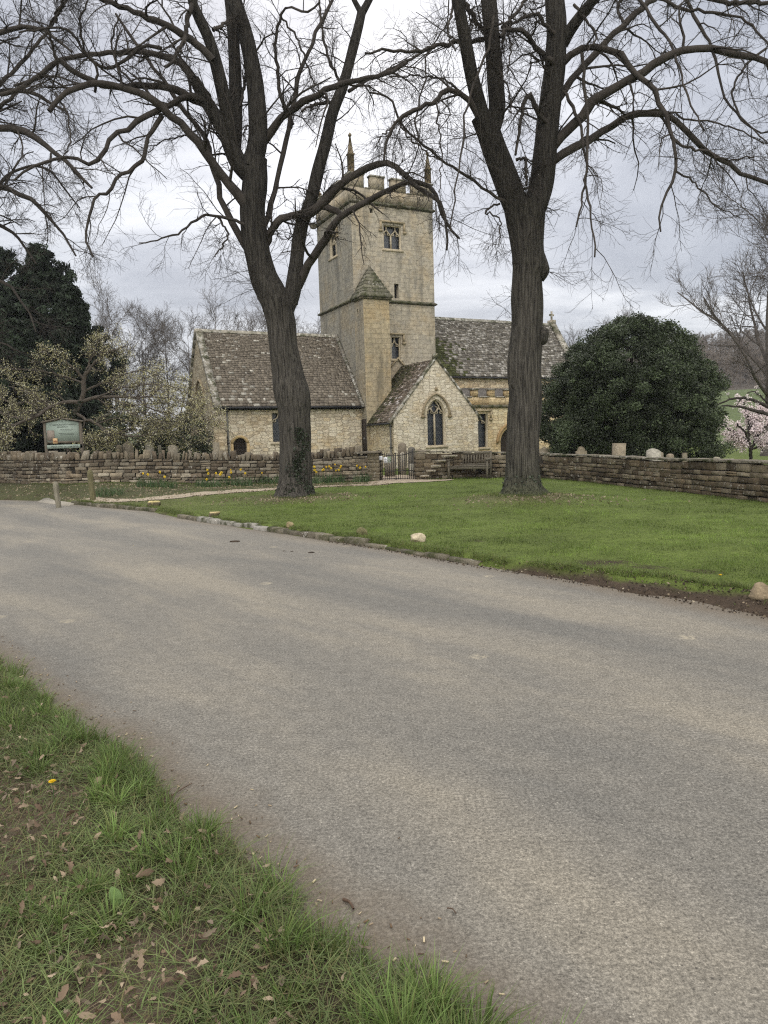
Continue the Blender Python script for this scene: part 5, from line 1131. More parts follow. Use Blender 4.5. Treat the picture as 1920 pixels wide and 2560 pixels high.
mb.box(cx_-.05, cx_+.05, 2.55, 2.65, cz_+.001, cz_+.62, (.30, .26, .2)); mb.box(cx_-.19, cx_-.051, 2.555, 2.645, cz_+.30, cz_+.42, (.30, .26, .2)); mb.box(cx_+.051, cx_+.19, 2.555, 2.645, cz_+.30, cz_+.42, (.30, .26, .2)); mb.build('gable_cross', COP, CH)
mb = MB(); mb.box(TW+.02, N1, -.30, -.20, 5.30, 5.38); mb.build('gutter', BG_, CH)
# --- aisle with its own battlements
AV, A0, A1 = -1.25, 5.62, 14.6
aw = [(7.42, 1.02), (8.22, 1.02), (8.22, 3.08), (7.42, 3.08)]; dw = arch(9.85, .72, -.1, 1.35, 2.15)
wall('aisle_wall', [(A0-.4, -.2), (A1, -.2), (A1, 3.5), (A0-.4, 3.5)], [aw, dw], front(AV), RU, CH, .42, (1.0, .95, .82), (11, 2))
wall('aisle_wall', [(AV, -.2), (NV, -.2), (NV, 3.9), (AV, 3.9)], [], right(A1), RU, CH)
window(CH, aw, 7.82, .40, 1.02, 2.45, 3.08, 1, 'label', .40, xf=((0, AV, 0), (0, 0, 0)))
mb = MB(); rib(mb, arch(9.85, .98, None, 1.25, 2.42, 10), .15, AV-.12, AV+.03, (.8, .62, .42)); rib(mb, arch(9.85, .80, None, 1.30, 2.22, 10), .12, AV-.04, AV+.2, (1.0, .85, .6)); mb.build('door_arch', DR, CH)
tri = geometry.tessellate_polygon([[Vector((a, z, 0)) for a, z in dw]]); mk('door', [(a, AV+.4, z) for a, z in dw], [list(t) for t in tri], DW, CH)
mb = MB(); mb.prism([(A0-.4, 3.501), (A1, 3.501), (A1, 4.06), (A0-.4, 4.06)], AV+.005, AV+.30, (.82, .74, .58)); mb.build('parapet', RU, CH)
mb = MB(); mb.prism([(A0-.4, 3.44), (A1, 3.44), (A1, 3.60), (A0-.4, 3.60)], AV-.13, AV+.004, (.14, .125, .09)); mb.build('string_course', DK, CH)
mb = MB(); mc = MB(); u_ = 5.88
while u_ < A1-.4: 
    merlon(u_, u_+.42, AV+.005, AV+.30, 4.061, 4.50, RU, (.80, .70, .52)); mc.box(u_+.465, u_+1.19, AV-.05, AV+.35, 4.062, 4.12, (.26, .24, .2)); u_ += 1.23
mc.build('parapet_coping', COP, CH)
mb = MB(); mb.add([(A0-.3, AV+.31, 4.05), (A1, AV+.31, 4.05), (A1, NV-.002, 4.72), (A0-.3, NV-.002, 4.72)], [(0, 1, 2, 3)], (.13, .12, .11)); mb.build('aisle_roof', SL, CH)
# --- gabled wing in front of the tower
WV, W0, W1, WA, WZ = -4.1, .2, 5.55, 2.88, 5.92
wo_ = arch(2.83, .58, 1.26, 2.98, 3.80)
wall('wing_gable_wall', [(W0, -.2), (W1, -.2), (W1, 2.93), (WA, WZ), (W0, 2.72)], [wo_], front(WV), AS, CH, .34, uvo=(2, 0))
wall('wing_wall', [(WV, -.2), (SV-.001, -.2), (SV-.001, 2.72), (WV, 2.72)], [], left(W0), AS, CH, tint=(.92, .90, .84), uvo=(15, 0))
wall('wing_wall', [(WV, -.2), (0, -.2), (0, 2.9), (WV, 2.9)], [], right(W1), AS, CH)
window(CH, wo_, 2.83, .58, 1.26, 2.98, 3.80, 2, 'arch', .32, xf=((0, WV, 0), (0, 0, 0)))
moss_w = lambda a, s, c, r_: (np.array((.068, .066, .034))*r_.uniform(.6, 1.4) if r_.random() < ss((a-1.0)/1.8)*.8 else (np.array((.46, .42, .40))*r_.uniform(.7, 1.15) if r_.random() < .10 else c))
sl_ = math.hypot(WA-.02, WZ-2.52)
slates(CH, 'wing_roof', (.02, WV+.06, 2.56), (0, 1, 0), (WA-.02, 0, WZ-2.60), 3.95, sl_, SL, moss_w, h0=.17, h1=.095, cols=[(.135, .108, .082), (.19, .155, .12), (.105, .085, .065), (.22, .185, .15)])
mb = MB(); mb.add([(WA, WV, WZ-.02), (WA, 0, WZ-.02), (W1+.2, 0, 2.72), (W1+.2, WV, 2.72)], [(0, 1, 2, 3)], (.15, .13, .1)); mb.build('wing_roof', SL, CH)
def wing_coping():
    mb = MB(); r6 = np.random.default_rng(8)
    for a, b_, n_ in (((.0, 2.50), (WA, WZ), 7), ((W1+.18, 2.62), (WA, WZ), 7)):
        a = np.array(a); b_ = np.array(b_); d = (b_-a)/np.linalg.norm(b_-a); nr = np.array([-d[1], d[0]]); nr = nr if nr[1] > 0 else -nr; L = np.linalg.norm(b_-a)
        for k in range(n_):
            p = a+d*L*k/n_; q = a+d*(L*(k+1)/n_-.012); V = []
            for yy in (WV-.07, WV+.22): V += [(z_[0], yy, z_[1]) for z_ in (p, q, q+nr*.10, p+nr*.10)]
            mb.add(V, [(0, 1, 2, 3), (7, 6, 5, 4), (0, 4, 5, 1), (1, 5, 6, 2), (2, 6, 7, 3), (3, 7, 4, 0)], np.array((.21, .19, .15))*r6.uniform(.75, 1.2))
    mb.box(WA-.10, WA+.10, WV-.075, WV+.225, WZ+.05, WZ+.30, (.3, .27, .2)); return mb.build('gable_coping', COP, CH)
wing_coping()
V, Fc = rockmesh(np.random.default_rng(14), .10, .06, .12, 2); mk('carved_boss', V+np.array([2.86, WV-.04, 4.31]), Fc, DR, CH, np.tile((.55, .5, .42), (len(V), 1)))
mb = MB(); mb.box(-.10, .0, WV+.05, SV-.02, 2.46, 2.54); mb.build('gutter', BG_, CH); pipe(.11, WV+.22, -.1, 2.5)
mb = MB(); rib(mb, [(2.20, 5.9), (2.70, 6.42), (3.2, 5.9)], .10, -.14, .02, (.7, .66, .58)); mb.build('dripstone', DR, CH)
# ------------------------------------------------------------------ trees
def barkmat(name, c1, c2, sc=16, zs=1.1, bump=1.0, bd=.03):
    b = NB(name); v = b.co((sc, sc, zs)); n = b.noise(1.0, 5, .6, v, .4); f = b.noise(38, 4, .7)
    c = b.mix(1.0, b.ramp(n, (.36, c1), (.62, c2)), b.ramp(f, (.3, .7), (.7, 1.3)), 'MULTIPLY')
    return b.done(b.tint(c), .95, b.bump(f, .4, .006, b.bump(n, bump, bd)), .12)
BK = barkmat('lime_bark', (.024, .022, .020), (.092, .084, .072), 30, 1.5); TWG = simple('twig_bark', (.032, .028, .025), (.062, .054, .047), 3, .9, 0, spec=.1)
def barktube(rows, Y, S=48, K=90, amp=.02, flare=None, y_off=None):
    """rows (x_px, y_px, width_px[, depth]) -> displaced tube"""
    r = smoothpath([(q+(0,))[:4] if len(q) == 3 else q for q in rows], K)
    P = np.array([atY(a, b_, Y+d) for a, b_, w, d in r]); R = r[:, 2]*.93/2/F*(Y+r[:, 3])
    V, Fc = tubes(P[None], R[None], S); Cn = np.repeat(P, S, 0); D = V-Cn; Rr = np.linalg.norm(D, axis=1, keepdims=True); D = D/Rr
    th = np.tile(np.arange(S)*2*PI/S, K); s = np.repeat(np.arange(K), S); zz = V[:, 2]
    n1 = np.array([mnoise.noise(Vector((math.cos(t)*13*q[0], math.sin(t)*13*q[0], z*.8))) for t, z, q in zip(th, zz, np.minimum(Rr/.45, 1.2))])
    n2 = np.array([mnoise.noise(Vector((math.cos(t)*2, math.sin(t)*2, z*1.3+7))) for t, z in zip(th, zz)])
    V = V+D*(amp*n1[:, None]+Rr*.10*n2[:, None])
    if flare:
        z0 = P[0, 2]; k = np.exp(-(V[:, 2]-z0)/flare[0])[:, None]; V = V+D*k*flare[1]*(.25+1.3*np.abs(np.cos(th*2.5+1.1))**1.5)[:, None]
    return V, Fc, P, R
def limbset(limbs, Y, cv, K=22):
    Ps = []; Rs = []
    for pts, w0, w1, d0, d1 in limbs:
        q = smoothpath([cv(*p) for p in pts], K); t = np.linspace(0, 1, K)
        d = d0+(d1-d0)*t**1.15; P = np.array([atY(a, b_, Y+dd) for (a, b_), dd in zip(q, d)])
        P[2:-1] += RNG.normal(size=(K-3, 3))*.018
        Ps.append(P); Rs.append((w0+(w1-w0)*t)/1.728/2/F*(Y+d)*(1+.06*np.sin(t*25+w0)))
    return np.array(Ps), np.array(Rs)
def crownmesh(L1, n=(11, 8, 5), Ls=(1.5, .75, .34), rng=RNG, bias=((0, 0, -.10), (0, 0, -.03), (0, 0, .02)), rmin=(.0075, .0042, .0027), extra=None, K=(7, 5, 4)):
    P, R = L1; parts = [tubes(P, R, 8)]; lens = np.linalg.norm(np.diff(P, axis=1), axis=2).sum(1); lm_ = np.clip(lens/3.0, .12, 1.4)
    a, ra = spawn(P, R, n[0], Ls[0], (30, 70), K[0], bias[0], .45, .35, .12, .20, rng, .35, lm_, rmin[0])
    if extra is not None: a = np.concatenate([a, extra[0]]); ra = np.concatenate([ra, extra[1]])
    parts.append(tubes(a, ra, 5))
    b_, rb = spawn(a, ra, n[1], Ls[1], (30, 65), K[1], bias[1], .55, .5, .12, .17, rng, .45, None, rmin[1]); parts.append(tubes(b_, rb, 3))
    c, rc = spawn(b_, rb, n[2], Ls[2], (30, 60), K[2], bias[2], .7, .7, .15, .15, rng, .4, None, rmin[2]); parts.append(tubes(c, rc, 3))
    return merge(parts), (a, b_, c)
c1 = lambda x, y: (x/1.728, y/1.728)
c2 = lambda x, y: (960+x/1.728, y/1.728)
# ---- the left lime
YL = TL[1]
tl = empty('lime_tree', (TL[0], TL[1], float(Hl(*TL))), 'tall bare lime tree with an ivy-patched fissured trunk forking low, left of the gate', 'tree')
rows = [(737, 1254, 116), (737, 1238, 104), (738, 1220, 94), (739, 1195, 86), (739, 1157, 83), (738, 1100, 83), (736, 1041, 84), (735, 1010, 90), (730, 983, 92), (724, 955, 87), (719, 926, 80), (708, 868, 76), (703, 810, 74), (693, 766, 76), (676, 728, 74), (659, 690, 69), (645, 640, 67), (635, 580, 65), (632, 525, 63), (636, 470, 64), (640, 425, 56), (643, 395, 50)]
V0, F0, PT, RT = barktube(rows, YL, 88, 150, .022, (.16, .16)); stems = [(V0, F0)]
k_ = np.clip(1-(V0[:, 2]-TL[1]*0-1.0)/1.0, 0, 1)
def stem(pts, w0, w1, d0, d1, Y, cv, S=26, K=46, amp=.014):
    q = [(*cv(*p), lerp(w0, w1, i/(len(pts)-1))/1.728, lerp(d0, d1, i/(len(pts)-1))) for i, p in enumerate(pts)]
    V, Fc, P, R = barktube(q, Y, S, K, amp); return (V, Fc), P, R
SL_ = []
for a in (([(1085, 760), (1030, 700), (1000, 640), (975, 580), (940, 520), (900, 450), (860, 380), (838, 340)], 84, 44, .0, -.5),
          ([(1080, 730), (1108, 640), (1115, 540), (1110, 430), (1092, 300), (1062, 150), (1015, 0), (980, -120), (960, -330)], 92, 48, .0, .5),
          ([(1010, 640), (1018, 520), (1018, 380), (1010, 200), (1000, 60), (985, -80), (990, -300)], 62, 40, .1, .9),
          ([(1010, 660), (985, 500), (950, 340), (910, 190), (862, 80), (830, 0), (800, -160)], 66, 34, -.1, -1.0),
          ([(1255, 1310), (1272, 1200), (1285, 1100), (1300, 980), (1338, 880), (1378, 720), (1410, 600), (1440, 480), (1482, 370), (1512, 260), (1548, 120), (1562, 55)], 66, 38, .0, .9),
          ([(1562, 60), (1610, -30), (1680, -160)], 34, 18, .9, 1.2), ([(1562, 60), (1520, -20), (1490, -120)], 26, 14, .9, .9)):
    m_, P, R = stem(*a, YL, c1); stems.append(m_); SL_.append((P, R))
# right stem joins the bole where they fork
m_, P, R = stem([(1190, 1420), (1225, 1350), (1262, 1270), (1275, 1190)], 92, 62, .0, .0, YL, c1); stems.append(m_)
V, Fc = merge(stems); backlit_tone = lambda z: np.array((1, 1, 1.))*(1-.48*ss((z-3.5)/4.5))[:, None]*np.where((z < 8)[:, None], 1, 1)  # bark darkens upward: backlit silhouette of the upper stems put into colour
mk('trunk', V-np.array([TL[0], TL[1], float(Hl(*TL))]), Fc, BK, tl, backlit_tone(V[:, 2]), smooth=True)
L_left = [
 ([(1088, 925), (1035, 850), (960, 760), (900, 670), (820, 570), (730, 490), (640, 420), (540, 380), (470, 365), (380, 360), (290, 392), (212, 480)], 44, 20, -.1, -1.8),
 ([(945, 530), (890, 465), (840, 430), (760, 390), (660, 365), (560, 375), (470, 372), (400, 350), (300, 300), (250, 262), (180, 320), (90, 380), (0, 410)], 34, 16, -.3, -.9),
 ([(940, 500), (880, 428), (820, 420), (720, 460), (640, 500), (570, 550), (490, 580), (450, 660), (400, 710), (300, 680), (180, 700), (60, 780)], 30, 9, -.3, -2.4),
 ([(700, 500), (645, 590), (612, 690), (560, 740), (500, 770), (470, 830), (412, 850), (385, 930), (375, 1030), (402, 1110)], 20, 8, -.7, -1.8),
 ([(918, 262), (875, 212), (780, 140), (680, 95), (600, 60), (500, 20), (430, -10), (300, -60)], 34, 14, -.8, -2.0),
 ([(838, 340), (760, 262), (650, 230), (560, 218), (470, 232), (350, 242), (250, 265), (180, 330), (60, 370)], 30, 10, -.5, .8),
 ([(1095, 1110), (1050, 1050), (1000, 950), (950, 850), (942, 790), (910, 700), (905, 640), (862, 560), (800, 490), (720, 360), (640, 260), (560, 150), (500, 60)], 30, 10, -.1, 1.5),
 ([(1085, 985), (1020, 952), (940, 935), (880, 930), (820, 970), (770, 1010), (700, 1030), (600, 1050)], 15, 5, -.2, -1.4),
 ([(940, 935), (970, 980), (985, 1020), (960, 1060), (930, 1110)], 10, 5, -.3, -.8),
 ([(1110, 1110), (1150, 1052), (1178, 985), (1230, 942), (1310, 920), (1400, 890), (1470, 930)], 36, 26, .1, .0),
 ([(1108, 660), (1150, 598), (1220, 510), (1300, 450), (1380, 400), (1470, 365), (1560, 345), (1680, 312), (1760, 270)], 36, 14, .3, -1.2),
 ([(1115, 1030), (1152, 948), (1190, 800), (1230, 640), (1258, 480), (1290, 330), (1350, 180), (1420, 30), (1450, -60)], 24, 13, .1, 1.2),
 ([(1310, 940), (1370, 900), (1450, 820), (1540, 745), (1659, 705), (1720, 725), (1780, 785), (1850, 800), (1890, 850), (1920, 950), (1985, 1030)], 42, 9, .1, -1.6),
 ([(1285, 1240), (1362, 1090), (1400, 1040), (1464, 950), (1583, 867), (1707, 815), (1755, 786), (1838, 831), (1897, 876), (1928, 988), (1930, 1080)], 40, 8, .1, -2.2),
 ([(1265, 540), (1215, 420), (1200, 300), (1190, 230), (1215, 60), (1250, 30), (1330, 50), (1380, 10)], 17, 8, .6, -.7),
 ([(1035, 460), (1050, 400), (1060, 330), (1055, 280)], 14, 8, .2, .4),
 ([(830, 20), (810, 100), (790, 190), (770, 215), (745, 270), (712, 290)], 22, 12, -1., -1.8),
 ([(700, 210), (620, 200), (540, 260), (480, 300), (380, 250), (300, 130), (200, 120), (80, 140)], 16, 7, -.6, -2.0),
 ([(240, 100), (270, 0), (280, -80)], 12, 9, -1.5, -2.0), ([(245, 265), (215, 130), (270, 20)], 12, 8, -.9, -1.6),
 ([(1480, 380), (1420, 250), (1390, 120), (1380, 0)], 13, 8, .8, 1.6), ([(1505, 395), (1590, 345), (1659, 318), (1800, 240), (1880, 200)], 15, 9, .8, 2.0),
 ([(1440, 440), (1370, 450), (1300, 480)], 16, 8, .8, .3),
 ([(920, 130), (960, 110), (1000, 80)], 16, 10, -.4, .2), ([(1210, 70), (1290, 180), (1340, 320), (1400, 420)], 9, 5, .4, .6),
 ([(860, 560), (780, 590), (700, 610), (640, 660)], 8, 4, .9, .4), ([(1100, 520), (1060, 560), (1035, 600)], 8, 5, .2, .0),
 ([(410, 400), (420, 300), (360, 200), (350, 90), (380, 0)], 12, 7, -1.2, -1.8), ([(600, 380), (520, 300), (480, 180), (520, 60)], 10, 6, -.5, -.2),
 ([(240, 400), (290, 500), (300, 620), (250, 700)], 9, 5, -1.5, -2.2)]
LP, LR = limbset(L_left, YL, c1)
st_ = [(smoothpath(p, 22), np.interp(np.linspace(0, 1, 22), np.linspace(0, 1, len(r)), r)) for p, r in SL_[:5]]
ex = [spawn(np.array([p]), np.array([r]), 7, 1.9, (35, 70), 7, (0, 0, .02), .16, .35, .15, .22, RNG, .2, None, .012) for p, r in st_]
# fine sprays off the bole below the fork, facing left
sp_ = spawn(np.array([smoothpath(PT[70:120], 22)]), np.array([np.full(22, .2)]), 14, 1.9, (45, 80), 7, (-.10, -.02, -.10), .05, .35, .0, .15, RNG, .2)
(V, Fc), lv = crownmesh((LP, LR), (8, 8, 4), (1.45, .80, .36), extra=(np.concatenate([e[0] for e in ex]+[sp_[0]]), np.concatenate([e[1] for e in ex]+[sp_[1]])))
mk('crown', V-np.array([TL[0], TL[1], float(Hl(*TL))]), Fc, TWG, tl)
IV = leafmat('ivy_leaf', (.034, .046, .026), .4, .45, .4, .15)
def ivy(P, R, ax, spread, n, za, zb, origin, parent, size=.06, name='ivy'):
    z = RNG.uniform(za, zb, n); a = ax+RNG.normal(size=n)*spread+.25*np.sin(z*5); i = np.interp(z, P[:, 2], np.arange(len(P))).astype(int); r = R[i]+.0+RNG.random(n)*.035
    C_ = P[i]+np.stack([np.sin(a)*r, -np.cos(a)*r, 0*a], 1); C_[:, 2] = z; V, Fc = quads(C_-np.array(origin), RNG.uniform(.6, 1.2, n)*size, aspect=1.2)
    return mk(name, V, Fc, IV, parent, percol((1, 1, 1), .4, n, 4, yel=0))
o_ = (TL[0], TL[1], float(Hl(*TL)))
ivy(PT, RT, .42, .26, 750, .45, 2.05, o_, tl, .05); ivy(PT, RT, .0, 1.1, 420, .12, .45, o_, tl, .05)
# ---- the right lime
YR_ = TR[1]; o_ = (TR[0], TR[1], float(Hl(*TR)))
tr_ = empty('lime_tree', o_, 'tall bare lime tree with a straight trunk and mossy foot, right of the bench', 'tree')
rows = [(1309, 1252, 138), (1307, 1236, 118), (1305, 1215, 100), (1305, 1192, 91), (1305, 1157, 86), (1307, 1100, 85), (1310, 1041, 84), (1312, 983, 84), (1309, 926, 87), (1313, 870, 82), (1318, 810, 79), (1317, 750, 80), (1317, 694, 78), (1323, 662, 88), (1319, 630, 82), (1315, 579, 89), (1312, 540, 100), (1309, 512, 104)]
V0, F0, PT, RT = barktube(rows, YR_, 88, 130, .022, (.18, .20)); stems = [(V0, F0)]; SR_ = []
for a in (([(612, 960), (575, 900), (545, 830), (515, 740), (480, 650), (448, 560), (425, 500)], 118, 100, .0, -.2),
          ([(485, 680), (442, 560), (412, 450), (385, 350), (368, 270), (345, 140), (318, 0), (295, -120)], 66, 46, -.2, -.9),
          ([(455, 590), (488, 480), (480, 350), (470, 200), (458, 60), (450, -60), (440, -240)], 76, 62, -.2, .3),
          ([(620, 960), (655, 880), (685, 760), (700, 620), (712, 500), (728, 370), (742, 240), (746, 110), (738, 0), (730, -180)], 112, 78, .0, .5),
          ([(770, 190), (805, 130), (855, 60), (905, 0), (980, -70)], 54, 34, .4, -.3)):
    m_, P, R = stem(*a, YR_, c2); stems.append(m_); SR_.append((P, R))
for (x, y, w) in ((1376, 668, 22), (1272, 968, 16), (1372, 838, 16), (1290, 770, 14)):
    q = atY(x, y, YR_-.1); r = w/F*YR_; Vk, Fk = rockmesh(np.random.default_rng(x), r*.9, r*.9, r*1.5, 2); Fk = np.concatenate([Fk, Fk[:, 2:3]], 1); stems.append((Vk+q-np.array([r*.8*np.sign(x-1318), 0, 0]), Fk))
V, Fc = merge(stems); z = V[:, 2]; mo = (np.exp(-np.maximum(z-.2, 0)/.35)*.8)[:, None]
mk('trunk', V-np.array(o_), Fc, BK, tr_, col=backlit_tone(z)*(1-mo)+np.array((.75, 1.0, .45))*mo, smooth=True)
L_right = [
 ([(700, 690), (742, 612), (820, 540), (920, 430), (1050, 350), (1180, 270), (1300, 220), (1400, 210), (1500, 230), (1600, 255), (1700, 285), (1850, 300)], 46, 20, .2, -1.0),
 ([(695, 740), (748, 680), (830, 632), (930, 580), (1020, 520), (1130, 485), (1240, 500), (1300, 560), (1400, 660), (1500, 710), (1560, 760), (1659, 790), (1760, 850)], 36, 13, .2, 1.2),
 ([(740, 330), (785, 252), (860, 210), (950, 205), (1020, 232), (1080, 310), (1160, 380), (1200, 470), (1240, 590), (1255, 740), (1225, 830), (1190, 930), (1195, 1000)], 32, 7, .4, -1.8),
 ([(728, 470), (780, 392), (860, 290), (950, 190), (1040, 100), (1130, 30), (1190, -30), (1280, -120)], 30, 20, .4, 1.6),
 ([(735, 380), (782, 402), (820, 470), (850, 560), (872, 700), (862, 850), (830, 980)], 15, 7, .3, -1.6),
 ([(855, 230), (865, 350), (880, 560), (870, 760), (890, 920), (910, 1110)], 15, 7, .0, -1.9),
 ([(712, 540), (662, 480), (628, 405), (595, 500), (580, 590), (568, 670)], 22, 10, .0, -1.2),
 ([(742, 290), (692, 242), (640, 180), (590, 130), (530, 135), (500, 160)], 25, 14, .2, -1.0),
 ([(405, 500), (372, 440), (330, 400), (260, 400), (210, 440), (130, 480), (60, 520), (20, 600), (0, 690)], 25, 9, -.4, -1.8),
 ([(430, 170), (330, 180), (230, 198), (130, 225), (20, 215), (-80, 230)], 20, 9, -.3, -2.0),
 ([(555, 885), (500, 856), (430, 812), (340, 755), (240, 680), (150, 610), (65, 520), (20, 420), (-60, 400)], 13, 8, -.2, -1.6),
 ([(742, 150), (692, 110), (665, 60), (620, 70), (560, 100), (505, 150)], 18, 9, .2, -.6), ([(500, 880), (450, 905), (440, 920), (500, 950), (495, 1060)], 9, 4, -.1, -.8),
 ([(475, 70), (448, 220), (405, 320), (350, 520), (330, 690), (305, 860), (290, 1000)], 12, 5, -.6, -2.2),
 ([(450, 260), (500, 310), (540, 400), (550, 490)], 9, 5, -.4, -1.4), ([(1080, -30), (1180, 100), (1260, 240), (1310, 420), (1380, 560)], 14, 6, .5, -1.6),
 ([(1290, -30), (1360, 100), (1430, 240), (1480, 430), (1600, 560), (1660, 570)], 15, 6, 1.0, -1.0), ([(1150, -20), (1300, 40), (1420, 52), (1560, 90), (1659, 200), (1720, 240)], 15, 7, .3, -.8),
 ([(1400, -10), (1500, 12), (1659, 10), (1800, 40)], 20, 14, .8, .2), ([(1650, 210), (1560, 280), (1500, 400), (1560, 520), (1659, 620)], 11, 5, .5, -1.4),
 ([(340, 0), (385, 70), (420, 130)], 22, 16, -.5, -.3), ([(510, 120), (560, 70), (610, 0), (640, -40)], 16, 10, -.2, .4), ([(300, -20), (290, 60), (275, 150), (310, 220)], 11, 6, -.6, -1.6),
 ([(1240, 590), (1300, 640), (1380, 650), (1480, 690), (1600, 680)], 13, 6, -.9, -1.6), ([(1260, 740), (1330, 780), (1400, 850), (1440, 900), (1540, 940)], 9, 4, -1.1, -1.8),
 ([(60, 520), (100, 580), (160, 640), (240, 690)], 8, 5, -1.2, -1.4), ([(225, 430), (240, 560), (250, 700), (235, 830)], 8, 4, -.9, -1.8), ([(60, 520), (0, 580), (-40, 640)], 8, 5, -1.4, -1.6),
 ([(335, 400), (250, 340), (120, 330), (20, 330)], 10, 5, -.5, -.4), ([(570, 690), (610, 690), (615, 760), (615, 800)], 14, 10, -.1, -.5),
 ([(440, 120), (520, 110), (545, 220), (530, 320)], 9, 5, -.3, -1.0), ([(820, 20), (870, 80), (920, 160), (880, 220)], 12, 6, .2, -.8), ([(1210, 480), (1330, 520), (1440, 530), (1659, 620)], 9, 5, -.6, -1.2),
 ([(1040, 100), (1010, 30), (1060, -40)], 13, 8, 1., 1.4), ([(150, 610), (140, 480), (180, 340), (190, 230), (270, 100), (280, 0)], 8, 5, -1.2, -.5)]
LP, LR = limbset(L_right, YR_, c2)
st_ = [(smoothpath(p, 22), np.interp(np.linspace(0, 1, 22), np.linspace(0, 1, len(r)), r)) for p, r in SR_[1:]]
ex = [spawn(np.array([p]), np.array([r]), 6, 1.8, (35, 70), 7, (0, 0, .0), .14, .35, .15, .22, RNG, .2, None, .012) for p, r in st_]
sp_ = spawn(np.array([smoothpath(PT[60:], 22)]), np.array([np.full(22, .2)]), 12, 1.3, (45, 80), 7, (.05, -.02, -.16), .05, .35, .0, .15, RNG, .2)
(V, Fc), lv = crownmesh((LP, LR), (8, 8, 4), (1.35, .75, .34), bias=((0, 0, -.16), (0, 0, -.06), (0, 0, .0)), extra=(np.concatenate([e[0] for e in ex]+[sp_[0]]), np.concatenate([e[1] for e in ex]+[sp_[1]])))
mk('crown', V-np.array(o_), Fc, TWG, tr_)
ivy(PT, RT, .0, 1.2, 260, .15, .75, o_, tr_, .05)
# ---- dense twiggy tree reaching in from the left edge
YB = 24.5; bt = atZ(-300, 1215, .3); Ybt = YB
ob = (atY(-300, 1200, Ybt)[0], Ybt, .3)
tb = empty('beech_tree', ob, 'dark bare tree at the left edge whose dense fine twigs hang into the sky', 'tree')
ct = lambda x, y: (x, y)
m_, P, R = stem([(-300, 1230), (-290, 1000), (-280, 760), (-270, 500), (-250, 200), (-240, -100)], 190, 60, 0, .3, Ybt, ct, 30, 40)
mk('trunk', m_[0]-np.array(ob), m_[1], BK, tb, smooth=True)
LB = [([(-280, 560), (-180, 430), (-60, 330), (60, 330), (160, 400), (230, 470)], 60, 10, 0, -1.5), ([(-275, 480), (-160, 330), (-30, 240), (70, 230), (170, 280)], 50, 9, 0, .8),
      ([(-270, 380), (-150, 200), (-20, 90), (90, 70), (180, 130)], 50, 9, 0, -.6), ([(-280, 700), (-160, 560), (-40, 470), (60, 490), (140, 560), (190, 640)], 46, 7, 0, -1.0),
      ([(-285, 800), (-180, 650), (-60, 560), (30, 580), (90, 660)], 40, 7, 0, 1.2), ([(-260, 250), (-130, 40), (20, -60), (140, -40)], 46, 10, 0, .5),
      ([(-285, 900), (-200, 780), (-100, 700), (0, 700), (60, 760), (90, 830)], 34, 5, 0, -.8), ([(-290, 980), (-200, 900), (-110, 850), (-20, 850), (50, 880)], 30, 5, 0, -.3),
      ([(-60, 330), (20, 250), (110, 190), (200, 210)], 20, 6, -.8, -2), ([(-30, 240), (60, 150), (130, 60), (180, -20)], 18, 8, .3, .8), ([(-60, 560), (20, 440), (110, 420), (200, 520)], 18, 5, .3, 1.5)]
LP, LR = limbset(LB, Ybt, ct)
(V, Fc), lv = crownmesh((LP, LR), (13, 9, 6), (1.5, .85, .42), bias=((0, 0, -.05), (0, 0, -.10), (0, 0, -.05)), rmin=(.009, .0055, .0038))
mk('crown', V-np.array(ob), Fc, TWG, tb)
# ---- ordinary bare trees
TWF = simple('far_twig_bark', (.075, .065, .058), (.12, .105, .095), 3, .9, 0, spec=.1)
def gtree(seed, H, spread=.45, n=(13, 9, 7, 4), up=.10, tr=.014, rmin=(.035, .018, .012, .010), t0=.22, ang=(25, 55)):
    r = np.random.default_rng(seed); K = 12; z = np.linspace(0, H*.92, K); w = r.normal(size=(K, 2)).cumsum(0)*.05*H/12
    P = np.stack([w[:, 0]-w[0, 0], w[:, 1]-w[0, 1], z-.1], 1)[None]; R = (H*tr*np.linspace(1, .10, K)**1.3)[None]
    a, ra = spawn(P, R, n[0], H*spread, ang, 8, (0, 0, up), .55, .25, t0, .10, r, .55, None, rmin[0])
    b_, rb = spawn(a, ra, n[1], H*.22, (25, 55), 6, (0, 0, up), .55, .35, .15, .14, r, .45, None, rmin[1])
    c, rc = spawn(b_, rb, n[2], H*.10, (25, 50), 5, (0, 0, up*.6), .6, .45, .12, .15, r, .4, None, rmin[2])
    parts = [tubes(a, ra, 6), tubes(b_, rb, 4), tubes(c, rc, 3)]
    if n[3]: d, rd = spawn(c, rc, n[3], H*.05, (25, 50), 4, (0, 0, .03), .7, .6, .12, .15, r, .4, None, rmin[3]); parts.append(tubes(d, rd, 3))
    return tubes(P, R, 12), merge(parts)
def place_tree(name, px, Y, H, meshes, label, group, rz, mat=TWF, z=None, sc=None):
    x = atY(px, 1100, Y)[0]; g = float(Hf(x, Y)) if z is None else z
    o = empty(name, (x, Y, g), label, 'tree', group, rz)
    for nm, me in zip(('trunk', 'crown'), meshes):
        c = bpy.data.objects.new(nm, me); link(c, o)
    if sc: o.scale = sc
    return o
protos = []
for i, (sd, kw) in enumerate(((31, dict(t0=.10, ang=(14, 40), up=.05)), (32, dict(spread=.42, up=.07, t0=.12, ang=(12, 34))), (33, dict(spread=.55, up=.07, t0=.08, ang=(18, 50))))):
    (tv, tf), (cv_, cf_) = gtree(sd, 15.0, **kw); a = mk('trunk', tv, tf, TWF); b_ = mk('crown', cv_, cf_, TWF); protos.append((a.data, b_.data))
    bpy.data.objects.remove(a); bpy.data.objects.remove(b_)
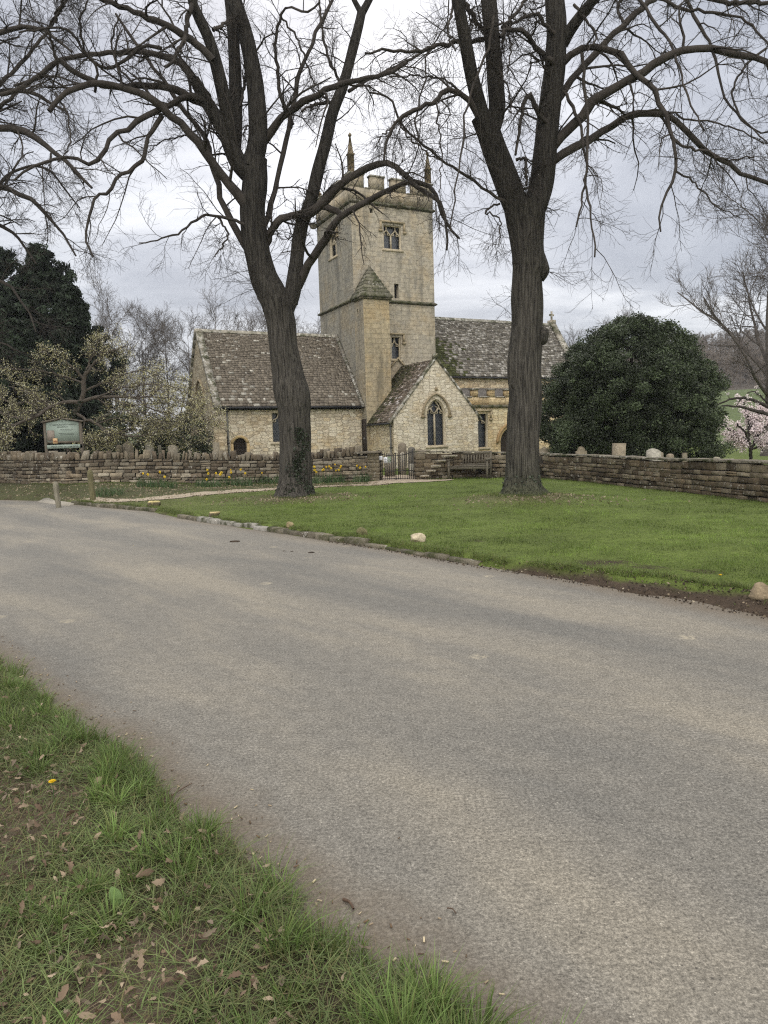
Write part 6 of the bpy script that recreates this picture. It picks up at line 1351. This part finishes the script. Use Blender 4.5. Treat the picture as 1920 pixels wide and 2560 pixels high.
BGT = ((300, 64, 690, 1, 'tall slim bare tree close to the right side of the dark yew'), (362, 68, 722, 0, 'bare tree with leaning fan of branches between the yew and the church gable'),
       (428, 72, 735, 2, 'broad bare tree rising just left of the church gable top'), (492, 66, 738, 0, 'bare tree whose twigs show directly over the gable peak'),
       (556, 74, 728, 1, 'bare tree behind the middle of the lower roof ridge'), (625, 70, 746, 2, 'bare tree behind the roof ridge, left of the ivied trunk'),
       (742, 72, 752, 0, 'bare tree behind the ridge between the ivied trunk and the tower'), (792, 80, 800, 1, 'bare tree almost hidden by the tower, topping the ridge beside it'), (240, 80, 740, 2, 'bare tree showing over the blossoming tree, behind the yew'), (680, 78, 748, 1, 'bare tree mostly masked by the ivied trunk above the ridge'))
for i, (px, Y, top, k, lab) in enumerate(BGT):
    zt_ = atY(px, top, Y)[2]; s = (zt_)/17.6; place_tree('bare_tree', px, Y, 15, protos[k], lab, 'bare trees beyond the church', i*1.3, sc=(s*.95, s*.95, s))
zt_ = atY(1550, 758, 62)[2]; s = zt_/17; place_tree('bare_tree', 1548, 62, 15, protos[2], 'round-headed bare tree peeping over the top of the holly', None, .4, sc=(s*.85, s*.85, s))
zt_ = atY(1440, 835, 75)[2]; s = zt_/15.2; place_tree('bare_tree', 1432, 75, 15, protos[0], 'low bare tree in the gap between the gable cross and the holly', None, 2.4, sc=(s, s, s))
(tv, tf), (cv_, cf_) = gtree(77, 15.5, .62, (17, 10, 8, 5), .09, .022, (.035, .018, .012, .008), .16, (30, 70))
a = mk('trunk', tv, tf, TWF); b_ = mk('crown', cv_, cf_, TWF); ms = (a.data, b_.data); bpy.data.objects.remove(a); bpy.data.objects.remove(b_)
place_tree('bare_tree', 1915, 41, 15, ms, 'big spreading bare tree at the right edge in front of the wooded hill', None, .6, z=.0)
# ---- woodland on the hill
r = np.random.default_rng(90); (tv, tf), (cv_, cf_) = gtree(91, 11, .5, (10, 7, 4, 0), .08, .010, (.09, .06, .05, .0), .05, (15, 50)); TV, TF = merge([(tv, tf), (cv_, cf_)])
Vs = []; Cc = []
for k in range(1000):
    az = math.radians(r.uniform(6, 36)); rr0 = r.uniform(172, 430) if k > 160 else r.uniform(385, 430); x, y = rr0*math.sin(az), rr0*math.cos(az); a = r.uniform(0, 6.3); s = r.uniform(.5, .85)
    Q = TV*np.array([s*1.35, s*1.35, s]); Q = np.stack([Q[:, 0]*math.cos(a)-Q[:, 1]*math.sin(a), Q[:, 0]*math.sin(a)+Q[:, 1]*math.cos(a), Q[:, 2]], 1)+np.array([x, y, float(Hf(x, y))-.3])
    Vs.append((Q, TF)); Cc.append(np.tile(np.array((.95, .9, .85))*r.uniform(.7, 1.3), (len(Q), 1)))
V, Fc = merge(Vs); stuff(mk('woodland', V, Fc, simple('wood_bark', (.13, .115, .10), (.19, .17, .15), 3, .95, 0, spec=.0), col=np.concatenate(Cc)), 'brown leafless woodland covering the hillside on the right', 'woodland')
for i, (px, rr0) in enumerate(((1716, 395), (1735, 405), (1752, 398))):
    d = ray(px, 900); x, y = d[0]/d[1]*rr0, rr0; n = 900; z = r.random(n)**.8; a = r.uniform(0, 6.3, n); rad = 3.2*(1-z)**.7*r.uniform(.5, 1, n)
    Vq, Fq = quads(np.stack([np.cos(a)*rad, np.sin(a)*rad, 2+z*9], 1), .9, r)
    g = float(Hf(x, y)); t = empty('conifer', (x, y, g), ('left', 'middle', 'right')[i]+' of the three small dark conifers on the hill crest', 'tree'); mk('crown', Vq, Fq, leafmat('far_conifer', (.03, .045, .035), .2, .9, .1, 0) if 'far_conifer' not in bpy.data.materials else bpy.data.materials['far_conifer'], t)
    v, f = tubes(np.array([[[0, 0, -.5], [0, 0, 4], [0, 0, 10]]]), np.array([[.3, .25, .05]]), 6); mk('trunk', v, f, TWF, t)
# ---- evergreens
def foliage(prof, clumps, per, cs, leaf, rng, squash=(1, 1, 1), aspect=1.6, fill=.35, up=0., lobes=.0):
    zs_ = [p[0] for p in prof]; rs = [p[1] for p in prof]; w = rng.random(clumps*4); z = rng.uniform(zs_[0], zs_[-1], clumps*4); rr0 = np.interp(z, zs_, rs); k = w < rr0/max(rs)+.12; z = z[k][:clumps]; rr0 = rr0[k][:clumps]
    a = rng.uniform(0, 2*PI, len(z)); q = np.where(rng.random(len(z)) < fill, rng.uniform(.35, .85, len(z)), rng.uniform(.86, 1.06, len(z)))
    if lobes:
        ph = rng.uniform(0, 6.3, 4); rr0 = rr0*(1+lobes*(np.sin(3*a+ph[0]+z*1.1)*.6+np.sin(5*a-z*2.3+ph[1])*.5+np.maximum(np.sin(z*4.2+2*a+ph[2]), 0)*.6-.2))
    C0 = np.stack([np.cos(a)*rr0*q*squash[0], np.sin(a)*rr0*q*squash[1], z], 1); n = len(z); sz = rng.uniform(.6, 1.3, n)*cs
    d = rng.normal(size=(n, per, 3)); d /= np.linalg.norm(d, axis=2, keepdims=True)+1e-9; d *= (rng.random((n, per, 1))**.45)
    C_ = (C0[:, None, :]+d*sz[:, None, None]*np.array([1, 1, .75])).reshape(-1, 3); V, Fc = quads(C_, rng.uniform(.7, 1.25, len(C_))*leaf, rng, aspect, up=up)
    col = np.repeat(np.repeat(rng.uniform(.45, 1.6, n), per)[:, None]*rng.uniform(.7, 1.3, (n*per, 1)), 4, 0)*np.ones(3)
    return V, Fc, col
HO = leafmat('holly_leaf', (.046, .062, .030), .25, .5, .3, .1)
YH = 30.5; hx = atY(1574, 1130, YH)[0]; gH = float(Hl(hx, YH)); PH = [(z, r*.92) for z, r in ((.35, 2.9), (.75, 3.4), (1.6, 3.72), (2.6, 3.68), (3.6, 3.4), (4.4, 2.95), (5.1, 2.35), (5.7, 1.6), (6.15, .6))]; ho = empty('holly_tree', (hx, YH, gH), 'big dark green dome-shaped holly tree in the churchyard, right of the bare trunk', 'tree'); rh = np.random.default_rng(61)
V, Fc, c_ = foliage(PH, 1150, 260, .40, .052, rh, fill=.42, lobes=.16)
V2_, F2_, c2_ = foliage([(1.5, 3.55), (3.9, 3.2), (5.1, 2.4), (5.7, 1.6), (6.2, .5)], 230, 70, .17, .05, rh, aspect=1.6); V2_[:, 2] += .15
V, Fc = merge([(V, Fc), (V2_, F2_)]); mk('crown', V, Fc, HO, ho, np.concatenate([c_, c2_]))
tp = [spawn(np.array([[[0, 0, 0.], [.1, 0, 1.5], [0, .1, 3], [.1, 0, 5.]]]), np.array([[.22, .18, .12, .04]]), 16, 2.6, (40, 70), 6, (0, 0, .03), .45, .3, .1, .1, rh)]
mk('trunk', *merge([tubes(np.array([[[0, 0, -.2], [.1, 0, 1.5], [0, .1, 3], [.1, 0, 5.]]]), np.array([[.24, .18, .12, .04]]), 10), tubes(tp[0][0], tp[0][1], 5)]), TWG, ho)
YW = leafmat('yew_needle', (.020, .030, .017), .3, .7, .2, .08)
for i, (px, top, Y, wd, lab) in enumerate(((30, 612, 44, 3.6, 'dark yew filling the left edge behind the hanging twigs'), (138, 612, 42, 3.2, 'tallest dark yew, its jagged top left of the bare trees'), (205, 715, 39, 1.15, 'lower dark yew shoulder to the right of the tallest yew'), (60, 800, 37, 2.8, 'low dark yew bough mass just above the blossoming tree'))):
    q = atY(px, 1110, Y); h = atY(px, top, Y)[2]-.4; ry = np.random.default_rng(70+i)
    pf = [(.6, wd*.9), (h*.25, wd*1.05), (h*.45, wd), (h*.62, wd*.8), (h*.78, wd*.55), (h*.9, wd*.3), (h*.985, wd*.08)]
    V, Fc, c_ = foliage(pf, 900, 130, .36, .085, ry, aspect=3.4, up=.7, lobes=.30); t = empty('yew_tree', (q[0], Y, .4), lab, 'tree'); mk('crown', V, Fc, YW, t, c_)
    tp = spawn(np.array([[[0, 0, 0.], [0, 0, h*.5], [0, 0, h*.93]]]), np.array([[.3, .2, .05]]), 30, wd*.9, (50, 80), 6, (0, 0, .05), .35, .3, .08, .1, ry)
    mk('trunk', *merge([tubes(np.array([[[0, 0, -.3], [0, 0, h*.5], [0, 0, h*.93]]]), np.array([[.35, .22, .05]]), 10), tubes(tp[0], tp[1], 5)]), TWG, t)
SHM = leafmat('shrub_leaf', (.045, .055, .028), .35, .6, .3, .15)
for i, (px, top, Y, w_, lab) in enumerate(((330, 1010, 35, 1.9, 'olive shrub under the blossom, right of the notice board'), (405, 1050, 34, 1.4, 'dark green shrub low behind the wall near the church corner'), (470, 1035, 36.5, 1.3, 'shrub hard against the church gable wall'), (250, 1040, 37, 1.7, 'shrub partly hidden behind the notice board'))):
    q = atY(px, 1110, Y); g = float(Hl(q[0], Y)); h = atY(px, top, Y)[2]-g; rsb = np.random.default_rng(170+i)
    V, Fc, c_ = foliage([(.1, w_*.8), (h*.4, w_), (h*.8, w_*.6), (h, w_*.15)], 90, 110, .32, .07, rsb); t = empty('shrub', (q[0], Y, g), lab, 'shrub'); mk('leaves', V, Fc, SHM, t, c_)
    tp = spawn(np.array([[[0, 0, 0.], [0, 0, h*.4], [0, 0, h*.8]]]), np.array([[.06, .05, .02]]), 14, w_*.8, (30, 70), 5, (0, 0, .05), .5, .3, .0, .1, rsb); mk('stems', *tubes(tp[0], tp[1], 4), TWG, t)
# ---- the spreading blossom tree behind the notice board
c4 = lambda x, y: (x/2.9625, 560+y/2.9625)
YM = 30.0; om = atY(184, 1105, YM); om = (om[0], YM, float(Hl(om[0], YM)))
bm_ = empty('blossom_tree', om, 'low spreading tree with cream blossom and arching branches behind the notice board', 'tree')
LM = [([(500, 1700), (540, 1440), (590, 1340), (620, 1240), (620, 1150), (645, 1090)], 62, 34, 0, 0), ([(640, 1110), (720, 1010), (800, 950), (900, 915), (975, 890)], 26, 6, 0, -.8), ([(640, 1080), (680, 990), (720, 900), (775, 815)], 20, 5, 0, .5),
      ([(620, 1150), (540, 1060), (430, 1000), (330, 960), (270, 990)], 24, 6, 0, -1.0), ([(600, 1320), (700, 1285), (860, 1280), (1010, 1285), (1110, 1275), (1180, 1215), (1260, 1200), (1400, 1260)], 34, 6, 0, -1.2),
      ([(590, 1320), (480, 1320), (400, 1345), (330, 1380), (280, 1420), (200, 1450), (90, 1490), (-60, 1400)], 36, 14, 0, -1.8), ([(330, 1390), (180, 1440), (60, 1420), (-40, 1380)], 26, 12, -.6, 1.0),
      ([(560, 1400), (640, 1450), (720, 1480), (790, 1535), (870, 1555), (990, 1575), (1080, 1560), (1170, 1535)], 30, 8, 0, -1.6), ([(370, 1350), (390, 1400), (440, 1440)], 14, 7, -.3, -.8),
      ([(1010, 1285), (1060, 1320), (1120, 1370), (1240, 1400), (1400, 1430), (1560, 1420)], 15, 4, -.6, -1.5), ([(860, 1290), (900, 1330), (960, 1400), (1080, 1440), (1250, 1480)], 12, 4, -.4, -2.0),
      ([(330, 1380), (200, 1320), (90, 1330), (-40, 1250)], 16, 6, -.2, .8), ([(540, 1430), (420, 1380), (240, 1260), (60, 1200)], 18, 5, 0, 1.8), ([(620, 1240), (760, 1180), (900, 1120), (1050, 1090), (1180, 1130)], 20, 5, 0, 1.2),
      ([(620, 1180), (480, 1130), (330, 1090), (160, 1080), (0, 1070)], 18, 5, 0, -.6), ([(700, 1290), (850, 1230), (1000, 1200), (1160, 1190), (1330, 1230), (1500, 1330)], 16, 4, -.2, -1.0), ([(790, 1535), (820, 1580), (780, 1620)], 11, 5, -.8, -1.2),
      ([(900, 1330), (1050, 1340), (1220, 1330), (1400, 1370), (1560, 1460), (1640, 1530)], 13, 4, -.6, .8), ([(1100, 1280), (1250, 1290), (1380, 1330), (1500, 1400), (1600, 1500)], 11, 4, -.8, -2.2), ([(960, 1400), (1120, 1400), (1300, 1450), (1450, 1540), (1540, 1600)], 11, 4, -.8, .4),
      ([(900, 1290), (1000, 1180), (1130, 1120), (1260, 1150), (1380, 1200)], 12, 4, -.3, 1.4), ([(870, 1555), (1000, 1500), (1150, 1500), (1300, 1560), (1420, 1620)], 11, 4, -1.0, .6), ([(820, 1550), (760, 1600), (660, 1620), (600, 1640)], 9, 4, -1.0, -1.8), ([(1000, 1285), (1100, 1220), (1230, 1240), (1330, 1300), (1430, 1330)], 11, 4, -.6, -2.4),
      ([(100, 1490), (0, 1560), (60, 1640)], 12, 5, -1.4, -2.4), ([(720, 1480), (860, 1440), (1020, 1480), (1200, 1520), (1380, 1600)], 12, 4, -.4, .8)]
LM = [(p, a*.50, b_*.50, d0, d1) for p, a, b_, d0, d1 in LM]     # widths were read on a larger crop
LP, LR = limbset(LM, YM, c4); MBK = simple('blossom_bark', (.060, .050, .040), (.125, .105, .085), 8, .9, .4, 30, .006)
(V, Fc), lv = crownmesh((LP[1:], LR[1:]), (14, 8, 4), (.95, .52, .24), bias=((0, 0, -.03), (0, 0, .03), (0, 0, .05)), rmin=(.010, .0055, .0035)); v0, f0 = tubes(LP[:1], LR[:1], 12)
mk('trunk', v0-np.array(om), f0, MBK, bm_, smooth=True); mk('crown', V-np.array(om), Fc, MBK, bm_)
tipc = lv[2][:, -1]; tipb = lv[1][:, 2:].reshape(-1, 3); ctr = np.concatenate([tipc, tipb]); ctr = ctr[RNG.random(len(ctr)) < .75]; cc_ = np.repeat(ctr, 2, 0)+RNG.normal(size=(len(ctr)*2, 3))*.022
V, Fc = quads(cc_, RNG.uniform(.020, .046, len(cc_)), aspect=1.1); u_ = RNG.random((len(cc_), 1)); big = RNG.random((len(cc_), 1)) < .04
col = np.where(u_ < .48, np.array([(.64, .61, .36)]), np.where(u_ < .80, np.array([(.40, .38, .16)]), np.array([(.84, .81, .68)]))); mk('blossom', V-np.array(om), Fc, leafmat('cream_blossom', (1, 1, 1), .15, .7, .2, .3), bm_, np.repeat(col, 4, 0))
pI = smoothpath(LP[0], 40); ivy(pI, np.interp(np.linspace(0, 1, 40), np.linspace(0, 1, 22), LR[0]), .1, 1.2, 900, 1.1, 3.6, om, bm_, .07)
# ---- pink cherry and the low white-flowered branch on the right
YC = 33.0; oc = atY(1878, 1150, YC); oc = (oc[0], YC, .12); ch = empty('cherry_tree', oc, 'small pink blossoming cherry tree beyond the holly at the right edge', 'tree')
c5 = lambda x, y: (1340+x/2.86, 560+y/2.86)
LC = [([(1535, 1700), (1530, 1600), (1500, 1500), (1440, 1430)], 26*.6, 7, 0, -.8), ([(1530, 1620), (1600, 1500), (1680, 1420), (1760, 1380)], 14, 6, 0, .4), ([(1520, 1560), (1440, 1500), (1370, 1460), (1310, 1430)], 10, 4, 0, -.5),
      ([(1520, 1540), (1520, 1430), (1500, 1340), (1480, 1270)], 11, 5, 0, .8), ([(1530, 1620), (1620, 1580), (1720, 1560), (1800, 1540)], 10, 5, 0, -1.0), ([(1500, 1500), (1560, 1430), (1610, 1360), (1640, 1330)], 9, 4, 0, .2), ([(1530, 1600), (1480, 1560), (1430, 1540), (1400, 1530)], 7, 4, 0, -.2)]
LP, LR = limbset(LC, YC, c5); (V, Fc), lv = crownmesh((LP[1:], LR[1:]), (13, 8, 4), (.80, .42, .2), bias=((0, 0, 0), (0, 0, -.02), (0, 0, 0)), rmin=(.008, .005, .0035)); v0, f0 = tubes(LP[:1], LR[:1], 8)
mk('trunk', v0-np.array(oc), f0, TWG, ch); mk('crown', V-np.array(oc), Fc, TWG, ch); ctr = lv[1][:, 1:].reshape(-1, 3); ctr = ctr[(RNG.random(len(ctr)) < .75)]; ctr = np.repeat(ctr, 5, 0)+RNG.normal(size=(len(ctr)*5, 3))*.06
V, Fc = quads(ctr-np.array(oc), RNG.uniform(.045, .085, len(ctr)), aspect=1.1); mk('blossom', V, Fc, leafmat('pink_blossom', (1, 1, 1), .1, .7, .2, .3), ch, percol((.90, .80, .81), .10, len(ctr), 4, yel=0))
YD = 31.0; od = atY(2010, 1150, YD); od = (od[0], YD, .1); dt_ = empty('magnolia_tree', od, 'dark low branch with few white flowers, reaching in above the pink cherry', 'tree')
LD = [([(1950, 1750), (1900, 1500), (1800, 1400), (1700, 1380), (1620, 1350), (1520, 1320), (1400, 1300), (1330, 1300)], 34, 6, 0, -.6), ([(1800, 1400), (1700, 1330), (1560, 1260), (1450, 1245), (1370, 1260), (1290, 1300)], 22, 5, 0, .4), ([(1700, 1360), (1640, 1260), (1560, 1200), (1510, 1210)], 10, 4, -.2, -.8)]
LP, LR = limbset(LD, YD, c5); (V, Fc), lv = crownmesh((LP, LR), (6, 4, 2), (.6, .3, .15), rmin=(.006, .004, .003)); mk('branches', V-np.array(od), Fc, TWG, dt_)
ctr = lv[0][:, -1]; ctr = ctr[RNG.random(len(ctr)) < .5]; ctr = np.repeat(ctr, 12, 0)+RNG.normal(size=(len(ctr)*12, 3))*.04; V, Fc = quads(ctr-np.array(od), .05); mk('blossom', V, Fc, bpy.data.materials['pink_blossom'], dt_, percol((.8, .74, .72), .1, len(ctr), 4, yel=0))
# ---- small timber building behind the notice board
sb = empty('shed', (atY(70, 1110, 41)[0], 41, .3), 'low brown boarded shed with a stone-slate roof, half hidden left of the notice board', 'shed', rz=math.radians(8))
mb = MB(); mb.box(-1.6, 4.6, 0, 3.2, 0, 1.25, (1, 1, 1)); mb.build('wall', simple('ochre_boards', (.16, .10, .045), (.26, .17, .08), 2, .85, .4, 20, .01, (1, 1, 9)), sb)
mb = MB()
for x in (-1.6, .5, 2.6): mb.box(x, x+.14, -.04, -.003, 0, 1.25)
mb.box(-1.7, 4.7, -.06, -.041, 1.16, 1.30); mb.build('timber_frame', DW, sb); mb = MB(); mb.box(.8, 2.4, -.03, -.004, .25, 1.1, (1, 1, 1)); mb.build('window', GL, sb)
O_ = CH; 
def sl_local(): 
    o = slates(sb, 'roof', (-1.9, -.45, 1.22), (1, 0, 0), (0, 2.1, 1.25), 6.8, 2.4, SL, cols=[(.10, .085, .065), (.14, .12, .09), (.08, .07, .055)]); return o
sl_local(); mb = MB(); mb.add([(-1.9, 1.65, 2.47), (4.9, 1.65, 2.47), (4.9, 3.6, 1.2), (-1.9, 3.6, 1.2)], [(0, 1, 2, 3)], (.1, .09, .07)); mb.build('roof', SL, sb)
# ------------------------------------------------------------------ air
bpy.ops.mesh.primitive_cube_add(size=1, location=(0, 0, 40)); hz = bpy.context.object; hz.name = 'haze'; hz.scale = (2000, 2000, 84); hz['kind'] = 'stuff'; hz['label'] = 'thin damp spring haze'
hm = bpy.data.materials.new('haze'); hm.use_nodes = True; t_ = hm.node_tree; t_.nodes.clear(); o_ = t_.nodes.new('ShaderNodeOutputMaterial'); v_ = t_.nodes.new('ShaderNodeVolumePrincipled')
v_.inputs['Density'].default_value = .00035; v_.inputs['Color'].default_value = (.86, .90, .96, 1); v_.inputs['Anisotropy'].default_value = .2; t_.links.new(v_.outputs[0], o_.inputs['Volume']); hz.data.materials.append(hm)
